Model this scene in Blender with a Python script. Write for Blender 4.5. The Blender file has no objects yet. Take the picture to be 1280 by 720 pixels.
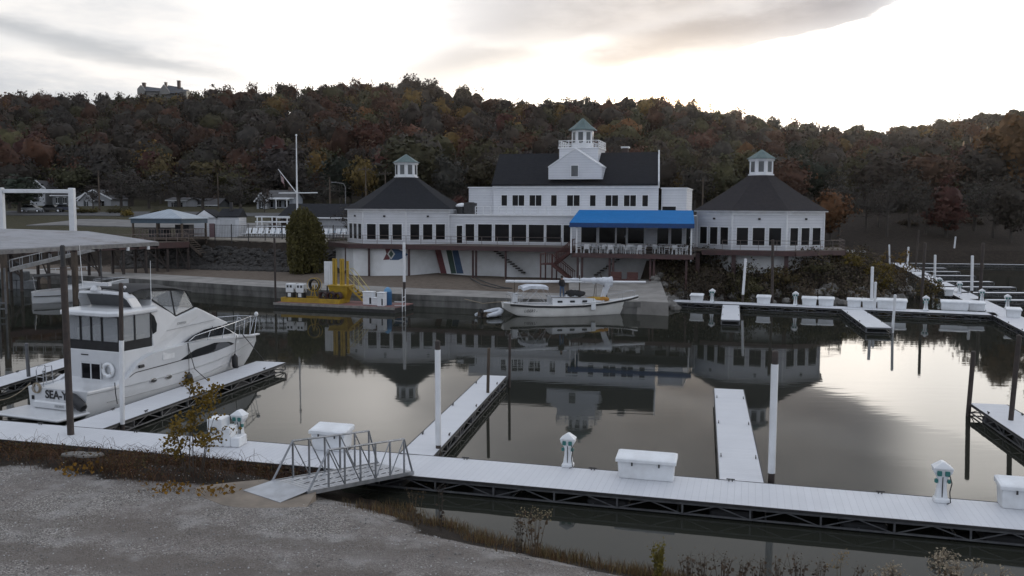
import bpy, bmesh, math, random
import numpy as np
from mathutils import Vector, Matrix
S = bpy.context.scene
COL = S.collection
R = math.radians
rnd = random.Random(7)
PI = math.pi
HAZE = 0.00005

# ------------------------------------------------------------------ camera
CAM_H, FPX, PITCH, ROLL = 9.0, 1100.0, R(5.04), R(0.3)
cam_d = bpy.data.cameras.new('camera'); cam = bpy.data.objects.new('camera', cam_d); COL.objects.link(cam)
cam_d.sensor_width = 36; cam_d.lens = FPX / 1280 * 36; cam_d.clip_start = 0.1; cam_d.clip_end = 6000
cam.matrix_world = Matrix.Translation((0, 0, CAM_H)) @ Matrix.Rotation(PI/2 - PITCH, 4, 'X') @ Matrix.Rotation(ROLL, 4, 'Z')
S.camera = cam
_fw = Vector((0, math.cos(PITCH), -math.sin(PITCH))); _r0 = Vector((1, 0, 0)); _u0 = Vector((0, math.sin(PITCH), math.cos(PITCH)))
_R = _r0*math.cos(ROLL) + _u0*math.sin(ROLL); _U = _u0*math.cos(ROLL) - _r0*math.sin(ROLL)
CAMP = Vector((0, 0, CAM_H))
def ray(px, py): return _fw + _R*((px-640)/FPX) - _U*((py-360)/FPX)
def P(px, py, z=0.0):
    d = ray(px, py); return CAMP + d*((z-CAM_H)/d.z)
def PY(px, py, Y):
    d = ray(px, py); return CAMP + d*(Y/d.y)
class Frame:
    """a horizontal frame: f = forward, l = left, az measured clockwise from +Y"""
    def __init__(s, x, y, az, z=0):
        a = R(az); s.o = Vector((x, y, z)); s.f = Vector((math.sin(a), math.cos(a), 0)); s.l = Vector((-math.cos(a), math.sin(a), 0))
        s.rz = PI/2 - a
    def plane(s, px, py, y):
        d = ray(px, py); t = (y - (CAMP-s.o).dot(s.l))/d.dot(s.l); p = CAMP + d*t - s.o
        return p.dot(s.f), p.z
    def planex(s, px, py, x):
        d = ray(px, py); t = (x - (CAMP-s.o).dot(s.f))/d.dot(s.f); p = CAMP + d*t - s.o
        return p.dot(s.l), p.z
    def loc(s, w): p = Vector(w)-s.o; return Vector((p.dot(s.f), p.dot(s.l), p.z))
    sx = 1.0
    def w(s, x, y, z=0): return s.o + s.f*(x*s.sx) + s.l*y + Vector((0, 0, z))

# ------------------------------------------------------------------ mesh builder
class MB:
    def __init__(s): s.v = []; s.f = []; s.m = []; s.mi = 0
    def add(s, vs, fs):
        o = len(s.v); s.v += [tuple(p) for p in vs]
        for f in fs: s.f.append([i+o for i in f]); s.m.append(s.mi)
        return s
    def poly(s, pts): return s.add(pts, [list(range(len(pts)))])
    def box(s, x0, x1, y0, y1, z0, z1):
        return s.add([(x0,y0,z0),(x1,y0,z0),(x1,y1,z0),(x0,y1,z0),(x0,y0,z1),(x1,y0,z1),(x1,y1,z1),(x0,y1,z1)],
                     [(0,3,2,1),(4,5,6,7),(0,1,5,4),(1,2,6,5),(2,3,7,6),(3,0,4,7)])
    def bevbox(s, x0, x1, y0, y1, z0, z1, b=.02, taper=0.0):
        t = taper
        rings = []
        for z, i, k in ((z0, b, 0), (z0+b, 0, 0), (z1-b, 0, t), (z1, b, t)):
            a0, a1, c0, c1 = x0+i+k, x1-i-k, y0+i+k, y1-i-k; bb = b
            rings.append([(a0+bb,c0,z),(a1-bb,c0,z),(a1,c0+bb,z),(a1,c1-bb,z),(a1-bb,c1,z),(a0+bb,c1,z),(a0,c1-bb,z),(a0,c0+bb,z)])
        return s.loft(rings)
    def loft(s, rings, caps=True, closed=True):
        n = len(rings[0]); vs = [p for r in rings for p in r]; fs = []
        for i in range(len(rings)-1):
            for j in range(n if closed else n-1):
                k = (j+1) % n; fs.append((i*n+j, i*n+k, (i+1)*n+k, (i+1)*n+j))
        if caps and closed:
            fs.append(list(range(n))[::-1]); fs.append([(len(rings)-1)*n+j for j in range(n)])
        return s.add(vs, fs)
    def bar(s, p, q, w, h=None):
        p, q = Vector(p), Vector(q); h = h or w; d = q-p
        if d.length < 1e-6: return s
        d.normalize(); up = Vector((0,0,1)) if abs(d.z) < .98 else Vector((1,0,0))
        a = d.cross(up).normalized(); b = a.cross(d).normalized(); a *= w/2; b *= h/2
        return s.loft([[p-a-b, p+a-b, p+a+b, p-a+b], [q-a-b, q+a-b, q+a+b, q-a+b]])
    def tube(s, pts, r, n=8, caps=True):
        pts = [Vector(p) for p in pts]; rs = r if isinstance(r, (list, tuple)) else [r]*len(pts); rings = []
        ref = None
        for i, p in enumerate(pts):
            d = (pts[min(i+1, len(pts)-1)] - pts[max(i-1, 0)]).normalized()
            if ref is None: ref = Vector((0,0,1)) if abs(d.z) < .9 else Vector((1,0,0))
            a = d.cross(ref).normalized(); b = a.cross(d).normalized()
            rings.append([p + (a*math.cos(2*PI*k/n) + b*math.sin(2*PI*k/n))*rs[i] for k in range(n)])
        return s.loft(rings, caps)
    def lathe(s, prof, n=12, c=(0,0,0), ph=0.0, sq=(1,1)):
        return s.loft([[(c[0]+r*sq[0]*math.cos(2*PI*k/n+ph), c[1]+r*sq[1]*math.sin(2*PI*k/n+ph), c[2]+z) for k in range(n)] for r, z in prof])
    def prism(s, poly, z0, z1):
        return s.loft([[(x,y,z0) for x,y in poly], [(x,y,z1) for x,y in poly]])
    def sideprism(s, poly, y0, y1):          # poly in (x,z)
        return s.loft([[(x,y0,z) for x,z in poly], [(x,y1,z) for x,z in poly]])
    def endprism(s, poly, x0, x1):           # poly in (y,z)
        return s.loft([[(x0,y,z) for y,z in poly], [(x1,y,z) for y,z in poly]])
    def ball(s, c, r, n=10, m=6, sq=(1,1,1)):
        pr = [(max(.02, math.sin(PI*i/m))*r, -math.cos(PI*i/m)*r) for i in range(m+1)]
        return s.loft([[(c[0]+q*sq[0]*math.cos(2*PI*k/n), c[1]+q*sq[1]*math.sin(2*PI*k/n), c[2]+z*sq[2]) for k in range(n)] for q, z in pr])
    def torus(s, c, Rr, r, axis='x', n=20, m=8):
        vs, fs = [], []
        for i in range(n):
            a = 2*PI*i/n
            for j in range(m):
                b = 2*PI*j/m; q = Rr + r*math.cos(b); h = r*math.sin(b)
                u, w = q*math.cos(a), q*math.sin(a)
                p = {'x': (h,u,w), 'y': (u,h,w), 'z': (u,w,h)}[axis]
                vs.append((c[0]+p[0], c[1]+p[1], c[2]+p[2]))
        for i in range(n):
            for j in range(m):
                fs.append((i*m+j, ((i+1)%n)*m+j, ((i+1)%n)*m+(j+1)%m, i*m+(j+1)%m))
        return s.add(vs, fs)
    def build(s, name, mat, parent=None, loc=None, rz=None, smooth=False, bevel=0, fix=True):
        me = bpy.data.meshes.new(name); me.from_pydata(s.v, [], s.f)
        mats = mat if isinstance(mat, (list, tuple)) else [mat]
        for m in mats: me.materials.append(m)
        if len(mats) > 1: me.polygons.foreach_set('material_index', s.m)
        if fix:
            bm = bmesh.new(); bm.from_mesh(me); bmesh.ops.recalc_face_normals(bm, faces=bm.faces); bm.to_mesh(me); bm.free()
        if smooth:
            me.polygons.foreach_set('use_smooth', [True]*len(me.polygons))
            try: me.set_sharp_from_angle(angle=R(40))
            except Exception: pass
        me.update()
        o = bpy.data.objects.new(name, me); COL.objects.link(o)
        if parent: o.parent = parent
        if loc is not None: o.location = loc
        if rz is not None: o.rotation_euler.z = rz
        if bevel:
            b = o.modifiers.new('bevel', 'BEVEL'); b.width = bevel; b.segments = 2; b.limit_method = 'ANGLE'; b.angle_limit = R(40)
        return o
def tag(o, label=None, cat=None, group=None, kind=None):
    if label: o['label'] = label
    if cat: o['category'] = cat
    if group: o['group'] = group
    if kind: o['kind'] = kind
    return o
def thing(name, label, cat, loc=(0,0,0), rz=0.0, group=None):
    o = bpy.data.objects.new(name, None); COL.objects.link(o); o.empty_display_size = .3
    o.location = loc; o.rotation_euler = (0,0,rz); return tag(o, label, cat, group)
def kids(o): return [c for c in bpy.data.objects if c.parent == o]
def copy_tree(o, parent=None, ch=None):
    if ch is None:
        ch = {}
        for c in bpy.data.objects:
            if c.parent: ch.setdefault(c.parent.name, []).append(c)
    c = o.copy(); COL.objects.link(c); c.parent = parent
    for k in ch.get(o.name, []): copy_tree(k, c, ch)
    return c
def copy_thing(o, loc, rz=0.0, label=None, group=None, scale=None):
    c = copy_tree(o); c.location = loc; c.rotation_euler = (0,0,rz)
    if label: c['label'] = label
    if group: c['group'] = group
    if scale: c.scale = scale
    return c

# ------------------------------------------------------------------ materials
def newmat(name):
    m = bpy.data.materials.new(name); m.use_nodes = True; nt = m.node_tree
    return m, nt, nt.nodes['Principled BSDF']
def noise_node(nt, scale, detail=5, rough=.6, coord='Object', vec=None):
    n = nt.nodes.new('ShaderNodeTexNoise'); n.inputs['Scale'].default_value = scale; n.inputs['Detail'].default_value = detail; n.inputs['Roughness'].default_value = rough
    if vec is None:
        t = nt.nodes.new('ShaderNodeTexCoord'); vec = t.outputs[coord]
    nt.links.new(vec, n.inputs['Vector']); return n
def ramp(nt, fac, stops):
    r = nt.nodes.new('ShaderNodeValToRGB'); e = r.color_ramp.elements
    while len(e) < len(stops): e.new(.5)
    for i, (p, c) in enumerate(stops): e[i].position = p; e[i].color = (*c, 1) if len(c) == 3 else c
    nt.links.new(fac, r.inputs['Fac']); return r
def mix(nt, fac, a, b, mode='MIX'):
    m = nt.nodes.new('ShaderNodeMix'); m.data_type = 'RGBA'; m.blend_type = mode
    for sock, v in ((m.inputs[0], fac), (m.inputs[6], a), (m.inputs[7], b)):
        if hasattr(v, 'links'): nt.links.new(v, sock)
        else: sock.default_value = v if not isinstance(v, tuple) or len(v) == 4 else (*v, 1)
    return m.outputs[2]
def mth(nt, op, a, b=None, c=None, clamp=False):
    n = nt.nodes.new('ShaderNodeMath'); n.operation = op; n.use_clamp = clamp
    for i, v in enumerate((a, b, c)):
        if v is None: continue
        if hasattr(v, 'links'): nt.links.new(v, n.inputs[i])
        else: n.inputs[i].default_value = v
    return n.outputs[0]
def M(name, c, c2=None, scale=3.0, rough=.6, metal=0.0, bump=0.0, bscale=None, lo=.35, hi=.65, detail=5, coord='Object', spec=None, stretch=None):
    m, nt, b = newmat(name)
    c2 = c2 or tuple(x*.82 for x in c)
    t = nt.nodes.new('ShaderNodeTexCoord'); vec = t.outputs[coord]
    if stretch:
        mp = nt.nodes.new('ShaderNodeMapping'); mp.inputs['Scale'].default_value = stretch; nt.links.new(vec, mp.inputs['Vector']); vec = mp.outputs[0]
    n = noise_node(nt, scale, detail, vec=vec); r = ramp(nt, n.outputs['Fac'], [(lo, c2), (hi, c)])
    nt.links.new(r.outputs['Color'], b.inputs['Base Color'])
    b.inputs['Roughness'].default_value = rough; b.inputs['Metallic'].default_value = metal
    if spec is not None: b.inputs['Specular IOR Level'].default_value = spec
    if bump:
        n2 = noise_node(nt, bscale or scale*4, 4, vec=vec); bp = nt.nodes.new('ShaderNodeBump'); bp.inputs['Strength'].default_value = bump; bp.inputs['Distance'].default_value = .02
        nt.links.new(n2.outputs['Fac'], bp.inputs['Height']); nt.links.new(bp.outputs[0], b.inputs['Normal'])
    return m
def lined(name, c, c2, axis, period, width=.08, lc=None, rough=.6, dirt=.15, bump=.5, dscale=.6):
    """paint with fine joints every `period` metres along an object axis (siding, planks, seams), real grooves through bump"""
    m, nt, b = newmat(name)
    t = nt.nodes.new('ShaderNodeTexCoord'); sx = nt.nodes.new('ShaderNodeSeparateXYZ'); nt.links.new(t.outputs['Object'], sx.inputs[0])
    fr = mth(nt, 'FRACT', mth(nt, 'DIVIDE', sx.outputs['XYZ'.index(axis)], period))
    ln = mth(nt, 'LESS_THAN', fr, width)
    n = noise_node(nt, dscale, 6, .65); base = ramp(nt, n.outputs['Fac'], [(.3, c2), (.62, c)]).outputs['Color']
    n3 = noise_node(nt, 9, 4, .7); base = mix(nt, mth(nt, 'MULTIPLY', n3.outputs['Fac'], dirt), base, tuple(x*.55 for x in c))
    cell = mth(nt, 'FLOOR', mth(nt, 'DIVIDE', sx.outputs['XYZ'.index(axis)], period))
    wn = nt.nodes.new('ShaderNodeTexWhiteNoise'); wn.noise_dimensions = '1D'; nt.links.new(cell, wn.inputs['W'])
    base = mix(nt, mth(nt, 'MULTIPLY', wn.outputs['Value'], .12), base, tuple(x*.6 for x in c))
    col = mix(nt, ln, base, lc or tuple(x*.45 for x in c))
    nt.links.new(col, b.inputs['Base Color']); b.inputs['Roughness'].default_value = rough
    if bump:
        bp = nt.nodes.new('ShaderNodeBump'); bp.inputs['Strength'].default_value = bump; bp.inputs['Distance'].default_value = .02
        nt.links.new(mth(nt, 'SUBTRACT', 1.0, ln), bp.inputs['Height']); nt.links.new(bp.outputs[0], b.inputs['Normal'])
    return m
def leafmat(name, attr=False):
    m, nt, b = newmat(name)
    if attr:
        a = nt.nodes.new('ShaderNodeAttribute'); a.attribute_name = 'tint'; c = a.outputs['Color']
    else:
        a = nt.nodes.new('ShaderNodeObjectInfo'); c = a.outputs['Color']
    n = noise_node(nt, .55, 3, coord='Object'); 
    c = mix(nt, 1.0, c, ramp(nt, n.outputs['Fac'], [(.35, (.72,.72,.74)), (.65, (1.2,1.18,1.12))]).outputs['Color'], 'MULTIPLY')
    wv = nt.nodes.new('ShaderNodeTexWhiteNoise'); g = nt.nodes.new('ShaderNodeNewGeometry')
    c2 = mix(nt, 1.0, c, ramp(nt, g.outputs['Random Per Island'], [(0, (.78,.79,.82)), (1, (1.22,1.18,1.12))]).outputs['Color'], 'MULTIPLY')
    nt.nodes.remove(wv)
    nt.links.new(c2, b.inputs['Base Color']); b.inputs['Roughness'].default_value = .75; b.inputs['Specular IOR Level'].default_value = .2
    tr = nt.nodes.new('ShaderNodeBsdfTranslucent'); nt.links.new(c2, tr.inputs['Color'])
    ms = nt.nodes.new('ShaderNodeMixShader'); ms.inputs[0].default_value = .25
    out = nt.nodes['Material Output']; nt.links.new(b.outputs[0], ms.inputs[1]); nt.links.new(tr.outputs[0], ms.inputs[2]); nt.links.new(ms.outputs[0], out.inputs['Surface'])
    return m
def glassy(name, c, rough=.05, alpha=1.0, spec=.5):
    m, nt, b = newmat(name); b.inputs['Base Color'].default_value = (*c, 1); b.inputs['Roughness'].default_value = rough; b.inputs['Alpha'].default_value = alpha
    b.inputs['Specular IOR Level'].default_value = spec
    return m

W_PAINT = M('white_paint', (.72,.73,.75), (.60,.61,.62), 1.2, .45)
W_GEL = M('white_gelcoat', (.60,.61,.625), (.53,.54,.555), .7, .22)
W_PLASTIC = M('white_plastic', (.74,.76,.78), (.62,.63,.64), 1.6, .4, bump=.05)
DECKW = lined('dock_planks', (.61,.62,.645), (.55,.56,.59), 'X', .205, .05, lc=(.42,.43,.455), rough=.6, dirt=.24, bump=.4, dscale=.5)
SIDING = lined('white_siding', (.64,.65,.68), (.55,.56,.59), 'Z', .3, .1, lc=(.40,.41,.44), rough=.6, dirt=.16, bump=.5, dscale=.35)
WALLW = M('painted_block', (.66,.67,.68), (.48,.48,.47), .35, .7, bump=.15, bscale=3, lo=.3, hi=.6)
GALV = M('galvanised_steel', (.17,.175,.18), (.10,.10,.11), 3, .5, .6)
ALU = M('aluminium', (.30,.31,.33), (.19,.20,.21), 3, .45, .7)
ALUP = M('aluminium_plate', (.40,.42,.45), (.30,.31,.33), 2.2, .45, .5)
BLACKP = M('black_plastic', (.018,.018,.02), (.010,.010,.011), 5, .5)
FLOATM = M('float_drum', (.016,.017,.019), (.007,.007,.008), 3, .6)
RUST = M('rusty_steel', (.055,.040,.034), (.030,.024,.022), 4, .75, bump=.3)
STEELD = M('dark_steel', (.045,.045,.047), (.028,.026,.025), 4, .6, .3)
SHINGLE = M('dark_shingles', (.024,.025,.029), (.016,.017,.020), 2.5, .9, bump=.4, bscale=9, stretch=(1,1,3), spec=.12)
SHINGLEB = M('brown_shingles', (.036,.033,.035), (.026,.024,.026), 2.5, .9, bump=.4, bscale=9, spec=.12)
COPPER = M('green_copper', (.085,.13,.128), (.055,.09,.09), 2, .6)
GLASSD = glassy('dark_window_glass', (.008,.008,.009), .08, spec=.12)
GLASSL = M('light_window_glass', (.10,.11,.115), (.05,.055,.06), .8, .08)
REDWOOD = M('red_stained_wood', (.095,.034,.029), (.055,.023,.020), 2.5, .75, bump=.2, stretch=(1,1,4))
REDSTEEL = M('red_painted_steel', (.060,.025,.024), (.038,.019,.019), 2, .6)
TIMBER = M('old_timber', (.10,.075,.055), (.045,.035,.028), 3, .85, bump=.3, stretch=(1,1,.3))
BLUEC = M('blue_awning_cloth', (.010,.145,.39), (.007,.125,.34), 1.5, .8, spec=.1)
NAVYC = M('navy_valance_cloth', (.010,.05,.17), (.008,.04,.13), 2, .75)
CANVAS = M('black_canvas', (.016,.016,.018), (.009,.009,.010), 4, .8, bump=.2)
CLOTHW = M('white_sailcloth', (.66,.68,.72), (.50,.52,.56), 3, .8, bump=.3)
CONC = M('old_concrete', (.27,.255,.235), (.15,.14,.13), .6, .85, bump=.35, bscale=8, lo=.3, hi=.68, detail=8)
CONCD = M('stained_concrete', (.17,.165,.155), (.06,.058,.054), .9, .85, bump=.4, bscale=6, detail=8, stretch=(1,1,.35))
YELLOW = M('yellow_paint', (.42,.27,.020), (.30,.19,.02), 2, .5)
CHROME = M('stainless_steel', (.55,.56,.58), (.42,.43,.45), 4, .25, .9)
ROPE = M('rope', (.32,.27,.20), (.22,.18,.13), 20, .9)
ROPED = M('dark_rope', (.05,.05,.05), (.03,.03,.03), 20, .9)
CLEAR = glassy('clear_vinyl', (.42,.44,.46), .08, .42)
TINT = glassy('smoked_glass', (.02,.022,.025), .05)
TEALP = M('teal_plastic', (.03,.16,.15), (.02,.11,.10), 5, .5)
BRICK = M('dark_brick', (.09,.06,.05), (.05,.038,.035), 6, .85)
BARK = M('bark', (.06,.05,.042), (.03,.026,.023), 4, .9, bump=.4, stretch=(1,1,.2))
LEAF = leafmat('leaves'); LEAFS = leafmat('forest_leaves', True)
# ------------------------------------------------------------------ world, sun, view
SUN_AZ, SUN_EL = 10.7, 6.6
w = bpy.data.worlds.new('World'); S.world = w; w.use_nodes = True
nt = w.node_tree; bg = nt.nodes['Background']
sky = nt.nodes.new('ShaderNodeTexSky'); sky.sky_type = 'NISHITA'; sky.sun_disc = False
sky.sun_elevation = R(SUN_EL); sky.sun_rotation = R(SUN_AZ); sky.air_density = 1.0; sky.dust_density = 2.0
tc = nt.nodes.new('ShaderNodeTexCoord'); nrm = nt.nodes.new('ShaderNodeVectorMath'); nrm.operation = 'NORMALIZE'
nt.links.new(tc.outputs['Generated'], nrm.inputs[0])
sp = nt.nodes.new('ShaderNodeSeparateXYZ'); nt.links.new(nrm.outputs[0], sp.inputs[0])
dx, dy, dz = sp.outputs
# cloud sheet seen in perspective: direction projected on a high layer
hz = mth(nt, 'ADD', mth(nt, 'MAXIMUM', dz, 0.0), .10)
cx = mth(nt, 'DIVIDE', dx, hz); cy = mth(nt, 'DIVIDE', dy, hz)
cv = nt.nodes.new('ShaderNodeCombineXYZ'); nt.links.new(mth(nt, 'MULTIPLY', cx, .55), cv.inputs[0]); nt.links.new(cy, cv.inputs[1])
n1 = nt.nodes.new('ShaderNodeTexNoise'); n1.inputs['Scale'].default_value = .9; n1.inputs['Detail'].default_value = 8; n1.inputs['Roughness'].default_value = .55; n1.inputs['Distortion'].default_value = .5
nt.links.new(cv.outputs[0], n1.inputs['Vector'])
n2 = nt.nodes.new('ShaderNodeTexNoise'); n2.inputs['Scale'].default_value = 5.0; n2.inputs['Detail'].default_value = 7; n2.inputs['Roughness'].default_value = .6
cv2 = nt.nodes.new('ShaderNodeCombineXYZ'); nt.links.new(mth(nt, 'MULTIPLY', cx, .5), cv2.inputs[0]); nt.links.new(mth(nt, 'MULTIPLY', cy, .45), cv2.inputs[1]); nt.links.new(cv2.outputs[0], n2.inputs['Vector'])
# slopes of the direction ahead
yy = mth(nt, 'MAXIMUM', dy, .08)
wob = mth(nt, 'MULTIPLY', mth(nt, 'SUBTRACT', n1.outputs['Fac'], .5), .10)
wob2 = mth(nt, 'MULTIPLY', mth(nt, 'SUBTRACT', n2.outputs['Fac'], .5), .08)
A = mth(nt, 'DIVIDE', dx, yy)
E = mth(nt, 'ADD', mth(nt, 'DIVIDE', dz, yy), mth(nt, 'ADD', mth(nt, 'MULTIPLY', wob, .5), mth(nt, 'MULTIPLY', wob2, .45)))
front = mth(nt, 'MULTIPLY', mth(nt, 'GREATER_THAN', dy, .08), 1.0)
def smooth(v, a, b):
    n = nt.nodes.new('ShaderNodeMapRange'); n.interpolation_type = 'SMOOTHSTEP'; nt.links.new(v, n.inputs['Value'])
    n.inputs['From Min'].default_value = a; n.inputs['From Max'].default_value = b; n.inputs['To Min'].default_value = 0; n.inputs['To Max'].default_value = 1
    return n.outputs['Result']
def band(line_a, line_e, slope, half, soft):
    d = mth(nt, 'ABSOLUTE', mth(nt, 'SUBTRACT', mth(nt, 'SUBTRACT', E, line_e), mth(nt, 'MULTIPLY', mth(nt, 'SUBTRACT', A, line_a), slope)))
    return mth(nt, 'SUBTRACT', 1.0, smooth(d, half-soft, half+soft))
def spot(a, e, ra, re):
    q = mth(nt, 'ADD', mth(nt, 'POWER', mth(nt, 'DIVIDE', mth(nt, 'SUBTRACT', A, a), ra), 2.0), mth(nt, 'POWER', mth(nt, 'DIVIDE', mth(nt, 'SUBTRACT', E, e), re), 2.0))
    return mth(nt, 'POWER', 2.718, mth(nt, 'MULTIPLY', q, -1.0))
K = 10.0   # the Background runs at strength .1
def col(c): return tuple(x*K for x in c)
# base cloud deck: grey ahead, brighter and even overhead and behind
dk = ramp(nt, n1.outputs['Fac'], [(.32, col((.42,.45,.51))), (.52, col((.64,.67,.73))), (.72, col((.92,.94,.98)))]).outputs['Color']
zen = mth(nt, 'MAXIMUM', smooth(dz, .34, .62), mth(nt, 'SUBTRACT', 1.0, smooth(dy, -.35, .05)))
deck = mix(nt, zen, dk, mix(nt, .55, dk, col((.84,.93,1.10))))
tow = nt.nodes.new('ShaderNodeVectorMath'); tow.operation = 'DOT_PRODUCT'; nt.links.new(nrm.outputs[0], tow.inputs[0])
tow.inputs[1].default_value = (math.sin(R(SUN_AZ))*math.cos(R(SUN_EL)), math.cos(R(SUN_AZ))*math.cos(R(SUN_EL)), math.sin(R(SUN_EL)))
g1 = smooth(tow.outputs['Value'], .72, .99)
c = mix(nt, mth(nt, 'MULTIPLY', g1, .45), deck, col((.92,.93,.96)))
def lay(mask, k, colr):
    global c
    c = mix(nt, mth(nt, 'MULTIPLY', mth(nt, 'MULTIPLY', mask, front), k), c, colr)
inv = lambda v: mth(nt, 'SUBTRACT', 1.0, v)
mul = lambda a, b_: mth(nt, 'MULTIPLY', a, b_)
lown = inv(smooth(E, .30, .40))
AW = mth(nt, 'ADD', mth(nt, 'ADD', A, mul(mth(nt, 'SUBTRACT', n2.outputs['Fac'], .5), .28)), mul(mth(nt, 'SUBTRACT', E, .2), -.7))
# pale veil on the left
lay(mul(inv(smooth(AW, -.30, .02)), lown), .85, mix(nt, smooth(n2.outputs['Fac'], .3, .7), col((.84,.84,.85)), col((1.10,1.06,1.02))))
# long oblique cloud edge on the left and the bluer strip under it
LW = inv(smooth(A, -.32, -.20))
lay(mul(band(-.58, .207, -.235, .008, .009), LW), .62, col((.42,.45,.49)))
lay(mul(band(-.58, .186, -.225, .005, .008), LW), .45, col((1.1,1.07,1.03)))
lay(mul(inv(smooth(mth(nt, 'ADD', E, mul(mth(nt, 'ADD', A, .58), .12)), .130, .165)), inv(smooth(A, -.42, -.26))), .6, col((.50,.54,.60)))
# bright breaks
lay(spot(-.16, .23, .13, .09), .66, col((2.3,2.2,2.1)))
lay(spot(-.155, .225, .05, .06), .5, col((2.8,2.7,2.6)))
lay(spot(-.10, .14, .22, .030), .55, col((1.25,1.2,1.15)))
lay(spot(.20, .125, .30, .030), .97, col((4.6,4.3,3.9)))
lay(mul(inv(smooth(mth(nt, 'SUBTRACT', E, mul(mth(nt, 'SUBTRACT', A, .15), .30)), .138, .152)), smooth(A, .08, .22)), .97, col((4.4,4.15,3.85)))
lay(mul(smooth(A, .40, .50), lown), .8, col((3.2,3.1,2.95)))
# grey cloud over the top centre and right, with the dark streak at its lower edge
TW = mul(smooth(AW, -.20, .04), inv(smooth(A, .38, .52)))
lay(mul(mul(smooth(mth(nt, 'SUBTRACT', E, mul(A, .24)), .165, .185), TW), lown), .92, mix(nt, smooth(n2.outputs['Fac'], .3, .7), col((.42,.43,.47)), col((.68,.68,.71))))
lay(mul(band(.10, .173, .235, .021, .018), mul(smooth(A, .03, .12), inv(smooth(A, .36, .48)))), .95, mix(nt, smooth(n2.outputs['Fac'], .3, .7), col((.26,.28,.34)), col((.46,.47,.52))))
lay(spot(.03, .186, .09, .010), .75, col((1.5,1.45,1.4)))
lay(mul(band(-.01, .172, .34, .024, .020), mul(smooth(AW, -.22, -.06), inv(smooth(A, .0, .10)))), .8, mix(nt, smooth(n2.outputs['Fac'], .3, .7), col((.60,.60,.62)), col((.80,.79,.79))))
lay(spot(.187, .118, .085, .026), .75, col((2.6,1.75,.92)))
lay(mul(spot(.22, .12, .30, .05), inv(spot(.187, .118, .085, .026))), .35, col((1.6,1.35,1.05)))
# sky through the thin cloud
tot = mix(nt, .965, sky.outputs['Color'], c)
nt.links.new(tot, bg.inputs['Color']); bg.inputs['Strength'].default_value = .1

sd = bpy.data.lights.new('sun', 'SUN'); sd.energy = 2.0; sd.angle = R(2.0); sd.color = (1, .86, .68)
so = bpy.data.objects.new('sun', sd); COL.objects.link(so)
sv = Vector((math.sin(R(SUN_AZ))*math.cos(R(SUN_EL)), math.cos(R(SUN_AZ))*math.cos(R(SUN_EL)), math.sin(R(SUN_EL))))
so.rotation_euler = sv.to_track_quat('Z', 'Y').to_euler(); so.location = (0, 0, 200)
S.view_settings.view_transform = 'Standard'; S.view_settings.look = 'None'; S.view_settings.gamma = 1; S.view_settings.exposure = 0
S.cycles.max_bounces = 6; S.cycles.diffuse_bounces = 2; S.cycles.glossy_bounces = 3; S.cycles.transparent_max_bounces = 8; S.cycles.transmission_bounces = 2
S.cycles.caustics_reflective = False; S.cycles.caustics_refractive = False
S.cycles.use_denoising = True

# ------------------------------------------------------------------ ground
def sdist(X, Y, pts, closed=False):
    """unsigned distance and side (left of the direction = +) to a polyline"""
    best = np.full(X.shape, 1e9); side = np.ones(X.shape)
    for (x0, y0), (x1, y1) in zip(pts[:-1], pts[1:]):
        ex, ey = x1-x0, y1-y0; L = ex*ex+ey*ey
        t = np.clip(((X-x0)*ex+(Y-y0)*ey)/L, 0, 1); px, py = x0+t*ex, y0+t*ey
        d = np.hypot(X-px, Y-py); cr = ex*(Y-y0)-ey*(X-x0)
        m = d < best-1e-9; best = np.where(m, d, best); side = np.where(m, np.sign(cr), side)
    return best*side
def sst(x, a, b):
    t = np.clip((x-a)/(b-a), 0, 1); return t*t*(3-2*t)
_nr = np.random.RandomState(3)
_lat = _nr.rand(256, 256)
def vnoise(x, y):
    xi, yi = np.floor(x).astype(int), np.floor(y).astype(int); fx, fy = x-xi, y-yi
    fx = fx*fx*(3-2*fx); fy = fy*fy*(3-2*fy); g = lambda a, b: _lat[a % 256, b % 256]
    return (g(xi,yi)*(1-fx)+g(xi+1,yi)*fx)*(1-fy)+(g(xi,yi+1)*(1-fx)+g(xi+1,yi+1)*fx)*fy - .5
def fbm(x, y, s): return vnoise(x/s, y/s) + .5*vnoise(x/s*2.1+7, y/s*2.1+3) + .25*vnoise(x/s*4.3+1, y/s*4.3+9)
NEAR = [tuple(P(a, b, 0)[:2]) for a, b in ((-260,548),(0,566),(300,588),(400,604),(500,634),(560,655),(640,682),(760,706),(860,726),(1000,742),(1280,775),(1600,810))]
SEAW = [(-46.7,101.4),(-33.5,94.2),(-26.35,90.2),(-10.55,82.6),(0,79.0),(13.36,76.0)]
FAR = [(-300,150),(-120,124),(-70,108)] + SEAW + [(14.6,80.5),(15.6,86),(20,88.6),(26,87.2),(32,85.5),(37,88),(42,94),(46,101),(46,110),(44,125),(43,148),(60,156),(120,160),(400,170)]
RIDGE = [(-700,118),(-200,116),(0,116),(100,116),(200,116),(245,112),(300,107),(350,106),(400,102),(450,100),(500,97),(530,101),(560,111),(600,113),(650,121),(690,119),(720,121),(800,117),(850,121),(900,131),(940,142),(1000,151),(1050,157),(1100,157),(1150,150),(1200,140),(1240,130),(1280,124),(1500,120),(2000,115)]
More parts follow.
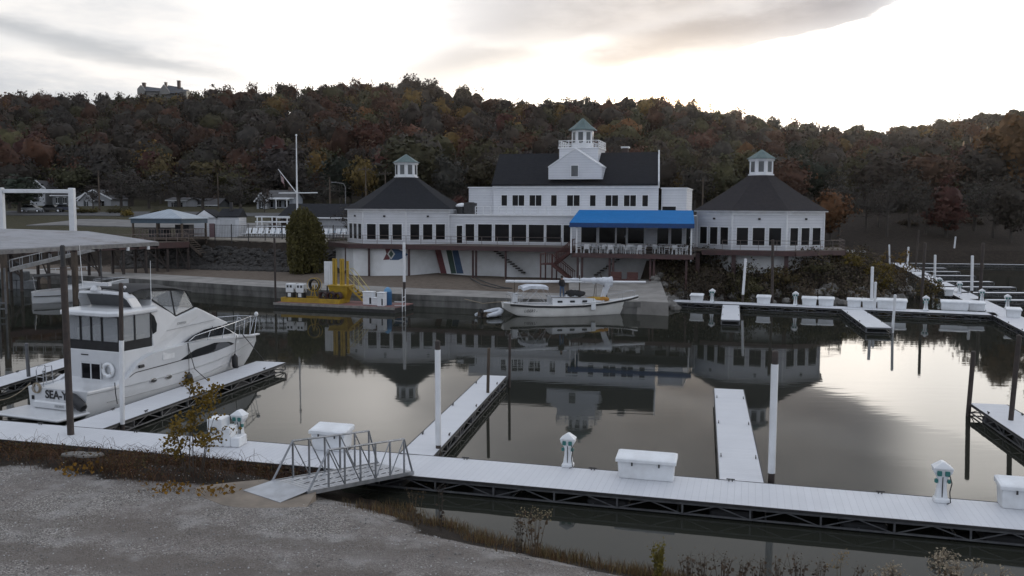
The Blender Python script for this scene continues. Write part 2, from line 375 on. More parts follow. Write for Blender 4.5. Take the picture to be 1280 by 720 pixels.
def terrain(X, Y):
    X = np.asarray(X, float); Y = np.asarray(Y, float)
    h = np.full(X.shape, -1.8)
    dn = -sdist(X, Y, NEAR)                                   # + on the camera's side
    hn = np.where(dn > 0, 1.05*sst(dn, -.4, 3.6) + .02*np.clip(dn-3, 0, 12) + .05*fbm(X, Y, 2.2)*sst(dn, 0, 3), -1.8*sst(-dn, -.2, 3))
    hn = hn - .2*np.exp(-((X+6.9)/2.6)**2-((Y-24.5)/1.7)**2)
    h = np.where(Y < 60, np.maximum(h, hn), h)
    df = sdist(X, Y, FAR)                                     # + inland
    left = sst(-X, -15, -13)                                  # 1 on the sea wall side
    rv = np.interp(X, [-50,-20], [12,18])
    beach = 1.0 + .03*np.clip(df-4, 0, 26) + 3.5*sst(df, rv, rv+5)*sst(-X, 18, 22) + 3.0*sst(df, 28, 31)*(1-sst(-X, 18, 22))
    beach = np.where(df < .9, -1.8, beach)
    bank = -1.8 + 1.9*sst(df, -3, .3) + 3.3*sst(df, 0, 5.6) + 1.0*sst(df, 6, 18)
    bank = np.where(X > 48, -1.8 + 1.9*sst(df, -3, .3) + 4.6*sst(df, 0, 42), bank)
    lo = np.where(left > .5, np.where(df > 0, beach, -1.8), bank)
    inland = 4.2*sst(Y, 118, 205)
    az = np.arctan2(X, np.maximum(Y, 1)); px = 640 + FPX*np.tan(np.clip(az, -1.2, 1.2))
    rx = [a for a, b in RIDGE]; ry = [b for a, b in RIDGE]
    D = np.interp(px, [-500, 300, 700, 900, 1050, 1250, 1600], [430, 420, 400, 400, 520, 520, 400])
    zr = 9 + (262-np.interp(px, rx, ry))/FPX*D - 14
    rr = np.hypot(X, Y)*np.cos(az)
    k = np.clip((rr-215)/(D-215), 0, 1.6)
    up = np.where(k <= 1, sst(k, -.25, 1.08)-sst(np.zeros(1), -.25, 1.08), 1-.25*(k-1))
    hill = np.where(rr > 215, np.clip(up, 0, 1.2)*(zr-9) + 4*fbm(X, Y, 45)*np.clip(k, 0, 1), 0)
    far = lo + np.where(df > 0, inland + hill + .25*fbm(X, Y, 9)*sst(df, 6, 20), 0)
    return np.where(Y > 55, np.maximum(h, far), h)
def TZ(x, y): return float(terrain(np.array([x]), np.array([y]))[0])
xs = np.unique(np.concatenate([np.arange(-900,-90,18), np.arange(-90,-28,2.0), np.arange(-28,24,.7), np.arange(24,100,2.0), np.arange(100,900,18)]))
ys = np.unique(np.concatenate([np.arange(-60,8,8), np.arange(8,36,.6), np.arange(36,72,6), np.arange(72,135,1.0), np.arange(135,220,5), np.arange(220,760,12)]))
XX, YY = np.meshgrid(xs, ys); ZZ = terrain(XX, YY)
nx, ny = len(xs), len(ys)
me = bpy.data.meshes.new('ground')
idx = np.arange(nx*ny).reshape(ny, nx)
quads = np.stack([idx[:-1,:-1], idx[:-1,1:], idx[1:,1:], idx[1:,:-1]], -1).reshape(-1, 4)
me.from_pydata(np.stack([XX, YY, ZZ], -1).reshape(-1, 3).tolist(), [], quads.tolist())
me.polygons.foreach_set('use_smooth', [True]*len(me.polygons))
dn = -sdist(XX, YY, NEAR); df = sdist(XX, YY, FAR)
zone = np.zeros((ny, nx, 4)); zone[..., 3] = 1
edge = 1.7 + 1.5*fbm(XX, YY, 2.0) + 2.9*sst(-XX, 6.5, 10)
zone[..., 0] = np.where(YY < 60, sst(dn, edge-.35, edge+.35), 0)                 # gravel
rvz = np.interp(XX, [-50,-20], [12,18])
zone[..., 1] = np.where((YY > 60) & (XX < 22), sst(df, .5, 1)*(1-sst(df, np.where(XX < -19, rvz-1, 22), np.where(XX < -19, rvz+1.5, 25))), 0)      # sand
zone[..., 2] = np.where((YY > 60) & (YY < 225), np.where((XX < 22) | (YY > 205), sst(df, np.where(XX < -19, rvz+4, 23), np.where(XX < -19, rvz+6, 27)), .12*sst(df, 12, 30)), 0)    # grass
ca = me.color_attributes.new('zone', 'FLOAT_COLOR', 'POINT'); ca.data.foreach_set('color', zone.reshape(-1))
g = bpy.data.objects.new('ground', me); COL.objects.link(g); tag(g, kind='structure')
m, nt, b = newmat('ground_cover')
at = nt.nodes.new('ShaderNodeAttribute'); at.attribute_name = 'zone'; sc = nt.nodes.new('ShaderNodeSeparateColor'); nt.links.new(at.outputs['Color'], sc.inputs[0])
big = noise_node(nt, .33, 6, .65); fine = noise_node(nt, 9, 6, .75); mid = noise_node(nt, 1.6, 6, .7)
vor = nt.nodes.new('ShaderNodeTexVoronoi'); vor.inputs['Scale'].default_value = 34; t = nt.nodes.new('ShaderNodeTexCoord'); nt.links.new(t.outputs['Object'], vor.inputs['Vector'])
vc = nt.nodes.new('ShaderNodeSeparateColor'); nt.links.new(vor.outputs['Color'], vc.inputs[0])
soil = ramp(nt, mid.outputs['Fac'], [(.3, (.017,.014,.011)), (.55, (.032,.025,.020)), (.75, (.055,.042,.032))]).outputs['Color']
grav = ramp(nt, vc.outputs[0], [(0, (.085,.08,.078)), (.3, (.185,.169,.155)), (.8, (.32,.298,.276)), (1, (.54,.51,.48))]).outputs['Color']
grav = mix(nt, mth(nt, 'MULTIPLY', ramp(nt, big.outputs['Fac'], [(.44,(0,0,0)),(.58,(1,1,1))]).outputs['Color'], .6), grav, (.185,.162,.148))
big2 = noise_node(nt, .9, 5, .6); grav = mix(nt, mth(nt, 'MULTIPLY', ramp(nt, big2.outputs['Fac'], [(.5,(0,0,0)),(.64,(1,1,1))]).outputs['Color'], .5), grav, (.36,.345,.33))
grav = mix(nt, mth(nt, 'MULTIPLY', ramp(nt, mid.outputs['Fac'], [(.5,(0,0,0)),(.7,(1,1,1))]).outputs['Color'], .45), grav, (.12,.107,.098))
sxy = nt.nodes.new('ShaderNodeSeparateXYZ'); nt.links.new(t.outputs['Object'], sxy.inputs[0])
def lane(a_, b_, half, k):
    d_ = mth(nt, 'ABSOLUTE', mth(nt, 'ADD', mth(nt, 'SUBTRACT', mth(nt, 'ADD', sxy.outputs[1], mth(nt, 'MULTIPLY', sxy.outputs[0], b_)), a_), mth(nt, 'MULTIPLY', mth(nt, 'SUBTRACT', big2.outputs['Fac'], .5), 2.2)))
    r_ = nt.nodes.new('ShaderNodeMapRange'); r_.interpolation_type = 'SMOOTHSTEP'; nt.links.new(d_, r_.inputs['Value']); r_.inputs['From Min'].default_value = half*.4; r_.inputs['From Max'].default_value = half; r_.inputs['To Min'].default_value = k; r_.inputs['To Max'].default_value = 0
    return r_.outputs['Result']
packed = ramp(nt, mid.outputs['Fac'], [(.3, (.11,.094,.082)), (.7, (.17,.147,.13))]).outputs['Color']
grav = mix(nt, lane(17.6, .16, .75, .65), grav, packed); grav = mix(nt, lane(19.6, .16, .65, .5), grav, packed)
sand = ramp(nt, mid.outputs['Fac'], [(.3, (.11,.088,.070)), (.7, (.185,.15,.122))]).outputs['Color']
gras = ramp(nt, mid.outputs['Fac'], [(.3, (.034,.032,.018)), (.55, (.055,.050,.028)), (.75, (.095,.078,.050))]).outputs['Color']
def wsoft(s, lo=.35, hi=.65):
    a = mth(nt, 'ADD', s, mth(nt, 'MULTIPLY', mth(nt, 'SUBTRACT', fine.outputs['Fac'], .5), .9))
    return ramp(nt, a, [(lo, (0,0,0)), (hi, (1,1,1))]).outputs['Color']
cc = mix(nt, wsoft(sc.outputs[2]), soil, gras); cc = mix(nt, wsoft(sc.outputs[1]), cc, sand); cc = mix(nt, wsoft(sc.outputs[0]), cc, grav)
nt.links.new(cc, b.inputs['Base Color']); b.inputs['Roughness'].default_value = .95; b.inputs['Specular IOR Level'].default_value = .15
bp = nt.nodes.new('ShaderNodeBump'); bp.inputs['Strength'].default_value = .9; bp.inputs['Distance'].default_value = .04
nt.links.new(mth(nt, 'ADD', vor.outputs['Distance'], fine.outputs['Fac']), bp.inputs['Height']); nt.links.new(bp.outputs[0], b.inputs['Normal'])
me.materials.append(m)

# ------------------------------------------------------------------ water
m, nt, b = newmat('river_water')
t = nt.nodes.new('ShaderNodeTexCoord')
mp = nt.nodes.new('ShaderNodeMapping'); mp.inputs['Scale'].default_value = (.5,1.5,1); nt.links.new(t.outputs['Object'], mp.inputs['Vector'])
a1 = noise_node(nt, .8, 2, .5, vec=mp.outputs[0]); a2 = noise_node(nt, .07, 2, .5)
amp = ramp(nt, a2.outputs['Fac'], [(.35, (.15,.15,.15)), (.65, (1,1,1))]).outputs['Color']
bp = nt.nodes.new('ShaderNodeBump'); bp.inputs['Strength'].default_value = 1.0; bp.inputs['Distance'].default_value = .0035
nt.links.new(mth(nt, 'MULTIPLY', a1.outputs['Fac'], amp), bp.inputs['Height'])
fr = nt.nodes.new('ShaderNodeFresnel'); fr.inputs['IOR'].default_value = 1.33; nt.links.new(bp.outputs[0], fr.inputs['Normal'])
gl_ = nt.nodes.new('ShaderNodeBsdfGlossy'); gl_.inputs['Roughness'].default_value = .03; nt.links.new(bp.outputs[0], gl_.inputs['Normal'])
df_ = nt.nodes.new('ShaderNodeBsdfDiffuse'); df_.inputs['Color'].default_value = (.022,.023,.018,1)
mx = nt.nodes.new('ShaderNodeMixShader'); nt.links.new(mth(nt, 'MULTIPLY', fr.outputs[0], .84), mx.inputs[0]); nt.links.new(df_.outputs[0], mx.inputs[1]); nt.links.new(gl_.outputs[0], mx.inputs[2])
nt.nodes.remove(b); nt.links.new(mx.outputs[0], nt.nodes['Material Output'].inputs['Surface'])
mb = MB(); mb.poly([(-300,5,0),(400,5,0),(400,175,0),(-300,175,0)])
tag(mb.build('water', m), kind='structure')

# ------------------------------------------------------------------ sea wall and promenade
mb = MB(); L = 0; prof = [(0,-1.8),(0,.62),(-.05,.62),(-.05,1.1),(5.0,1.2),(5.2,.6)]
pts = [Vector((x, y, 0)) for x, y in [(-75,110.5),(-60,106.5)]+SEAW]; rings = []
for i, p in enumerate(pts):
    d = (pts[min(i+1,len(pts)-1)]-pts[max(i-1,0)]).normalized(); n = Vector((-d.y, d.x, 0))
    rings.append([p+n*a+Vector((0,0,z)) for a, z in prof])
mb.loft(rings)
sw = mb.build('sea_wall', CONCD); tag(sw, 'long stained concrete sea wall along the far bank below the sand', 'sea wall')
sw.data.materials.append(CONC)
for p in sw.data.polygons:
    if p.normal.z > .8: p.material_index = 1
# ramp shaped block closing the wall on the right
mb = MB(); c0, c1, c2, c3 = P(700,381,0), P(833,394,0), P(822,350,1.7), P(735,348,1.7)
mb.loft([[(x,y,-1.5) for x,y in ((5.2,78.9),(13.55,75.4),(16.0,90),(6.0,93))], [(5.2,78.9,1.14),(13.5,75.5,1.16),(15.2,90,2.0),(6.0,93,1.9)]])
tag(mb.build('boat_ramp', CONC), kind='structure')
# lower road and kerbs behind, on the lawn
def strip(name, pts, wdt, mat, dz=.06, kind='structure'):
    mb = MB(); ring = []
    P_ = []
    for (x0,y0),(x1,y1) in zip(pts[:-1], pts[1:]):
        n = max(1, int(math.hypot(x1-x0, y1-y0)/3))
        P_ += [(x0+(x1-x0)*i/n, y0+(y1-y0)*i/n) for i in range(n)]
    P_.append(pts[-1])
    ring = []; NC = 6
    for i, (x, y) in enumerate(P_):
        a, c_ = P_[max(i-1,0)], P_[min(i+1,len(P_)-1)]; d = Vector((c_[0]-a[0], c_[1]-a[1], 0)).normalized(); n = Vector((-d.y, d.x, 0))*wdt/2
        up = [(x+n.x*(1-2*k/NC), y+n.y*(1-2*k/NC)) for k in range(NC+1)]; zs = [TZ(*q)+dz for q in up]
        ring.append([(q[0], q[1], z) for q, z in zip(up, zs)] + [(q[0], q[1], z-.4) for q, z in zip(up[::-1], zs[::-1])])
    mb.loft(ring); return tag(mb.build(name, mat), kind=kind)
ASPH = M('asphalt', (.062,.062,.064), (.040,.040,.042), 1.5, .9, bump=.2, bscale=20)
strip('road', [(-220,176),(-60,168),(-20,170),(30,181)], 9, ASPH, .1)
strip('parking_lot', [(-78,150),(-40,143),(-22,141)], 13, M('worn_concrete', (.17,.165,.16), (.11,.105,.10), .5, .9), .15)
strip('footpath', [(-50,123),(-48,122),(-36,118.4),(-28,115.5),(-20,113)], 2.2, M('tan_path', (.26,.23,.19), (.19,.17,.14), 1, .9), .05)
strip('shore_path', [(100,196),(130,193),(190,199)], 1.4, CONCD, .06)
# ------------------------------------------------------------------ floating docks
def truss(mb, p, q, z0, z1, bay=.95, w=.05, dbl=3.75):
    p, q = Vector(p), Vector(q); L = (q-p).length; d = (q-p)/L
    up = lambda s, z: Vector((p.x+d.x*s, p.y+d.y*s, z))
    mb.bar(up(0,z1), up(L,z1), w, w*2); mb.bar(up(0,z0), up(L,z0), w, w)
    n = max(2, int(L/bay)); n -= n % 2
    for i in range(n+1):
        s = L*i/n
        if i % 2 == 0: mb.bar(up(s,z0+.02), up(s,z1-.05), w*(2.2 if i % 6 == 0 else 1), w)
        if i < n:
            a, c = (z0, z1-.04) if i % 2 == 0 else (z1-.04, z0)
            mb.bar(up(s+.04,a), up(L*(i+1)/n-.04,c), w*.6, w*.6)
def dock(name, label, cat, o, az, length, width, group=None, front_truss=True, float_step=3.6, ztop=.5, cleats=True, bumper=True):
    F = Frame(o[0], o[1], az); t = thing(name, label, cat, (o[0], o[1], 0), F.rz, group)
    mb = MB(); mb.box(0, length, 0, width, ztop-.045, ztop); mb.build('deck', DECKW, t)
    mb = MB()
    for y in (.03, width-.03): truss(mb, (0,y,0), (length,y,0), .08, ztop-.09)
    n = max(1, int(length/2.5))
    for i in range(n+1):
        x = .04+(length-.08)*i/n; mb.bar((x,.05,ztop-.10), (x,width-.05,ztop-.10), .06, .08); mb.bar((x,.05,.08), (x,width-.05,.08), .05)
    mb.build('frame', GALV, t)
    if bumper:
        mb = MB()
        for y in (-.025, width+.025): mb.bar((.0,y,ztop-.03), (length,y,ztop-.03), .03, .075)
        mb.build('rub_strip', STEELD, t)
    nf = max(2, int(length/float_step))
    for i in range(nf):
        x = length*(i+.5)/nf; mb = MB(); mb.bevbox(x-.62, x+.62, .14, width-.14, -.3, .24, .06); mb.build('float', FLOATM, t)
    if cleats:
        nc = max(2, int(length/4.2))
        for i in range(nc):
            x = length*(i+.5)/nc+.3
            for y in (width-.09,) if width > 2 else (.09, width-.09):
                mb = MB(); mb.bar((x-.13,y,ztop+.075),(x+.13,y,ztop+.075),.03); mb.bar((x-.05,y,ztop),(x-.05,y,ztop+.07),.03); mb.bar((x+.05,y,ztop),(x+.05,y,ztop+.07),.03); mb.build('cleat', STEELD, t)
    return t, F
DAZ = 105.07; DIR = Vector((math.sin(R(DAZ)), math.cos(R(DAZ)), 0)); DOCKO = Vector((-18.84,31.81,0)) - DIR*16
T, DF = dock('floating_dock', 'long white plank floating dock running past the gangway across the near water', 'dock', DOCKO, DAZ, 66, 2.32)
def finger(label, r0, r1, width, **k):
    """finger given by its right edge, near to far"""
    v = Vector((r1[0]-r0[0], r1[1]-r0[1])); az = math.degrees(math.atan2(v.x, v.y))
    return dock('finger_pier', label, 'finger pier', (r0[0], r0[1]), az, v.length, width, 'white finger piers off the floating docks', float_step=3, **k)
def ext(a, b, s):      # move a back along a-b to meet the main dock
    v = Vector(b)-Vector(a); v.normalize(); return tuple(Vector(a)-v*s)
def back_y(x): return (31.81 - .2695*(x+18.84)) + 2.40
def start_on_dock(r0, r1):
    # where the line r1->r0 reaches the back edge of the main dock
    v = Vector(r1)-Vector(r0); p = Vector(r0)
    for _ in range(200):
        if p.y > back_y(p.x)+.02: p -= v.normalized()*.05
        else: break
    for _ in range(200):
        if p.y < back_y(p.x)+.02: p += v.normalized()*.05
        else: break
    return tuple(p)
f1 = finger('white finger pier alongside the big white motor yacht', start_on_dock((-15.11,36.74),(-12.59,48.46)), (-12.59,48.46), 1.75)
f2 = finger('white finger pier pointing at the barge, just right of the gangway', start_on_dock((-2.64,30.3),(-.26,44.76)), (-.26,44.76), 1.22)
f3 = finger('white finger pier right of the big white dock box', start_on_dock((7.93,26.94),(11.11,41.6)), (11.11,41.6), 1.35)
f4 = finger('white finger pier cut off by the right edge, with dark posts at its corner', (19.3,24.3), (22.05,38.6), 1.5)
# gusset plates where the fingers meet the dock
def on_dock(px, py, z=.5): return P(px, py, z)
# left dock seen behind the yacht's stern
dock('floating_dock', 'white floating dock on the far side of the yacht, half hidden by it', 'dock', (-24.6,38.2), 4, 13, 1.6)
# far docks
fa, fb = P(833,377,.5), P(1240,394,.5)
vd = (fb-fa); FAZ = math.degrees(math.atan2(vd.x, vd.y))
T2, FD = dock('floating_dock', 'far white floating dock below the bushy bank of the right pavilion', 'dock', fa, FAZ, vd.length+.5, 2.3)
q0, q1 = P(904,381,.5), P(902.6,399,.5)
finger('short far white finger pier with a square end, left of the tall white pole', P(925,400,.5)[:2], P(924,381.5,.5)[:2], 1.45)
finger('far white finger pier slanting towards the camera beside three thin white poles', P(1114.6,409.6,.5)[:2], P(1079,387.2,.5)[:2], 1.8)
wa, wb = P(1242,394.6,.5), P(1116,329,.5)
wv = wb-wa; wdir = wv.normalized(); w0 = wa - wdir*16
dock('floating_dock', 'white floating walkway at the far right leading back past the empty slips', 'dock', (w0+Vector((wdir.y,-wdir.x,0))*2.1)[:2], math.degrees(math.atan2(wv.x, wv.y)), wv.length+16, 2.1)
for i, (px, py, px2) in enumerate(((1116,329,1330),(1131,335,1184),(1141,339.4,1201),(1150,344.6,1220),(1166,352,1243),(1179,358.8,1271),(1197,366,1300),(1221,375.4,1345))):
    a = P(px, py, .5); bx = P(px2, py+(.6 if i else 1.2)*(px2-px)/100, .5); v = bx-a
    names = ['longest and farthest of the white slip fingers on the far right', 'second farthest slip finger on the far right, a short one', 'third farthest of the slip fingers on the far right', 'slip finger fourth from the back at the far right', 'slip finger fifth from the back at the far right', 'slip finger sixth from the back at the far right', 'slip finger second from the front at the far right', 'frontmost slip finger on the right of the far walkway']
    d_, F_ = dock('finger_pier', names[i], 'finger pier', a[:2], math.degrees(math.atan2(v.x, v.y)), v.length, 1.25, 'white finger piers off the floating docks', float_step=4, cleats=False)

# ------------------------------------------------------------------ dock furniture
def dock_box(label, o, rz, wd=1.85, dp=.66, ht=.78, group='white dock boxes', hasp=True):
    t = thing('dock_box', label, 'dock box', o, rz, group)
    mb = MB(); mb.loft([[(-wd/2+.07,-dp/2+.06,0),(wd/2-.07,-dp/2+.06,0),(wd/2-.07,dp/2-.06,0),(-wd/2+.07,dp/2-.06,0)],
                        [(-wd/2+.03,-dp/2+.02,ht*.76),(wd/2-.03,-dp/2+.02,ht*.76),(wd/2-.03,dp/2-.02,ht*.76),(-wd/2+.03,dp/2-.02,ht*.76)]])
    mb.build('box_body', W_PLASTIC, t, bevel=.025)
    mb = MB(); mb.sideprism([(0,0)], 0, 0) if False else None
    mb.loft([[(-wd/2-.03,-dp/2-.04,ht*.70),(wd/2+.03,-dp/2-.04,ht*.70),(wd/2+.03,dp/2+.03,ht*.78),(-wd/2-.03,dp/2+.03,ht*.78)],
             [(-wd/2-.03,-dp/2-.04,ht*.84),(wd/2+.03,-dp/2-.04,ht*.84),(wd/2+.03,dp/2+.03,ht*.98),(-wd/2-.03,dp/2+.03,ht*.98)],
             [(-wd/2+.04,-dp/2+.03,ht*.88),(wd/2-.04,-dp/2+.03,ht*.88),(wd/2-.04,dp/2-.03,ht*1.02),(-wd/2+.04,dp/2-.03,ht*1.02)]])
    mb.build('lid', W_PLASTIC, t, bevel=.018)
    if hasp:
        for x in (-wd*.23, wd*.23):
            mb = MB(); mb.box(x-.025,x+.025,-dp/2-.065,-dp/2-.042,ht*.58,ht*.72); mb.build('hasp', STEELD, t)
    return t
def pedestal(label, o, rz, s=1.0, lit=True):
    t = thing('power_pedestal', label, 'power pedestal', o, rz, 'white dock power pedestals'); t.scale = (s,s,s)
    sec = [(0,.19,.16),(.10,.19,.16),(.13,.15,.13),(.40,.115,.10),(.60,.11,.10),(.70,.14,.12),(.85,.235,.17),(.93,.24,.19)]
    mb = MB(); mb.loft([[(-a,-b_,z),(a,-b_,z),(a,b_,z),(-a,b_,z)] for z,a,b_ in sec]); mb.build('body', W_PLASTIC, t, bevel=.02)
    mb = MB(); mb.loft([[(-.25,-.2,.93),(.25,-.2,.93),(.25,.2,.93),(-.25,.2,.93)],[(-.25,-.2,.97),(.25,-.2,.97),(.25,.2,.97),(-.25,.2,.97)],[(-.03,-.12,1.13),(.03,-.12,1.13),(.03,.14,1.13),(-.03,.14,1.13)]]); mb.build('hood', W_PLASTIC, t, bevel=.015)
    for x in (-.1,.1):
        mb = MB(); mb.bevbox(x-.06,x+.06,-.215,-.16,.76,.9,.012); mb.build('outlet', TEALP, t)
    for x in (-.16,.16):
        mb = MB(); mb.bevbox(x-.04,x+.04,-.15,-.05,.55,.66,.012); mb.build('breaker_cover', TEALP, t)
    mb = MB(); mb.box(-.012,.012,-.128,-.118,.16,.72); mb.build('seam', STEELD, t)
    mb = MB(); mb.tube([(.15,-.2,.8),(.2,-.26,.6),(.16,-.24,.35),(.2,-.2,.05),(.1,-.28,.03)], .016, 6); mb.build('shore_cable', STEELD, t)
    return t
DRZ = DF.rz
dock_box('large white dock box near the middle finger pier', P(808,597,.5), DRZ)
dock_box('white dock box directly behind the gangway railings', P(415,561,.5), DRZ, 1.35, .75, .85)
dock_box('white dock box cut off by the right edge on the near dock', P(1282,634,.5), DRZ, 1.5, .7, .8)
pedestal('white power pedestal between the gangway and the large dock box', P(710,583,.5), DRZ)
pedestal('white power pedestal standing near the right end of the near dock', P(1176,627,.5), DRZ, 1.08)
pedestal('white power pedestal standing beside the white boarding steps', P(300,552,.5), DRZ, 1.05)
# boarding steps
t = thing('boarding_steps', 'white moulded boarding steps on the dock behind the yellow sapling', 'steps', P(285,556,.5), DRZ+R(8))
mb = MB()
for i, (x0, x1, z) in enumerate(((-.62,-.05,1.02),(-.05,.25,.70),(.25,.58,.36))):
    mb.bevbox(x0, x1-.005, -.34, .34, 0, z, .03)
mb.build('treads', W_PLASTIC, t)
mb = MB(); mb.torus((-.35,-.37,.6), .12, .02, 'y', 16, 6); mb.build('grab_ring', STEELD, t)
# piles ------------------------------------------------------------
def pile(label, base, top_px, segs, r=.115, group=None, zb=-1.5, name='mooring_pile', cap=True, cat='mooring pile'):
    """base = world point at foot, top_px = photo pixel of the top; segs = [(fraction from, to, material, radius factor)]"""
    b0 = Vector(base); tp = PY(top_px[0], top_px[1], b0.y); t = thing(name, label, cat, (b0.x, b0.y, 0), 0, group)
    top = tp - Vector((b0.x, b0.y, 0)); bot = Vector((0,0,b0.z))
    k = {'sleeve': 0}
    for a, c, mt, fr, nm in segs:
        p, q = bot.lerp(top, a), bot.lerp(top, c)
        if a == 0: p = p + (p-q).normalized()*(b0.z-zb)
        mb = MB(); mb.tube([p, q], r*fr, 14)
        if c == 1 and cap: d = (q-p).normalized(); mb.tube([q, q+d*.05], [r*fr*1.06, r*fr*.6], 14)
        mb.build(nm, mt, t, smooth=True)
    return t
W3 = lambda: None
def wp(label, px, py, tx, ty, y1, y2, z=.0, r=.115):
    f = lambda y: (py-y)/(py-ty)
    segs = [(0, f(y2), RUST, .9, 'shaft')] if y2 < py else []
    segs += [(max(0,f(y2)), f(y1), W_PAINT, 1.0, 'sleeve')]
    if y1 > ty: segs += [(f(y1), 1, RUST, .88, 'upper_shaft')]
    return pile(label, P(px, py, z), (tx, ty), segs, r, 'mooring piles of the near docks')
wp('tall white sleeved mooring pile at the finger pier right of the gangway', 548,567,547,427,437,556, .3, .105)
wp('tall white sleeved mooring pile with a dark top beside the right finger pier', 964,604,969,440,455,591, .3, .115)
wp('mooring pile in front of the yacht, rusty above and white below', 153,531,151,355,425,530, .4, .095)
pile('dark rusty steel pile at the far left in front of the yacht stern', P(89,553,.2), (78,308), [(0,.9,RUST,1,'shaft'),(.9,1,STEELD,.72,'upper_shaft')], .125, 'mooring piles of the near docks')
pile('brown pile standing in the water right of the middle finger pier', P(609.5,504,0), (611,436), [(0,1,TIMBER,1,'shaft')], .075, 'thin dark piles')
pile('thin dark pile at the far corner of the middle finger pier', P(636.5,484,0), (637.5,418), [(0,1,RUST,1,'shaft')], .07, 'thin dark piles')
pile('dark pile at the outer corner of the cut off right finger', P(1210,520,0), (1217,440), [(0,1,RUST,1,'shaft')], .10, 'thin dark piles')
pile('dark pile leaning beside the right edge finger pier', P(1262,540,0), (1274,420), [(0,1,RUST,1,'shaft')], .10, 'thin dark piles')
pile('grey post on the dock left of the yacht stern', P(36,473,.4), (33,430), [(0,1,GALV,1,'shaft')], .09, 'thin dark piles')
def fp(label, px, py, tx, ty, mt, r=.1, z=.0, dark_from=None):
    segs = [(0,1,mt,1,'shaft')] if dark_from is None else [(0,dark_from,RUST,.9,'shaft'),(dark_from,1,mt,1,'sleeve')]
    return pile(label, P(px, py, z), (tx, ty), segs, r, 'thin poles of the far docks', name='mooring_pole', cat='mooring pole')
fp('white pole beside the short far finger, below the right pavilion', 927.5,384.5,932,324, W_PAINT, .12, 0, .27)
fp('dark pole in front of the right pavilion deck', 965,381,966,300, RUST, .13, .3)
fp('tallest of three thin white poles by the slanting far finger', 1089,392,1090.5,334, W_PAINT, .13, 0, .16)
fp('shorter white pole just right of the tallest one on the far dock', 1092.5,394,1094.5,353, W_PAINT, .11)
fp('white pole at the tip of the slanting far finger', 1115.5,416,1119,369, W_PAINT, .10)
fp('dark pole rising out of the bushes left of the slip walkway', 1151,387,1156.5,304, RUST, .13)
fp('tall dark pole at the right beside the slip walkway', 1224.5,380,1229,304, RUST, .16)
fp('dark pole behind the yellow bushes near the empty slips', 1144,341,1148.5,288, RUST, .13)
fp('leftmost thin white pole at the back of the slips', 1112,329.5,1111.5,306, W_PAINT, .14)
fp('second white pole from the left at the back of the slips', 1134,339,1135.5,309, W_PAINT, .15)
fp('thick white pole in the middle of the empty slips', 1168,356,1169,319, W_PAINT, .15)
fp('thick white pole with a dark foot at the right of the slips', 1214.5,372,1215.5,320, W_PAINT, .15, 0, .17)
fp('leaning white pole behind the empty slips', 1191,327,1194.5,296, W_PAINT, .15, 0, .2)
fp('dark post moored at the left end of the work barge', 344.5,377,343,298, RUST, .1)
fp('white topped pole at the right end of the work barge', 505.5,383,505,304, W_PAINT, .14, 0, .39)
# boxes and pedestals on the far docks
for i, (x0,x1,yb,lab) in enumerate(((863,879,379,'leftmost small white dock box on the far dock'),(946,963,381,'white dock box on the far dock right of the tall white pole'),(1002.5,1020.5,383,'left one of a pair of white dock boxes below the right pavilion'),(1023,1042,383.5,'right one of a pair of white dock boxes below the right pavilion'),(1059,1076,385,'white dock box at the head of the slanting far finger'),(1078,1095,386,'white dock box hidden behind the tallest thin white pole'),(1097,1132,387,'long white dock box right of the three thin poles'),(1177,1209,389,'long white dock box near the walkway corner'),(1211,1230,389.5,'squarish white dock box at the walkway corner'),(1258,1275,398,'white dock box near the right edge on the far walkway'),(1180,1191,371,'small white dock box on the walkway among the slips'))):
    p = P((x0+x1)/2, yb-1.2, .5); wd = (x1-x0)/FPX*p.y
    dock_box(lab, p, R(90-FAZ), wd, .7, .82 if wd < 2 else .9, hasp=False)
for px, py, lab in ((890,378,'power pedestal on the far dock left of the short finger'),(994,382,'power pedestal with a dark cable in the middle of the far dock'),(1157,388,'power pedestal on the far dock in front of the dark pole'),(1259,386,'power pedestal on the far walkway near the right edge'),(1174,361,'power pedestal deep among the empty slips'),(1199,367,'power pedestal on the slip walkway left of the tall dark pole'),(1227,378,'power pedestal at the foot of the tall dark pole')):
    pedestal(lab, P(px, py, .5), R(90-FAZ), 1.15)
# ------------------------------------------------------------------ gangway
gl, gr_, ge = Vector((-7.15,25.2,1.02)), Vector((-5.75,24.35,1.02)), P(510,592.7,.58)
gd = (ge-gr_); GAZ = math.degrees(math.atan2(gd.x, gd.y)); GL = math.hypot(gd.x, gd.y)+.25
GF = Frame(gr_.x, gr_.y, GAZ); gt = thing('gangway', 'grey aluminium gangway with truss railings from the bank to the dock', 'gangway', (gr_.x, gr_.y, 0), GF.rz)
zf = lambda x: 1.02 + (.60-1.02)*x/GL
GW = 1.62
mb = MB(); n = 26
for i in range(n):
    a, c = GL*i/n, GL*(i+1)/n-.012; mb.loft([[(a,.06,zf(a)-.02),(a,GW-.06,zf(a)-.02),(a,GW-.06,zf(a)+.01),(a,.06,zf(a)+.01)],[(c,.06,zf(c)-.02),(c,GW-.06,zf(c)-.02),(c,GW-.06,zf(c)+.01),(c,.06,zf(c)+.01)]])
mb.mi = 1
for k in range(12):
    for y in (.35,.8,1.25):
        x = .5+k*(GL-.7)/12; mb.box(x,x+.2,y-.01,y+.01,zf(x)+.005,zf(x)+.016)
mb.build('deck', [ALUP, STEELD], gt)
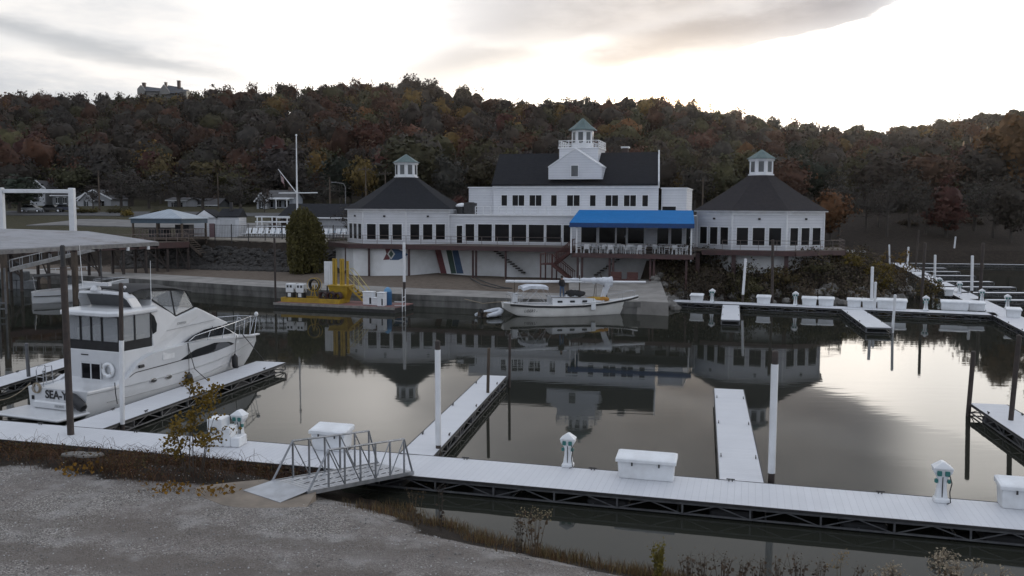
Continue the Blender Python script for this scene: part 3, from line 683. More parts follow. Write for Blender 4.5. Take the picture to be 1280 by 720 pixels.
mb = MB(); mb.loft([[(-1.0,-.03,.97),(-1.0,GW+.03,.97),(-1.0,GW+.03,.985),(-1.0,-.03,.985)],[(.05,.02,zf(0)+.015),(.05,GW-.02,zf(0)+.015),(.05,GW-.02,zf(0)+.03),(.05,.02,zf(0)+.03)]]); mb.build('ramp_plate', ALUP, gt)
for y in (0, GW):
    mb = MB(); mb.bar((-.05,y,zf(0)-.03),(GL,y,zf(GL)-.03),.06,.12); hh = 1.12
    x0, x1 = .75, GL-.42
    mb.tube([(0,y,zf(0)),(x0,y,zf(x0)+hh),(x1,y,zf(x1)+hh+.0),(GL-.05,y,zf(GL))], .034, 8)
    k = 5; xs_ = [x0+(x1-x0)*i/k for i in range(k+1)]
    for i, x in enumerate(xs_):
        mb.bar((x,y,zf(x)),(x,y,zf(x)+hh),.045)
        if i < k:
            a, c = (xs_[i], xs_[i+1])
            mb.tube([(a,y,zf(a)+hh),(c,y,zf(c))] if i < k/2 or y else [(a,y,zf(a)),(c,y,zf(c)+hh)], .019, 6)
    mb.build('railing', ALU, gt)
# pad under the gangway
mb = MB(); pp = [P(a,b_,.95) for a,b_ in ((226,611),(296,603),(330,600),(395,616),(384,634),(340,642),(278,632))]
ring = [[(p.x,p.y,z) for p in pp] for z in (.5,.97)]
mb.loft(ring)
tag(mb.build('concrete_pad', M('tan_concrete', (.23,.19,.15), (.15,.125,.10), 1.3, .9, bump=.2)), kind='structure')
# ------------------------------------------------------------------ motor yacht
YF = Frame(-19.7, 37.6, 21.5); YF.sx = 1.065
Y = thing('motor_yacht', 'large white flybridge motor yacht moored at the left finger pier', 'motor yacht', (-19.7,37.6,0), YF.rz); Y.scale = (1.065,1,1)
LB = 12.7
def itp(x, pts):
    return float(np.interp(x, [p[0] for p in pts], [p[1] for p in pts]))
SH = [(0,1.12),(1.5,1.14),(2.05,1.5),(2.6,2.05),(3.4,2.34),(5,2.46),(7,2.42),(9,2.26),(11,2.02),(LB,1.76)]
BW = [(0,1.70),(2,1.86),(4,1.98),(6,2.0),(7.5,1.92),(9,1.62),(10.3,1.18),(11.5,.62),(12.3,.22),(LB,.03)]      # half beam at deck
WW = [(0,1.58),(2,1.68),(4,1.72),(6,1.60),(7.5,1.36),(9,.95),(10.2,.52),(11.0,.20),(11.4,.03),(LB,.02)]
def stem(x): return 0 if x < 11.2 else (x-11.2)/1.5
def hy(x, z):
    """half beam of the hull at station x, height z"""
    zs = itp(x, SH); w, d = itp(x, WW), itp(x, BW); k = max(0, min(1, z/max(zs,.1)))
    c = k**.85 if x < 5 else k**(1.0+.06*(x-5))
    return w + (d-w)*c
def hull_ring(x):
    zs = itp(x, SH); zb = -.55 + .5*max(0, (x-8)/4.7) + max(0,(x-11.2))*1.0
    lv = [0 if False else v for v in (0,.12,.28,.45,.62,.80,.93,1)]
    ring = []
    for k in lv:
        z = max(zb, 0)+.0 + (zs-max(zb,0))*k; ring.append((x, -hy(x,z)*(1 if x < 11.2 else max(.03, 1-.0*x)), z))
    ring = [(x, -.02, zb)] + [(x, -max(.02, hy(x,0)*.75), zb*.6 + (0 if zb < 0 else zb*.4))] + ring
    return ring
mb = MB(); xs_ = [0,.8,1.6,2.05,2.6,3.4,4.4,5.4,6.4,7.4,8.3,9.1,9.8,10.4,11,11.5,12,12.4,LB]
st = [hull_ring(x) for x in xs_]
full = [r + [(p[0], -p[1], p[2]) for p in r[::-1]] for r in st]
mb.loft(full, caps=True); hull = mb.build('hull', W_GEL, Y, smooth=True)
# deck inside the sheer (fore deck and side decks)
mb = MB(); mb.loft([[(x, -itp(x,BW)+.04, itp(x,SH)-.012), (x, -itp(x,BW)*.5, itp(x,SH)+.04), (x, itp(x,BW)*.5, itp(x,SH)+.04), (x, itp(x,BW)-.04, itp(x,SH)-.012)] for x in xs_ if x >= 2.6], closed=False)
mb.build('foredeck', W_GEL, Y, smooth=True)
def hullstrip(name, mat, lo, hi, off=.012, par=Y, n=24, x0=None, x1=None, both=True):
    """band lying on the hull side between the curves lo(x) and hi(x)"""
    for s in ((-1, 1) if both else (-1,)):
        mb = MB(); rings = []
        for i in range(n+1):
            x = x0+(x1-x0)*i/n; a, c = itp(x, lo), itp(x, hi)
            rings.append([(x, s*(hy(x,a)+off), a), (x, s*(hy(x,(a+c)/2)+off), (a+c)/2), (x, s*(hy(x,c)+off), c), (x, s*(hy(x,c)-.02), c), (x, s*(hy(x,a)-.02), a)])
        mb.loft(rings); mb.build(name, mat, par)
hullstrip('hull_window', TINT, [(5.0,1.70),(7,1.72),(9.35,1.85)], [(5.0,1.715),(6.0,2.10),(7.4,2.24),(8.7,2.08),(9.35,1.87)], x0=5.02, x1=9.33)
hullstrip('feature_line', BLACKP, [(1.2,1.13),(2.0,1.38),(2.4,1.58),(5.1,1.70)], [(1.2,1.16),(2.0,1.41),(2.4,1.615),(5.1,1.735)], x0=2.1, x1=5.1)
hullstrip('rub_rail', M('grey_rail', (.40,.41,.42), None, 3, .4), [(0,1.02),(4,1.06),(8,1.20),(12.4,1.50)], [(0,1.06),(4,1.10),(8,1.24),(12.4,1.54)], .035, x0=.05, x1=12.3, n=30)
hullstrip('sheer_stripe', STEELD, [(9.3,2.10),(11,1.92),(12.6,1.67)], [(9.3,2.13),(11,1.95),(12.6,1.70)], .014, x0=9.4, x1=12.6)
hullstrip('spray_rail', M('grey_spray_rail', (.45,.46,.47), None, 3, .4), [(1,.52),(6,.62),(11,.95)], [(1,.55),(6,.65),(11,.98)], .03, x0=1, x1=10.8)  # thin raised strip low on the hull, evenly greyer than the gelcoat
for x in (3.45, 4.35):
    mb = MB(); mb.lathe([(.20,0),(.20,.03),(.16,.035)], 18); o = mb.build('porthole', TINT, Y); o.scale = (1,.5,1); o.rotation_euler = (PI/2,0,0); o.location = (x, -hy(x,1.04)-.005, 1.04)
    mb = MB(); mb.torus((0,0,.02), .20, .022, 'z', 20, 6); o2 = mb.build('porthole_rim', CHROME, o)
# cockpit: transom wall, coaming, swim platform, aft bulkhead
mb = MB(); mb.bevbox(-1.55, .05, -1.85, 1.85, .20, .34, .05); mb.build('swim_platform', W_GEL, Y)
mb = MB(); mb.bevbox(-.32, .04, -.95, 1.1, .34, .68, .06); mb.build('transom_bench', W_GEL, Y)
mb = MB(); mb.box(.12, 1.95, -1.5, 1.5, .70, .76); mb.build('cockpit_floor', M('cockpit_floor_gelcoat', (.55,.56,.57), None, 2, .5), Y)
mb = MB()
mb.loft([[(x,s*(itp(x,BW)+.02),itp(x,SH)),(x,s*(itp(x,BW)-.22),itp(x,SH)+.01),(x,s*(itp(x,BW)-.22),itp(x,SH)+.07),(x,s*(itp(x,BW)+.0),itp(x,SH)+.07)] for x in (0,.7,1.4,1.9)] if False else [[(0,-1.72,1.11),(.2,-1.72,1.11),(.2,-1.72,1.18),(0,-1.72,1.18)],[(0,1.72,1.11),(.2,1.72,1.11),(.2,1.72,1.18),(0,1.72,1.18)]])
for s in (-1,1):
    mb.loft([[(x,s*(itp(x,BW)+.03),itp(x,SH)),(x,s*(itp(x,BW)-.24),itp(x,SH)),(x,s*(itp(x,BW)-.24),itp(x,SH)+.07),(x,s*(itp(x,BW)+.02),itp(x,SH)+.07)] for x in (.05,.7,1.4,1.75)])
mb.build('coaming', W_GEL, Y)
# the superstructure: main house
HB = 1.62
mb = MB()
prof = [(1.8,.76),(1.8,2.62),(3.7,2.62),(3.7,4.28),(3.95,4.76),(4.4,4.5),(5.3,3.78),(6.85,4.06),(7.3,3.86),(9.12,3.0),(8.6,2.92),(9.9,2.24),(9.9,1.8),(3.0,1.7),(3.0,.76)]
def hw(x, z):
    b = 1.66 if x < 5 else 1.66-.06*(x-5)**1.2
    return max(.3, b - .11*max(0, z-2.4))
mb.loft([[(x, -hw(x,z), z) for x, z in prof], [(x, hw(x,z), z) for x, z in prof]], caps=True)
house = mb.build('superstructure', W_GEL, Y, bevel=.05)
# side windows of the saloon
for s in (-1,1):
    mb = MB(); pl = [(5.6,2.49),(6.3,2.74),(7.2,2.92),(8.45,2.95),(9.1,2.60),(9.35,2.42),(7.5,2.49)]
    ring = [[(x, s*(hw(x,z)+.004), z) for x, z in pl], [(x, s*(hw(x,z)+.02), z) for x, z in pl]]; mb.loft(ring); sw_ = mb.build('side_window', TINT, Y)
    mb = MB(); mb.bar((7.75,s*(hw(7.75,2.7)+.02),2.5),(7.75,s*(hw(7.75,2.9)+.02),3.0),.03); mb.build('mullion', BLACKP, sw_)
    mb = MB(); pl = [(3.74,3.15),(3.74,4.15),(3.95,3.98),(4.06,3.6),(3.98,3.25)]
    mb.loft([[(x, s*(hw(x,z)+.004), z) for x, z in pl], [(x, s*(hw(x,z)+.016), z) for x, z in pl]]); mb.build('vent_window', TINT, Y)
# windscreen
mb = MB(); mb.loft([[(8.72,-1.1,2.93),(8.72,1.1,2.93),(8.7,1.1,2.90),(8.7,-1.1,2.90)],[(9.96,-.95,2.27),(9.96,.95,2.27),(9.92,.95,2.24),(9.92,-.95,2.24)]]); mb.build('windscreen', TINT, Y)
# aft bulkhead details: door, vent, ladder
mb = MB(); mb.box(1.755,1.797,-.55,.57,.77,2.0); dr = mb.build('cockpit_door', GLASSD, Y)
mb = MB()
for y in (-.57,.01,.59): mb.bar((1.745,y,.77),(1.745,y,2.03),.05)
mb.bar((1.745,-.59,2.03),(1.745,.61,2.03),.05); mb.build('door_frame', W_GEL, dr)
mb = MB(); mb.box(1.775,1.797,.2,.62,2.36,2.41); mb.build('name_plate', STEELD, Y)
# aft deck enclosure
z0, z1 = 2.62, 4.20; EX0, EX1, EY = 1.86, 3.66, 1.60
mb = MB(); 
mb.box(EX0-.02,EX1,-EY-.01,-EY+.02,z0,z0+.42); mb.box(EX0-.02,EX1,EY-.02,EY+.01,z0,z0+.42); mb.box(EX0-.03,EX0,-EY-.01,EY+.01,z0,z0+.42)
mb.build('canvas_skirt', CANVAS, Y)
mb = MB()
mb.box(EX0,EX0+.01,-EY,EY,z0+.42,z1); mb.build('aft_vinyl_window', CLEAR, Y)
for s in (-1,1):
    mb = MB(); mb.box(EX0+.02,EX1,s*EY-.005,s*EY+.005,z0+.42,z1); mb.build('side_vinyl_window', CLEAR, Y)
for y in (-EY,-.62,.02,.66,EY): mb = MB(); mb.bar((EX0-.015,y,z0+.4),(EX0-.015,y,z1),.07); mb.build('zip', CANVAS, Y)
for x in (2.7,3.62):
    for s in (-1,1): mb = MB(); mb.bar((x,s*(EY+.012),z0+.4),(x,s*(EY+.012),z1),.06); mb.build('zip', CANVAS, Y)
mb = MB(); mb.bar((EX0-.015,-EY,z1-.03),(EX0-.015,EY,z1-.03),.06); mb.build('zip', CANVAS, Y)
mb = MB(); mb.box(EX0+.15,EX1-.1,-1.3,-.3,2.62,3.2); mb.box(EX0+.4,EX1-.1,.2,1.35,2.62,3.5); mb.build('aft_seat', M('cream_cushion', (.45,.44,.42), None, 4, .8), Y)
# hardtop
mb = MB(); rings = []
for z, i in ((4.18,.10),(4.22,0),(4.36,.0),(4.44,.10),(4.50,.5)):
    rings.append([(1.45+i+.25,-1.72+i,z),(3.95,-1.72+i*.6,z),(4.2,-1.3+i*.4,z+.02),(4.2,1.3-i*.4,z+.02),(3.95,1.72-i*.6,z),(1.45+i+.25,1.72-i,z),(1.45+i,1.4-i,z),(1.45+i,-1.4+i,z)])
mb.loft(rings); mb.build('hardtop', W_GEL, Y, bevel=.03)
# radar arch
mb = MB(); ap = [(-1.55,4.42),(-1.46,4.85),(-1.28,5.08),(0,5.14),(1.28,5.08),(1.46,4.85),(1.55,4.42)]
for (y0_,za),(y1_,zb_) in zip(ap[:-1], ap[1:]):
    lean = lambda z: 2.2+.55*(5.3-z)+.0
    mb.loft([[(lean(za),y0_,za),(lean(za)+.55,y0_,za-.02),(lean(za)+.52,y0_,za+.11),(lean(za)+.03,y0_,za+.12)],[(lean(zb_),y1_,zb_),(lean(zb_)+.55,y1_,zb_-.02),(lean(zb_)+.52,y1_,zb_+.11),(lean(zb_)+.03,y1_,zb_+.12)]])
arch = mb.build('radar_arch', W_GEL, Y, bevel=.03)
mb = MB(); mb.lathe([(.22,5.22),(.24,5.3),(.18,5.42),(.12,5.5)], 12, (2.4,.3,0)); mb.box(2.32,2.5,-.55,.95,5.48,5.62); mb.build('radar_scanner', W_GEL, arch)
mb = MB(); mb.tube([(2.5,1.2,5.3),(2.45,1.25,7.3)], [.02,.008], 6); mb.tube([(3.7,-1.6,4.6),(3.66,-1.66,6.6)], [.02,.009], 6); mb.build('antenna', W_PAINT, arch)
mb = MB(); mb.loft([[(2.95,-1.2,4.5),(2.95,1.2,4.5),(2.98,1.2,4.5),(2.98,-1.2,4.5)],[(2.6,-1.1,5.06),(2.6,1.1,5.06),(2.63,1.1,5.06),(2.63,-1.1,5.06)]]); mb.build('arch_screen', M('grey_mesh', (.10,.105,.11), None, 3, .6), arch)
mb = MB(); mb.ball((2.9,-.9,5.4), .07); mb.tube([(2.9,-.9,5.3),(2.9,-.9,5.46)], .02); mb.build('anchor_light', W_GEL, arch)
# flybridge windscreen enclosure and bimini
fb = [(3.85,-1.45,4.78),(5.3,-1.42,3.82),(6.8,-1.15,4.08),(6.8,1.15,4.08),(5.3,1.42,3.82),(3.85,1.45,4.78)]
ft = [(3.95,-1.40,5.16),(5.1,-1.36,5.10),(6.35,-1.05,4.98),(6.35,1.05,4.98),(5.1,1.36,5.10),(3.95,1.40,5.16)]
mb = MB()
for i in range(5): mb.poly([fb[i], fb[i+1], ft[i+1], ft[i]])
mb.build('flybridge_vinyl', CLEAR, Y)
mb = MB()
for p, q in list(zip(fb, ft))[1:5]: mb.bar(p, q, .055)
for a in (fb, ft):
    for i in range(5): mb.bar(a[i], a[i+1], .06)
mb.build('flybridge_zips', CANVAS, Y)
mb = MB(); rings = []
for x, zt in ((2.7,5.34),(3.3,5.46),(4.2,5.46),(5.2,5.36),(6.4,5.08)):
    rings.append([(x,y,zt-.16*(abs(y)/1.4)**2) for y in (-1.42,-1,-.5,0,.5,1,1.42)] + [(x,y,zt-.05-.16*(abs(y)/1.4)**2) for y in (1.42,1,.5,0,-.5,-1,-1.42)])
mb.loft(rings); mb.build('bimini_top', CANVAS, Y, smooth=True)
mb = MB(); mb.box(4.3,5.2,-.9,.9,3.8,4.1); mb.bevbox(4.9,5.2,-.5,.0,4.1,4.7,.05); mb.build('flybridge_seat', W_GEL, Y)
# bow rail
for s in (-1,1):
    mb = MB(); top = []
    for x in (5.7,6.1,7.2,8.4,9.6,10.8,11.8,12.75):
        y = itp(min(x,12.6),BW)*.93; z = itp(min(x,LB),SH)
        top.append((x, s*max(y,.06), z+(.12 if x == 5.7 else .30+.80*min(1,(x-5.9)/6))))
    mb.tube(top, .022, 8)
    for i in range(2, len(top)):
        x, y, z = top[i]; xb = min(x-.22, 12.4); mb.tube([(xb, s*max(itp(xb,BW)*.92,.05), itp(xb,SH)), (x,y,z)], .016, 6)
    mb.tube([(p[0]-.1,p[1],p[2]-.28) for p in top[4:]], .012, 6)
    mb.build('bow_rail', CHROME, Y, smooth=True)
mb = MB(); mb.ball((12.8,0,2.98), .12, sq=(1,1,1.2)); mb.build('bow_light', W_GEL, Y)
mb = MB(); mb.bevbox(11.9,12.95,-.12,.12,1.77,1.86,.02); mb.build('bow_pulpit', W_GEL, Y)
mb = MB(); mb.tube([(11.4,0,1.95),(11.4,0,2.75)], .02); mb.torus((11.4,0,2.85), .1, .02, 'x'); mb.build('burgee_staff', CHROME, Y)
mb = MB(); mb.bevbox(7.5,7.9,-.25,.25,3.72,3.9,.03); mb.build('spotlight', W_GEL, Y)
# ladder with coiled rope, at the port quarter
mb = MB()
for y in (.95,1.35): mb.tube([(.15,y,.75),(.13,y,1.9),(.22,y,2.05),(.55,y,2.05),(.6,y,1.25)], .02, 6)
for z in (1.0,1.3,1.6): mb.tube([(.14,.95,z),(.14,1.35,z)], .015, 6)
mb.build('boarding_rail', CHROME, Y)
# lettering on the transom
def letters(body, mat, size, loc, rot, name, parent, extrude=.004, bold=0.0, shear=0):
    cu = bpy.data.curves.new(name, 'FONT'); cu.body = body; cu.size = size; cu.extrude = extrude; cu.offset = bold; cu.align_x = 'CENTER'; cu.align_y = 'CENTER'; cu.shear = shear
    tmp = bpy.data.objects.new(name, cu); COL.objects.link(tmp)
    dg = bpy.context.evaluated_depsgraph_get(); me = bpy.data.meshes.new_from_object(tmp.evaluated_get(dg))
    bpy.data.objects.remove(tmp); me.materials.clear(); me.materials.append(mat)
    o = bpy.data.objects.new(name, me); COL.objects.link(o); o.parent = parent; o.location = loc; o.rotation_euler = rot; return o
letters('SEA-YA', BLACKP, .50, (-.018,-.12,.90), (PI/2,0,-PI/2), 'boat_name', Y, bold=.014)
letters('PEORIA', M('grey_lettering', (.35,.36,.37), None, 3, .5), .16, (-.335,-.5,.52), (PI/2,0,-PI/2), 'home_port', Y)
for s in (-1,): letters('CARVER', M('grey_badge', (.28,.29,.30), None, 3, .4), .16, (5.6,-hw(5.6,3.45)-.012,3.45), (PI/2,0,0), 'builder_badge', Y, shear=.3)
mb = MB(); mb.bar((4.6,-hw(5,3.2)-.01,3.2),(8.0,-hw(7.5,3.3)-.01,3.32),.012,.03); mb.build('side_pinstripe', M('pinstripe', (.35,.36,.38), None, 3, .4), Y)
mb = MB(); mb.box(3.95,4.65,-hy(4.3,2.1)-.006,-hy(4.3,2.1)+.05,1.93,2.3) ; mb.build('side_hatch', M('hatch_gelcoat', (.70,.71,.72), None, 3, .3), Y)
mb = MB(); mb.bevbox(2.55,2.85,-1.99,-1.9,1.78,1.92,.02); mb.build('hawse_pipe', BLACKP, Y)
mb = MB(); mb.bevbox(-.03,.0,-1.62,-1.48,.55,.75,.01); mb.bevbox(-.03,0,1.35,1.5,.62,.8,.01); mb.build('shore_inlet', BLACKP, Y)
# lifebuoy, fenders and lines are things hung on the yacht
p = YF.w(1.70,-1.05,1.78); t = thing('lifebuoy', 'white ring lifebuoy hung beside the yacht cockpit door', 'lifebuoy', p, YF.rz)
mb = MB(); mb.torus((0,0,0), .27, .085, 'x', 24, 10); mb.build('ring', W_PLASTIC, t, smooth=True)
mb = MB()
for a in range(4): mb.torus((.0,.27*math.cos(a*PI/2+.4),.27*math.sin(a*PI/2+.4)), .095, .012, 'y' if a % 2 == 0 else 'z', 12, 6)
mb.build('grab_rope', ROPE, t)
def fender(label, pos, rz, tilt, s=1.0, topw=None):
    t = thing('fender', label, 'fender', pos, rz, 'black fenders on the yacht')
    mb = MB(); mb.lathe([(.03,-.36*s),(.12*s,-.33*s),(.155*s,-.24*s),(.16*s,.2*s),(.12*s,.31*s),(.05*s,.36*s),(.04*s,.42*s)], 14); o = mb.build('bladder', BLACKP, t, smooth=True); o.rotation_euler = tilt
    if topw:
        mb = MB(); q = Vector(topw)-Vector(pos); q.rotate(Matrix.Rotation(-rz, 3, 'Z')); mb.tube([(0,0,.4*s), q], .014, 6); mb.build('lanyard', ROPED, t)
    return t
fender('black fender hanging at the yacht bow over the finger pier', YF.w(9.6,-hy(9.6,1.1)-.18,.85), YF.rz, (0,0,0), 1.0, YF.w(9.4,-1.5,2.3))
fender('black fender hanging low amidships behind the yellow sapling', YF.w(5.6,-hy(5.6,.7)-.17,.62), YF.rz, (0,0,0), 1.05, YF.w(5.5,-2.0,2.5))
fender('large black fender lying slanted across the yacht transom corner', YF.w(-.22,-1.35,.78), YF.rz, (R(-58),0,0), 1.45)
def line(name, label, pts, mat, r=.018, cat='mooring line', sag=None):
    mb = MB()
    if sag:
        a, b_ = Vector(pts[0]), Vector(pts[-1]); pts = [a.lerp(b_, i/10) - Vector((0,0,sag*4*(i/10)*(1-i/10))) for i in range(11)]
    o0 = Vector(pts[0]); mb.tube([Vector(p)-o0 for p in pts], r, 6); o = mb.build(name, mat, None, o0); return tag(o, label, cat)
line('mooring_line', 'dark bow line from the yacht to the tip of its finger pier', [YF.w(10.2,-1.2,2.25), YF.w(11.0,-1.1,1.55), P(330,450,.52)], ROPED, .022)
line('mooring_line', 'dark spring line hanging straight down the yacht side amidships', [YF.w(5.45,-1.99,2.5), YF.w(5.75,-2.1,1.2), YF.w(6.1,-2.6,.55)], ROPED, .02)
line('mooring_line', 'dark stern line dropping from the cockpit corner to the dock', [YF.w(1.3,-1.86,1.36), YF.w(1.2,-2.0,.9), YF.w(1.0,-2.3,.52)], ROPED, .022)
line('mooring_line', 'tan stern lines slung from the yacht to the left dock', [YF.w(.1,1.7,1.3), YF.w(-.5,3.6,.52)], ROPE, .024, sag=.3)
t = thing('rope_coil', 'coil of tan rope hung on the yacht boarding rail', 'rope', YF.w(.05,1.15,1.15), YF.rz)
mb = MB()
for k in range(5): mb.torus((-.03-.025*k,.03*math.sin(k*2),0), .2+.01*(k % 3), .02, 'x', 16, 5)
mb.build('loops', ROPE, t)

# ------------------------------------------------------------------ small hull maker
def loft_hull(mb, stations, n=7):
    """stations: (x, half beam deck, half beam waterline, keel z, sheer z)"""
    rings = []
    for x, bd, bw, zk, zs in stations:
        r = [(x, -.015, zk), (x, -bw*.8, zk*.55 if zk < 0 else zk+.01)]
        for k in range(n):
            u = k/(n-1); z0_ = max(0, zk); r.append((x, -(bw+(bd-bw)*u**.9), z0_+(zs-z0_)*u))
        rings.append(r + [(a, -b_, c) for a, b_, c in r[::-1]])
    return mb.loft(rings)
# cabin cruiser under the canopy
p0, p1 = P(40,378,0), P(134,374,0); v = p1-p0; CF = Frame(p0.x, p0.y, math.degrees(math.atan2(v.x, v.y)))
L_ = 8.4
c = thing('cabin_cruiser', 'white cabin cruiser with a dark canvas top under the flat canopy', 'motorboat', (p0.x, p0.y, 0), CF.rz)
mb = MB(); loft_hull(mb, [(0,1.25,1.15,-.2,.95),(.6,1.32,1.2,-.3,1.05),(2,1.4,1.25,-.35,1.15),(4,1.4,1.15,-.35,1.25),(5.6,1.15,.75,-.3,1.4),(7,.75,.3,-.15,1.7),(7.9,.35,.05,.15,1.9),(8.6,.04,.02,.7,2.0)]); mb.build('hull', W_GEL, c, smooth=True)
mb = MB(); mb.loft([[(2.6,-1.15,1.15),(2.6,1.15,1.15),(2.6,.95,1.75),(2.6,-.95,1.75)],[(4.6,-1.1,1.3),(4.6,1.1,1.3),(4.6,.85,1.85),(4.6,-.85,1.85)],[(7.4,-.4,1.5),(7.4,.4,1.5),(7.4,.3,1.58),(7.4,-.3,1.58)]]); mb.build('cabin', W_GEL, c, smooth=True)
mb = MB(); mb.loft([[(3.0,-1.12,1.7),(4.6,-.9,1.75),(4.6,.9,1.75),(3.0,1.12,1.7)],[(2.6,-1.05,2.35),(3.5,-.8,2.35),(3.5,.8,2.35),(2.6,1.05,2.35)]]); mb.build('windscreen', TINT, c)
mb = MB(); mb.loft([[(.2,-1.2,2.5),(.2,0,2.62),(.2,1.2,2.5),(.2,1.2,2.45),(.2,-1.2,2.45)],[(1.8,-1.2,2.62),(1.8,0,2.75),(1.8,1.2,2.62),(1.8,1.2,2.57),(1.8,-1.2,2.57)],[(3.3,-1.0,2.45),(3.3,0,2.55),(3.3,1.0,2.45),(3.3,1.0,2.4),(3.3,-1.0,2.4)]]); mb.build('canvas_top', CANVAS, c)
mb = MB(); mb.tube([(3.4,-1.05,1.35),(5.5,-1.05,1.95),(7.2,-.55,2.1),(8.4,0,2.15),(7.2,.55,2.1),(5.5,1.05,1.95)], .02, 6)
for x, y in ((5.5,1.05),(7.2,.55),(8.3,.03)):
    for s in (-1,1): mb.tube([(x-.1,s*y,1.4),(x,s*y,2.0)], .014, 6)
mb.build('bow_rail', CHROME, c)
mb = MB(); mb.tube([(.3,-1.2,1.15),(.15,-1.2,2.5)], .025, 6); mb.tube([(.3,1.2,1.15),(.15,1.2,2.5)], .025, 6); mb.build('canvas_frame', CHROME, c)
mb = MB(); mb.box(.1,2.6,-1.42,-1.40,.62,.70); mb.build('hull_stripe', STEELD, c)

# ------------------------------------------------------------------ sailboat alongside the sea wall
s0, s1 = P(640,394.5,0), P(787,391.5,0); v = s1-s0; SAZ = math.degrees(math.atan2(v.x, v.y)); SF = Frame(s0.x, s0.y, SAZ)
k = KS = v.length/9.6
sb = thing('sailboat', 'white sailboat with its mast laid along the deck beside the sea wall', 'sailboat', (s0.x, s0.y, 0), SF.rz)
hs = [(-.75,.62,.10,.72,1.16),(-.3,.85,.25,.38,1.12),(.3,1.05,.6,.05,1.08),(1.5,1.35,1.2,-.4,1.0),(3.5,1.55,1.4,-.5,.95),(5.5,1.45,1.2,-.5,.98),(7.3,1.05,.7,-.45,1.1),(8.8,.55,.22,-.3,1.28),(9.7,.25,.04,0,1.42),(10.3,.03,.02,.7,1.55)]
hs = [(x*k, a, b_, z, q) for x, a, b_, z, q in hs]
CREAM = M('cream_hull', (.78,.765,.73), (.64,.62,.58), .8, .35)
mb = MB(); loft_hull(mb, hs); mb.build('hull', CREAM, sb, smooth=True)
def sh(x): return itp(x, [(h[0], h[4]) for h in hs])
def sbm(x): return itp(x, [(h[0], h[1]) for h in hs])
for s in (-1,1):
    mb = MB(); mb.loft([[(x,s*(sbm(x)+.02),sh(x)-.20),(x,s*(sbm(x)+.025),sh(x)-.04),(x,s*(sbm(x)-.03),sh(x)-.04),(x,s*(sbm(x)-.03),sh(x)-.2)] for x in [h[0] for h in hs][1:]]); mb.build('sheer_stripe', BLACKP, sb)
mb = MB(); mb.loft([[(x,-sbm(x)*.97,sh(x)-.02),(x,0,sh(x)+.06),(x,sbm(x)*.97,sh(x)-.02)] for x in [h[0] for h in hs]], closed=False); mb.build('deck', W_GEL, sb)
mb = MB(); mb.loft([[(3.0*k,-1.05,.95),(3.0*k,1.05,.95),(3.0*k,.9,1.62),(3.0*k,-.9,1.62)],[(5.2*k,-1.0,1.0),(5.2*k,1.0,1.0),(5.2*k,.85,1.55),(5.2*k,-.85,1.55)],[(7.3*k,-.6,1.15),(7.3*k,.6,1.15),(7.3*k,.5,1.35),(7.3*k,-.5,1.35)]]); cab = mb.build('cabin', W_GEL, sb)
for x in (3.6,4.6,5.6):
    mb = MB(); mb.bevbox(x*k-.22,x*k+.22,-1.04+.02*(x-3.6),-.93,1.14,1.32,.03); mb.build('cabin_window', TINT, sb)
mb = MB(); mb.box(2.9*k,6.2*k,-.93,-.86,1.56,1.60); mb.box(2.9*k,6.2*k,.86,.93,1.56,1.60); mb.build('grab_rail', TIMBER, sb)
mb = MB(); mb.box(4.2*k,5.2*k,-.35,.35,1.58,1.78); mb.bevbox(4.3*k,5.0*k,-.3,.3,1.78,1.98,.05); mb.build('hatch', W_GEL, sb)
# bimini on a frame over the cockpit
mb = MB(); mb.loft([[(x,y,z-.1*abs(y)) for y in (-1,-.5,0,.5,1)]+[(x,y,z-.25-.1*abs(y)) for y in (1,.5,0,-.5,-1)] for x, z in ((.75,2.55),(1.4,2.72),(2.5,2.68),(2.95,2.6))]); mb.build('bimini', CLOTHW, sb)
mb = MB()
for s in (-.95,.95):
    for a, b_ in (((.9,1.1),(2.2,2.45)),((2.9,1.0),(1.5,2.5)),((3.4,1.3),(2.7,2.5)),((.3,1.1),(.9,2.4))): mb.tube([(a[0],s,a[1]),(b_[0],s,b_[1])], .018, 6)
mb.build('bimini_frame', CHROME, sb)
mb = MB()
for x in (-.3,.3,1.2):
    for s in (-1,1): mb.tube([(x,s*sbm(max(x,0))*.95,sh(x)),(x-.05,s*sbm(max(x,0))*.95,sh(x)+.7)], .015, 6)
mb.tube([(1.2,-1.2,1.7),(-.35,-.75,1.8),(-.35,.75,1.8),(1.2,1.2,1.7)], .016, 6)
for x in (7.6,8.8,9.9):
    for s in (-1,1): mb.tube([(x*k,s*sbm(x*k)*.9,sh(x*k)),(x*k+.05,s*sbm(x*k)*.9,sh(x*k)+.6)], .013, 6)
mb.tube([(7.6*k,-.9,1.75),(8.8*k,-.5,1.9),(10.1*k,0,2.05),(8.8*k,.5,1.9),(7.6*k,.9,1.75)], .014, 6)
mb.build('pulpit_rails', CHROME, sb)
for pts_, r_ in (([(8.6,0,sh(8.6)),(7.9,0,3.5)],.05),([(7.4,-.35,1.3),(7.5,0,3.45),(7.4,.35,1.3)],.03),([(6.0,0,1.5),(6.0,0,3.4)],.05),([(.2,-.3,1.1),(.2,0,3.1),(.2,.3,1.1)],.025)):
    mb = MB(); mb.tube(pts_, r_, 6); mb.build('mast_crutch', TIMBER, sb)
a, b_ = SF.loc(PY(632,351.5,s0.y)), SF.loc(PY(828,357.5,s0.y-1.3))
mast = MB(); mast.tube([(a.x,.05,a.z),(b_.x,.05,b_.z)], [.12,.11], 10); mast.build('mast', W_PAINT, sb, smooth=True)
mb = MB(); A_, B_ = SF.loc(PY(707,350.5,s0.y)), SF.loc(PY(779,354,s0.y-1)); rings = []
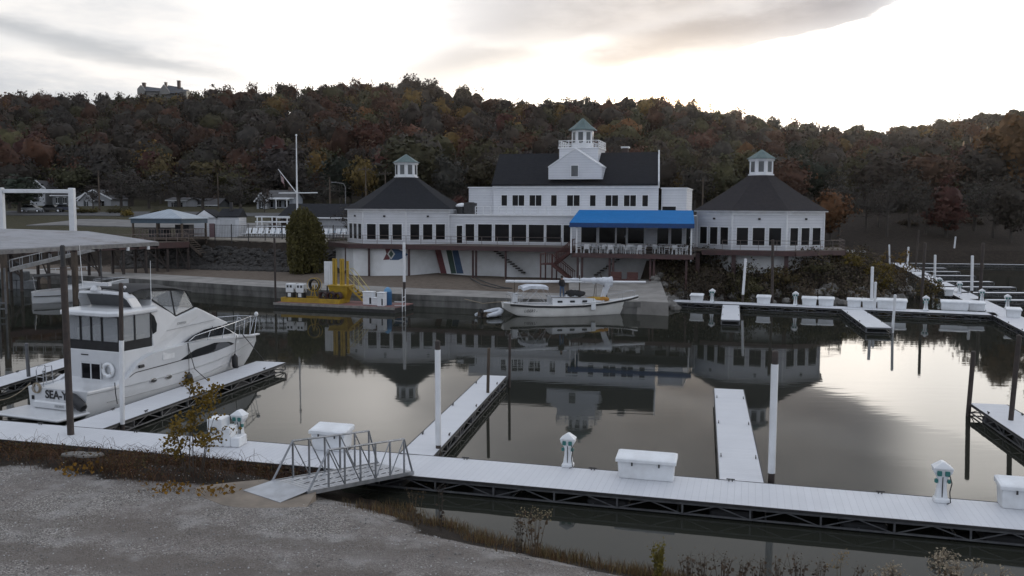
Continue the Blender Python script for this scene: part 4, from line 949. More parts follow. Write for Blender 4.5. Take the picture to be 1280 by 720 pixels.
for i in range(15):
    u = i/14; c_ = A_.lerp(B_, u); rr = .12+.30*u**2 + .05*math.sin(i*2.3)
    rings.append([(c_.x, .05+rr*.8*math.cos(q), c_.z+.05-rr*.3+rr*math.sin(q)*(1 if math.sin(q) > 0 else 1.2)) for q in [2*PI*j/10 for j in range(10)]])
mb.loft(rings); mb.build('furled_sail', CLOTHW, sb, smooth=True)
mb = MB(); mb.loft([[(B_.x-.7+.1*i,y,B_.z-.2-(.0 if i == 0 else 1.7)) for i, y in ((0,-.25),(0,.3))] + [(B_.x-.05,.3,B_.z-.2),(B_.x-.05,-.25,B_.z-.2)], [(B_.x-1.15,-.15,sh(8)+.1),(B_.x-1.15,.2,sh(8)+.1),(B_.x-.75,.2,sh(8)+.1),(B_.x-.75,-.15,sh(8)+.1)]]) if False else mb
mb = MB(); mb.loft([[(B_.x-.75,-.28,B_.z-.1),(B_.x+.05,-.28,B_.z-.1),(B_.x+.05,.3,B_.z-.1),(B_.x-.75,.3,B_.z-.1)],[(B_.x-.7,-.2,2.5),(B_.x-.2,-.2,2.5),(B_.x-.2,.2,2.5),(B_.x-.7,.2,2.5)],[(B_.x-1.0,-.12,1.5),(B_.x-.6,-.12,1.5),(B_.x-.6,.12,1.5),(B_.x-1.0,.12,1.5)]]); mb.build('hanging_sail_end', CLOTHW, sb, smooth=True)
mb = MB(); mb.tube([(5.45*k,.2,1.6),(5.45*k,.2,4.5)], [.03,.015], 6); mb.build('antenna', W_PAINT, sb)
mb = MB(); mb.bevbox(.0,.45,-.3,.3,1.15,1.95,.05); mb.loft([[(-.35,-.3,2.0),(.75,-.3,1.72),(.75,.3,1.72),(-.35,.3,2.0)],[(-.33,-.3,2.06),(.77,-.3,1.78),(.77,.3,1.78),(-.33,.3,2.06)]]); mb.build('stern_seat', W_GEL, sb)
letters('LIBERTY', STEELD, .34, (1.35,-1.345,.52), (PI/2-.12,0,R(4)), 'boat_name', sb, shear=.3)
# bundles on the sailboat
def rand_lump(name, label, cat, base, rz, sx, sy, sz, mat, seed, n=5):
    r = random.Random(seed); t = None; mb = MB()
    for i in range(n):
        cx, cy = r.uniform(-sx,sx)*.6, r.uniform(-sy,sy)*.6; q = r.uniform(.35,.6)
        mb.ball((cx, cy, sz*q*.8), 1, 10, 7, (sx*q, sy*q, sz*q*r.uniform(.8,1.2)))
    rr = random.Random(seed+1); mb.v = [(x+rr.uniform(-.04,.04), y+rr.uniform(-.04,.04), max(0,z+rr.uniform(-.04,.04))) for x, y, z in mb.v]
    o = mb.build(name, mat, None, base, rz, smooth=True); return tag(o, label, cat)
rand_lump('tarp_bundle', 'dark bundled tarp on the sailboat cabin top', 'tarp', SF.w(5.0*k,0,1.58), SF.rz, .95, .45, .5, CANVAS, 5, 12)
rand_lump('sail_bag', 'yellow and orange sail bags on the sailboat foredeck', 'sail bag', SF.w(6.95*k,-.35,1.15), SF.rz, 1.2, .35, .42, M('orange_bag', (.34,.15,.02), (.38,.24,.03), 1.6, .8, lo=.45, hi=.55), 9, 9)
t = thing('fender', 'white flat fender hung on the sailboat side', 'fender', SF.w(6.15*k,-1.52,.95), SF.rz)
mb = MB(); mb.bevbox(-.2,.2,-.08,.06,-.45,.35,.05); mb.build('cushion', W_PLASTIC, t); mb = MB(); mb.tube([(0,0,.35),(.05,.3,.75)], .014); mb.build('lanyard', ROPED, t)
# inflatable dinghy astern
d0, d1 = P(603,397.5,0), P(640,391.5,0); v = d1-d0; IF_ = Frame(d0.x, d0.y, math.degrees(math.atan2(v.x, v.y))); q = 2.9/2.9
dn_ = thing('inflatable_dinghy', 'pale grey inflatable dinghy floating behind the sailboat', 'dinghy', (d0.x, d0.y, 0), IF_.rz)
GREYR = M('grey_hypalon', (.50,.53,.57), (.42,.44,.48), 2, .55)
mb = MB(); tp_ = [(-.1,-.62,.24),(.8,-.64,.26),(1.6,-.58,.32),(2.2,-.38,.42),(2.45,0,.48),(2.2,.38,.42),(1.6,.58,.32),(.8,.64,.26),(-.1,.62,.24)]; mb.tube(tp_, [.13,.22,.22,.21,.2,.21,.22,.22,.13], 12); mb.build('tube', GREYR, dn_, smooth=True)
mb = MB(); mb.box(0,2.1,-.5,.5,.06,.12); mb.build('floor', M('grey_floor', (.3,.31,.33), None, 3, .7), dn_); mb = MB(); mb.box(.0,.06,-.5,.5,.05,.5); mb.box(.9,1.15,-.55,.55,.36,.4); mb.build('transom', TIMBER, dn_)
mb = MB(); mb.bevbox(-.3,.02,-.16,.16,.45,.85,.05); mb.bar((-.12,0,-.3),(-.12,0,.5),.09,.14); mb.tube([(0,0,.75),(.5,.1,.8)], .03); mb.build('outboard_motor', BLACKP, dn_)
line('mooring_line', 'pale line from the sailboat stern to the sea wall', [SF.w(-.3,.6,1.2), SF.w(-2.2,1.8,.9), SF.w(-3.6,3.4,1.15)], ROPE, .03)

# ------------------------------------------------------------------ work barge with fuel pumps
b0, b1 = P(342,377.5,.55), P(493,384.0,.55); v = b1-b0; BAZ = math.degrees(math.atan2(v.x, v.y)); BF = Frame(b0.x, b0.y, BAZ); BL = v.length
bg_ = thing('fuel_barge', 'low dark barge with red deck carrying the fuel pumps at the sea wall', 'barge', (b0.x, b0.y, 0), BF.rz)
mb = MB(); mb.bevbox(0, BL, 0, 4.0, -.3, .42, .03); mb.build('hull', STEELD, bg_)
mb = MB(); mb.box(.02, BL-.02, .02, 3.98, .42, .50); mb.build('deck', M('worn_red_deck', (.20,.075,.065), (.12,.085,.08), 1.2, .85, detail=8), bg_)
mb = MB(); mb.box(-.02,BL+.02,-.05,.0,.30,.53); mb.build('deck_edge', M('pale_timber', (.28,.26,.24), (.17,.16,.15), 2, .85), bg_)
def bx(px, py): u = BF.loc(P(px, py, .5)); return u.x, u.y
x0, x1 = bx(369,374)[0], bx(440,377)[0]
tb = thing('pump_tray', 'long yellow steel tray under the fuel pumps and hose reels', 'tray', BF.w(x0,.9,.5), BF.rz); TL = x1-x0
mb = MB(); mb.box(0,TL,0,.08,0,.42); mb.box(0,TL,1.9,1.98,0,.42); mb.box(0,.08,.08,1.9,0,.42); mb.box(TL-.08,TL,.08,1.9,0,.42); mb.box(.08,TL-.08,.08,1.9,.0,.1); mb.build('tray_walls', YELLOW, tb)
for i, x in enumerate((.65, 1.75)):
    q = BF.w(x0+x, 1.6, .6); t = thing('fuel_pump', ('left' if i == 0 else 'right') + ' one of two white fuel pumps on the yellow tray', 'fuel pump', q, BF.rz, 'fuel pumps on the barge')
    mb = MB(); mb.bevbox(-.36,.36,-.28,.28,0,.75,.03); mb.build('cabinet', STEELD, t)
    mb = MB(); mb.bevbox(-.38,.38,-.30,.30,.75,1.55,.03); hd = mb.build('head', W_PLASTIC, t)
    for xx in (-.17,.17):
        mb = MB(); mb.box(xx-.1,xx+.1,-.315,-.30,1.2,1.42); mb.build('dial', STEELD, hd)
    mb = MB(); mb.box(-.16,.16,-.30,-.285,.35,.7); mb.build('label_plate', W_PLASTIC, t)
    mb = MB(); mb.tube([(.38,-.1,1.1),(.55,-.15,.7),(.45,-.1,.2),(.38,-.1,.45)], .035, 8); mb.build('hose', BLACKP, t)
for i, (x, rr) in enumerate(((3.2,.62),(4.1,.42),(4.9,.42),(5.6,.4))):
    q = BF.w(x0+x, 1.5, .6); t = thing('hose_reel', ['large hose reel in the middle of the yellow tray','second hose reel from the left on the tray','third hose reel from the left, under the yellow tower','rightmost hose reel on the yellow tray'][i], 'hose reel', q, BF.rz, 'hose reels on the barge')
    mb = MB(); zc = rr+.1+(.8 if i == 0 else 0)
    for k_ in range(4): mb.torus((0,-.15+.1*k_,zc), rr*.8, .07, 'y', 18, 6)
    mb.build('hose', M('maroon_hose', (.06,.022,.02), None, 5, .6) if i else BLACKP, t)
    mb = MB(); mb.torus((0,-.25,zc), rr, .03, 'y', 18, 6); mb.torus((0,.25,zc), rr, .03, 'y', 18, 6); mb.bar((-rr*.6,-.25,0),(0,-.25,zc),.06); mb.bar((rr*.6,-.25,0),(0,-.25,zc),.06); mb.bar((-rr*.6,.25,0),(0,.25,zc),.06); mb.bar((rr*.6,.25,0),(0,.25,zc),.06); mb.build('reel_frame', YELLOW if i == 0 else STEELD, t)
# yellow stair tower of the barge
xt = bx(435,376)[0]; q = BF.w(xt, 2.4, .5); t = thing('stair_tower', 'yellow steel tower with steps and handrails on the barge', 'stair tower', q, BF.rz)
mb = MB()
for x in (-.85,-.6,-.1,.15,.6): mb.bar((x,.3,.3),(x,.3,4.0 if x < .5 else 3.8),.14,.18)
mb.build('uprights', YELLOW, t)
mb = MB(); mb.loft([[(-1.0,-.5,1.5),(1.0,-.5,1.5),(1.0,.8,1.5),(-1.0,.8,1.5)],[(-.7,-.3,.2),(.7,-.3,.2),(.7,.5,.2),(-.7,.5,.2)]]); mb.box(-1.05,1.05,-.55,.85,1.5,1.6); mb.build('platform', YELLOW, t)
mb = MB()
for i in range(6): mb.box(1.0+.3*i,1.32+.3*i,-.35,.45,1.42-.26*i,1.47-.26*i)
mb.bar((1.0,-.37,1.5),(2.8,-.37,0),.05,.16); mb.bar((1.0,.47,1.5),(2.8,.47,0),.05,.16); mb.build('steps', YELLOW, t)
mb = MB()
for y in (-.37,.47): mb.tube([(.75,y,3.1),(1.1,y,3.1),(2.7,y,1.3),(2.7,y,.2)], .035, 6); mb.tube([(1.6,y,.9),(1.6,y,2.5)], .03, 6); mb.tube([(.9,y,2.4),(2.7,y,.8)], .025, 6)
mb.build('handrail', M('pale_yellow_rail', (.48,.40,.16), None, 3, .5), t)
q = BF.w(xt-1.45, 2.9, .5); t = thing('white_column', 'ribbed white column standing left of the yellow tower', 'column', q, BF.rz)
mb = MB()
for i in range(4): mb.box(-.45+.24*i,-.28+.24*i,-.1,.1,1.5,3.7)
mb.box(-.45,.44,-.06,.06,1.45,3.6); mb.build('ribbed_panel', W_PAINT, t); mb = MB(); mb.bar((-.2,0,0),(-.2,0,1.6),.1); mb.bar((.2,0,0),(.2,0,1.6),.1); mb.build('legs', STEELD, t)
for nm, lab, px, yy_, w_, h_, mt in (('white_cabinet','white cabinet at the right half of the barge deck',464.5,1.6,.95,.95,W_PLASTIC),('white_chest','low white chest between the two white cabinets on the barge',478.5,1.4,.85,.55,W_PLASTIC),('white_cabinet','narrow white cabinet near the right end of the barge',488.5,.9,.65,.98,W_PLASTIC)):
    q = BF.w(bx(px,380)[0], yy_, .5); t = thing(nm, lab, 'cabinet', q, BF.rz)
    mb = MB(); mb.bevbox(-w_*.5,w_*.5,-.35,.35,0,h_*1.18,.04); mb.build('cabinet_body', mt, t)
    mb = MB(); mb.bevbox(-w_*.53,w_*.53,-.38,.38,h_*1.18,h_*1.26,.02); mb.build('lid', mt, t); mb = MB(); mb.box(w_*.2,w_*.4,-.36,-.345,.1,h_*.7); mb.build('grille', BLACKP, t)
q = BF.w(bx(493.5,379)[0], 2.0, .5); t = thing('blue_barrel', 'blue drum with a domed top behind the narrow white cabinet', 'barrel', q)
mb = MB(); mb.lathe([(.36,0),(.38,.05),(.36,.4),(.38,.45),(.36,.85),(.38,.9),(.37,1.2)], 16); mb.build('drum', M('blue_drum', (.03,.12,.26), None, 3, .5), t, smooth=True); mb = MB(); mb.lathe([(.36,1.2),(.3,1.4),(.15,1.55),(.04,1.6)], 14); mb.build('dome', M('light_blue_dome', (.10,.25,.42), None, 3, .5), t, smooth=True)
q = BF.w(BL+.15, 1.6, .5); t = thing('white_ladder', 'small white ladder frame at the right end of the barge', 'ladder', q, BF.rz)
mb = MB()
for y in (-.3,.3): mb.bar((0,y,-.6),(0,y,1.5),.06)
for z in (.0,.4,.8): mb.bar((-.0,-.3,z),(0,.3,z),.05)
mb.bar((-.9,0,.35),(0,0,.35),.07); mb.bar((-.9,0,.0),(0,0,.0),.07); mb.build('rails', W_PAINT, t)
# ------------------------------------------------------------------ clubhouse
BO = Frame(-13.2, 110.0, 106.0)
CH = thing('clubhouse', 'white waterside clubhouse with dark roofs and two octagonal pavilions', 'clubhouse', (-13.2,110.0,0), BO.rz)
U2 = 42.4; ZD = 5.0; ZE = 9.08; RT = 7.15
def octv(u0, r, ph=22.5): return [(u0+r*math.sin(R(a)), -r*math.cos(R(a))) for a in [ph-45*0+45*i-180 for i in range(8)]]
def winpart(name, p0, p1, z0, z1, nrm, frame=.09, glass=GLASSD, mull=0, par=CH):
    """window on a wall: p0,p1 = (u,v) ends, outward normal nrm; frame child + recessed dark pane"""
    a, b_ = Vector((*p0,0)), Vector((*p1,0)); n = Vector((*nrm,0)); d = (b_-a).normalized(); L = (b_-a).length
    mb = MB()
    pt = lambda s, z, o: (a + d*s + n*o) + Vector((0,0,z))
    mb.loft([[pt(0,z0,-.05),pt(L,z0,-.05),pt(L,z0,.015),pt(0,z0,.015)],[pt(0,z1,-.05),pt(L,z1,-.05),pt(L,z1,.015),pt(0,z1,.015)]])
    o = mb.build(name, glass, par)
    mb = MB(); f = frame
    def fb(s0,s1,za,zb): mb.loft([[pt(s0,za,-.02),pt(s1,za,-.02),pt(s1,za,.07),pt(s0,za,.07)],[pt(s0,zb,-.02),pt(s1,zb,-.02),pt(s1,zb,.07),pt(s0,zb,.07)]])
    fb(-f,0,z0-f,z1+f); fb(L,L+f,z0-f,z1+f); fb(.0,L,z1,z1+f); fb(.0,L,z0-f,z0)
    for k in range(mull): s = L*(k+1)/(mull+1); fb(s-f*.4,s+f*.4,z0,z1)
    mb.build('frame', W_PAINT, o); return o
def ngon_roof(mb, u0, r0, z0, r1, z1, n=8, steps=4, con=.0):
    rings = []
    for i in range(steps+1):
        t_ = i/steps; r = r0+(r1-r0)*t_; z = z0+(z1-z0)*(t_ - con*math.sin(PI*t_)); rings.append([(x,y,z) for x,y in octv(u0, r)])
    mb.loft(rings)
def pavilion(u0, roofmat, pname):
    mb = MB(); mb.prism(octv(u0, RT), ZD-.1, ZE); mb.build('pavilion_wall', SIDING, CH)
    mb = MB(); mb.prism(octv(u0, RT+.10), ZE-.42, ZE-.10); mb.build('cornice', W_PAINT, CH)
    mb = MB(); mb.prism(octv(u0, RT+.42), ZE-.10, ZE+.02); mb.build('eave', W_PAINT, CH)
    mb = MB(); ngon_roof(mb, u0, RT+.50, ZE+.02, 1.45, 13.0, con=.035); rf = mb.build('pavilion_roof', roofmat, CH)
    cp = MB(); cp.prism(octv(u0, 1.36), 12.7, 14.72); cu = cp.build('cupola', W_PAINT, CH)
    mb = MB(); mb.prism(octv(u0, 1.50), 12.98, 13.12); mb.prism(octv(u0, 1.5), 14.6, 14.8); mb.build('cupola_trim', W_PAINT, cu)
    mb = MB()
    for r0, z0, r1, z1 in ((1.72,14.80,1.2,15.12),(1.2,15.12,.06,15.85)): ngon_roof(mb, u0, r0, z0, r1, z1, steps=1)
    mb.build('cupola_roof', COPPER, cu)
    for i in range(8):
        a = -180+45*i; nx_, ny_ = math.sin(R(a)), -math.cos(R(a)); tx, ty = math.cos(R(a)), math.sin(R(a))
        c_ = (u0+nx_*1.36*math.cos(R(22.5)), ny_*1.36*math.cos(R(22.5)))
        mb = MB(); q = Vector((*c_,0)); n = Vector((nx_,ny_,0)); d = Vector((tx,ty,0))
        mb.loft([[q-d*.28+n*.0+Vector((0,0,z)), q+d*.28+Vector((0,0,z)), q+d*.28+n*.02+Vector((0,0,z)), q-d*.28+n*.02+Vector((0,0,z))] for z in (13.35,14.5)])
        mb.build('cupola_window', GLASSL, cu)
    for a in (-90,-45,0,45,90):
        nx_, ny_ = math.sin(R(a)), -math.cos(R(a)); tx, ty = math.cos(R(a)), math.sin(R(a)); ap_ = RT*math.cos(R(22.5)); sd_ = 2*RT*math.sin(R(22.5))
        for s0, s1 in ((.09,.30),(.385,.605),(.685,.905)):
            q0 = (u0+nx_*ap_+tx*(s0-.5)*sd_, ny_*ap_+ty*(s0-.5)*sd_); q1 = (u0+nx_*ap_+tx*(s1-.5)*sd_, ny_*ap_+ty*(s1-.5)*sd_)
            winpart('window', q0, q1, 5.50, 7.32, (nx_,ny_))
        if abs(a) < 60:
            mb = MB(); c_ = Vector((u0+nx_*(ap_+.06), ny_*(ap_+.06), 8.25)); mb.bevbox(c_.x-.13,c_.x+.13,c_.y-.1,c_.y+.1,c_.z-.1,c_.z+.1,.03); mb.build('flood_light', BLACKP, CH)
    # corner boards
    for x, y in octv(u0, RT+.01):
        mb = MB(); mb.lathe([(.09,ZD),(.09,ZE-.42)], 8, (x,y,0)); mb.build('corner_board', W_PAINT, CH)
    # service floor below
    mb = MB(); mb.prism(octv(u0, RT+(1.55 if u0 < 1 else .75)), 1.0 if u0 < 1 else 2.0, ZD-.28); mb.build('lower_wall', WALLW, CH)
pavilion(0.0, SHINGLE, 'l'); pavilion(U2, SHINGLEB, 'r')
V1, VH, VP = -2.6, 1.8, -13.0
pu = lambda px, py, v: BO.plane(px, py, v)
# main ground floor wing
ua, ub = 5.0, U2-5.0
mb = MB(); mb.box(ua, ub, V1, 9, ZD-.4, 8.35); mb.build('front_wing_wall', SIDING, CH)
mb = MB(); mb.box(ua, ub, V1-.12, 9.02, 8.35, 8.52); mb.build('wing_parapet', W_PAINT, CH)
for x0, x1, mull in ((582,593,0),(597.7,615,0),(618.8,636.5,0),(639.5,658,0),(661,680,0),(683,701.5,0),(704.5,713,0),(726.7,745.7,0),(749,769,0),(785,805,0),(821.6,835.7,0),(839,852.6,0)):
    a, b_ = pu(x0,290,V1)[0], pu(x1,290,V1)[0]; winpart('window', (a,V1), (b_,V1), 5.35, 7.35, (0,-1), .08)
for x0, x1 in ((571,578),(771,782.5),(858,863.5)):
    a, b_ = pu(x0,290,V1)[0], pu(x1,290,V1)[0]; d_ = winpart('door', (a,V1), (b_,V1), 5.05, 7.15, (0,-1), .12)
    mb = MB(); mb.bevbox(b_-.12,b_-.05,V1-.14,V1-.02,6.0,6.2,.02); mb.build('handle', CHROME, d_)
# terrace railing on the wing roof
mb = MB(); tu0, tu1 = pu(594,262,V1)[0], pu(713,262,V1)[0]
n = 12
for i in range(n+1):
    x = tu0+(tu1-tu0)*i/n; mb.bar((x,V1+.1,8.5),(x,V1+.1,9.45),.09)
for z in (8.72,9.45): mb.bar((tu0,V1+.1,z),(tu1,V1+.1,z),.09)
mb.bar((tu0,V1+.1,9.1),(tu1,V1+.1,9.1),.05)
mb.build('terrace_railing', W_PAINT, CH)
# hall
hu0, hu1 = pu(617,228,VH)[0], pu(823.5,228,VH)[0]; ZHE = pu(720,229.5,VH)[1]; VR = VH+4.8; ZR = pu(720,192.5,VR)[1]; hr0, hr1 = pu(625.5,192,VR)[0], pu(823,193.5,VR)[0]; KB = pu(823,215,2*VR-VH)[0]-hu1-.05
mb = MB(); mb.loft([[(x,VH,8.3),(x,VH,ZHE),(y,VR,ZR-.15),(x+KB,2*VR-VH,ZHE),(x+KB,2*VR-VH,8.3)] for x, y in ((hu0,hr0),(hu1,hr1))]); mb.build('hall_wall', SIDING, CH)
mb = MB(); e = .35; sl = (ZR-ZHE)/(VR-VH)
for s in (1,-1):
    f = lambda v: VR + s*(v-VR)
    mb.loft([[(x+(KB if s < 0 else 0),f(VH-e),ZHE-sl*e+.02),(x+(KB if s < 0 else 0),f(VH-e),ZHE-sl*e+.22),(y,f(VR),ZR+.12),(y,f(VR),ZR-.08)] for x, y in ((hu0-.15,hr0-.1),(hu1-.05,hr1-.05))])
mb.build('hall_roof', SHINGLE, CH)
for sg in (0,):
    mb = MB(); g = (lambda v: v) if sg == 0 else (lambda v: 2*VR-v); e_ = .002*sg
    mb.loft([[(hu1+d,g(VH-.4),ZHE-.05),(hr1+d,VR+e_,ZR+.1),(hr1+d,VR+e_,ZR+.35),(hu1+d,g(VH-.4),ZHE+.25)] for d in (0,.14)]); mb.build('gable_parapet', W_PAINT, CH)
mb = MB(); mb.box(hu0-.1,hu1+.1,VH-.14,VH-.003,ZHE-.55,ZHE-.05); mb.build('frieze', W_PAINT, CH)
wz1, wz0 = pu(720,244,VH)[1], pu(720,257.5,VH)[1]
for x0, x1, mu in ((627,634,0),(640.7,655.5,1),(662,677,1),(689,696,0),(709,724.7,1),(737.6,744.6,0),(757,772.7,1),(780,795,1),(803,810,0)):
    a, b_ = pu(x0,250,VH)[0], pu(x1,250,VH)[0]; winpart('window', (a,VH), (b_,VH), wz0, wz1, (0,-1), .08, mull=mu)
# lower blocks at both ends of the hall
for x0, x1, yt, uu in ((586,622,235,0),(822,858.5,236,1)):
    a, b_ = pu(x0,yt,VH+1)[0], pu(x1,yt,VH+1)[0]; zt = pu((x0+x1)/2,yt,VH+1)[1]
    if uu: a = hu1+.23
    else: b_ = hu0-.01
    mb = MB(); mb.box(a,b_,VH+1,VH+9,8.3,zt); mb.build('side_block_wall', SIDING, CH); mb = MB(); mb.box(a-.1,b_+(.1 if uu else 0),VH+.9,VH+9.1,zt,zt+.14); mb.build('side_block_coping', W_PAINT, CH)
    if uu: winpart('window', (pu(828,255,VH+1)[0],VH+1), (pu(845,255,VH+1)[0],VH+1), 8.7, 9.55, (0,-1), .07)
# gable front and lantern over the hall
gm = pu(718.5,200,VH-.5)[0]; g0, g1 = pu(685.5,222,VH-.5)[0], pu(752,222,VH-.5)[0]; gz0, gzs, gza = pu(718,224,VH-.5)[1], pu(718,209,VH-.5)[1], pu(718,186.5,VH-.5)[1]
mb = MB(); mb.loft([[(g0,v,gz0),(g1,v,gz0),(g1,v,gzs),(gm,v,gza),(g0,v,gzs)] for v in (VH-.5,VR)]); gb = mb.build('gable_wall', SIDING, CH)
mb = MB()
for a in (g0,g1):
    q = (gza-gzs)/abs(gm-a); s = 1 if a < gm else -1; ov = .06
    mb.loft([[(a-s*ov,v,gzs-q*ov+.01),(a-s*ov,v,gzs-q*ov+.14),(gm,v,gza+.14),(gm,v,gza+.01)] for v in (VH-.55,VR-.5)])
mb.build('gable_roof', W_PAINT, CH)
winpart('gable_window', (gm-.42,VH-.5), (gm+.42,VH-.5), pu(718,220.5,VH-.5)[1], pu(718,207,VH-.5)[1], (0,-1), .08, GLASSL)
VT = VH+2.6; t0, t1 = pu(699,200,VT)[0], pu(747.5,200,VT)[0]; tz = pu(723,185.5,VT)[1]; tm = (t0+t1)/2; tw = (t1-t0)/2
mb = MB(); mb.box(t0,t1,VT,VT+2*tw,ZHE,tz); mb.build('lantern_base', SIDING, CH)
mb = MB(); mb.box(t0-.12,t1+.12,VT-.12,VT+2*tw+.12,tz,tz+.16); mb.build('lantern_balcony', W_PAINT, CH)
mb = MB(); c4 = [(t0-.03,VT-.03),(t1+.03,VT-.03),(t1+.03,VT+2*tw+.03),(t0-.03,VT+2*tw+.03)]
for i in range(4):
    a, b_ = Vector(c4[i]), Vector(c4[(i+1)%4])
    for k in range(5):
        p = a.lerp(b_, k/4); mb.bar((p.x,p.y,tz+.16),(p.x,p.y,tz+1.0),.10)
    for z in (.35,.95): mb.bar((a.x,a.y,tz+z),(b_.x,b_.y,tz+z),.07)
    for k in range(4):
        p, q = a.lerp(b_, k/4), a.lerp(b_, (k+1)/4); mb.bar((p.x,p.y,tz+.35),(q.x,q.y,tz+.95),.04); mb.bar((p.x,p.y,tz+.95),(q.x,q.y,tz+.35),.04)
mb.build('balcony_railing', W_PAINT, CH)
vc_ = VT+tw
def oct2(r): return [(tm+r*math.sin(R(22.5+45*i)), vc_-r*math.cos(R(22.5+45*i))) for i in range(8)]
zl0, zl1, zl2 = tz+.16, tz+2.35, tz+3.9
mb = MB(); mb.prism(oct2(1.38), zl0, zl1); ln = mb.build('lantern', W_PAINT, CH)
for i in range(8):
    a = 45*i; n = Vector((math.sin(R(a)),-math.cos(R(a)),0)); d = Vector((math.cos(R(a)),math.sin(R(a)),0)); q = Vector((tm,vc_,0))+n*1.38*math.cos(R(22.5))
    mb = MB(); mb.loft([[q-d*.3+Vector((0,0,z)),q+d*.3+Vector((0,0,z)),q+d*.3+n*.02+Vector((0,0,z)),q-d*.3+n*.02+Vector((0,0,z))] for z in (zl0+.6,zl1-.25)]); mb.build('lantern_window', GLASSL, ln)
mb = MB(); mb.loft([[(x,y,z) for x,y in oct2(r)] for r, z in ((1.85,zl1),(1.80,zl1+.10),(1.1,zl1+.62),(.5,zl1+1.15),(.06,zl2))]); mb.build('lantern_roof', COPPER, ln)
# chimney with a pale pot behind the ridge
cu_ = pu(782,185,VR+2)[0]; mb = MB(); mb.box(cu_-.35,cu_+.35,VR+1.5,VR+2.2,14,ZR+.75); chm = mb.build('chimney', BRICK, CH); mb = MB(); mb.box(cu_-.5,cu_+.5,VR+1.35,VR+2.35,ZR+.75,ZR+.95); mb.build('chimney_cap', W_PAINT, chm)
# deck round the pavilions, fascia, railing
def oct_arc(u0, r, angs): return [(u0+r*math.sin(R(a)), -r*math.cos(R(a))) for a in angs]
RD = RT+2.25
pr0 = pu(716,314,VP)[0]; pr1 = pu(866,318,VP)[0]
left_out = oct_arc(0, RD, (-112.5,-67.5,-22.5,22.5)); vline = left_out[-1][1]
right_out = oct_arc(U2, RD, (-22.5,22.5,67.5,112.5))
outline = left_out + [(pr0,vline),(pr1+.6,vline)] + right_out + [(U2,2),(0,2)]
mb = MB(); mb.prism(outline, ZD-.14, ZD); mb.build('deck_boards', TIMBER, CH)
def band_along(name, pts, z0, z1, th, mat):
    mb = MB()
    for (a, b_) in zip(pts[:-1], pts[1:]):
        a, b_ = Vector((*a,0)), Vector((*b_,0)); d = (b_-a).normalized(); n = Vector((d.y,-d.x,0))*th
        mb.loft([[p+Vector((0,0,z)) for p in (a,b_,b_+n,a+n)] for z in (z0,z1)])
    return mb.build(name, mat, CH)
band_along('deck_fascia', left_out+[(pr0,vline)], ZD-.5, ZD+.02, .12, REDSTEEL)
band_along('deck_fascia', [(pr1+.6,vline)]+right_out, ZD-.5, ZD+.02, .12, REDSTEEL)
def railing(name, pts, z, mat, h=1.05, step=1.9, th=.8):
    mb = MB()
    for a, b_ in zip(pts[:-1], pts[1:]):
        a, b_ = Vector((*a,z)), Vector((*b_,z)); n = max(1, round((b_-a).length/step))
        for i in range(n+1): p = a.lerp(b_, i/n); mb.bar(p, p+Vector((0,0,h)), .055*th)
        for k in (h, h*.66, h*.33): mb.bar(a+Vector((0,0,k)), b_+Vector((0,0,k)), .03*th if k < h else .05*th)
    return mb.build(name, mat, CH)
RAILM = M('weathered_rail', (.16,.13,.12), (.10,.075,.07), 2, .7)
railing('deck_railing', left_out+[(pr0-2.2,vline)], ZD, RAILM); railing('deck_railing', right_out, ZD, RAILM)
# patio floor in front
ZP = 4.62
mb = MB(); mb.box(pr0, pr1, VP, vline-.01, ZP-.25, ZP); mb.build('patio_floor', TIMBER, CH)
mb = MB(); mb.box(pr0-.1, pr1+.1, VP-.12, VP-.002, ZP-.42, ZP+.03); mb.build('patio_fascia', REDSTEEL, CH)
railing('patio_railing', [(pr0,vline),(pr0,VP),(pr1,VP),(pr1,vline)], ZP, RAILM, 1.0, 2.4, .6)
# walls below the deck
mb = MB(); mb.box(6.5, U2-6.5, V1-3.0, 2, .8, ZD-.3); mb.build('lower_wall', WALLW, CH)
# stairs on the lower wall (saw tooth soffit)
vl = V1-3.0
for xa, ya, xb, yb in ((620,313,657,342),(786,315,744,345)):
    a, b_ = pu(xa,ya,vl), pu(xb,yb,vl); mb = MB(); n = 11
    for i in range(n):
        u_, z_ = a[0]+(b_[0]-a[0])*i/n, a[1]+(b_[1]-a[1])*i/n; w_ = (b_[0]-a[0])/n; u0_, u1_ = min(u_,u_+w_), max(u_,u_+w_)
        mb.box(u0_, u1_, vl-.9, vl-.01, z_-.16, z_-.02)
    mb.build('outside_stair', M('dark_stair', (.05,.045,.042), None, 3, .8), CH)
# red posts
for px in (421,461,511,591,595,632):
    u_ = pu(px,325,vline+.3)[0]; 
    if u_ < 4.5: 
        pass
    mb = MB(); mb.bar((u_, vline+.35 if u_ > -3.6 else -6.0, 1.0),(u_, vline+.35 if u_ > -3.6 else -6.0, ZD-.4),.2); mb.build('deck_post', REDSTEEL, CH)
for px in (722,727.5,762,766.5,813,817.5,858):
    u_ = pu(px,325,VP+.3)[0]; mb = MB(); mb.bar((u_,VP+.4,1.0),(u_,VP+.4,ZP-.3),.2); mb.build('patio_post', REDSTEEL, CH)
for px in (872,917,983):
    u_ = pu(px,325,vline+.3)[0]; mb = MB(); mb.bar((u_,vline+.5,1.5),(u_,vline+.5,ZD-.3),.42); mb.build('deck_post', REDSTEEL, CH)
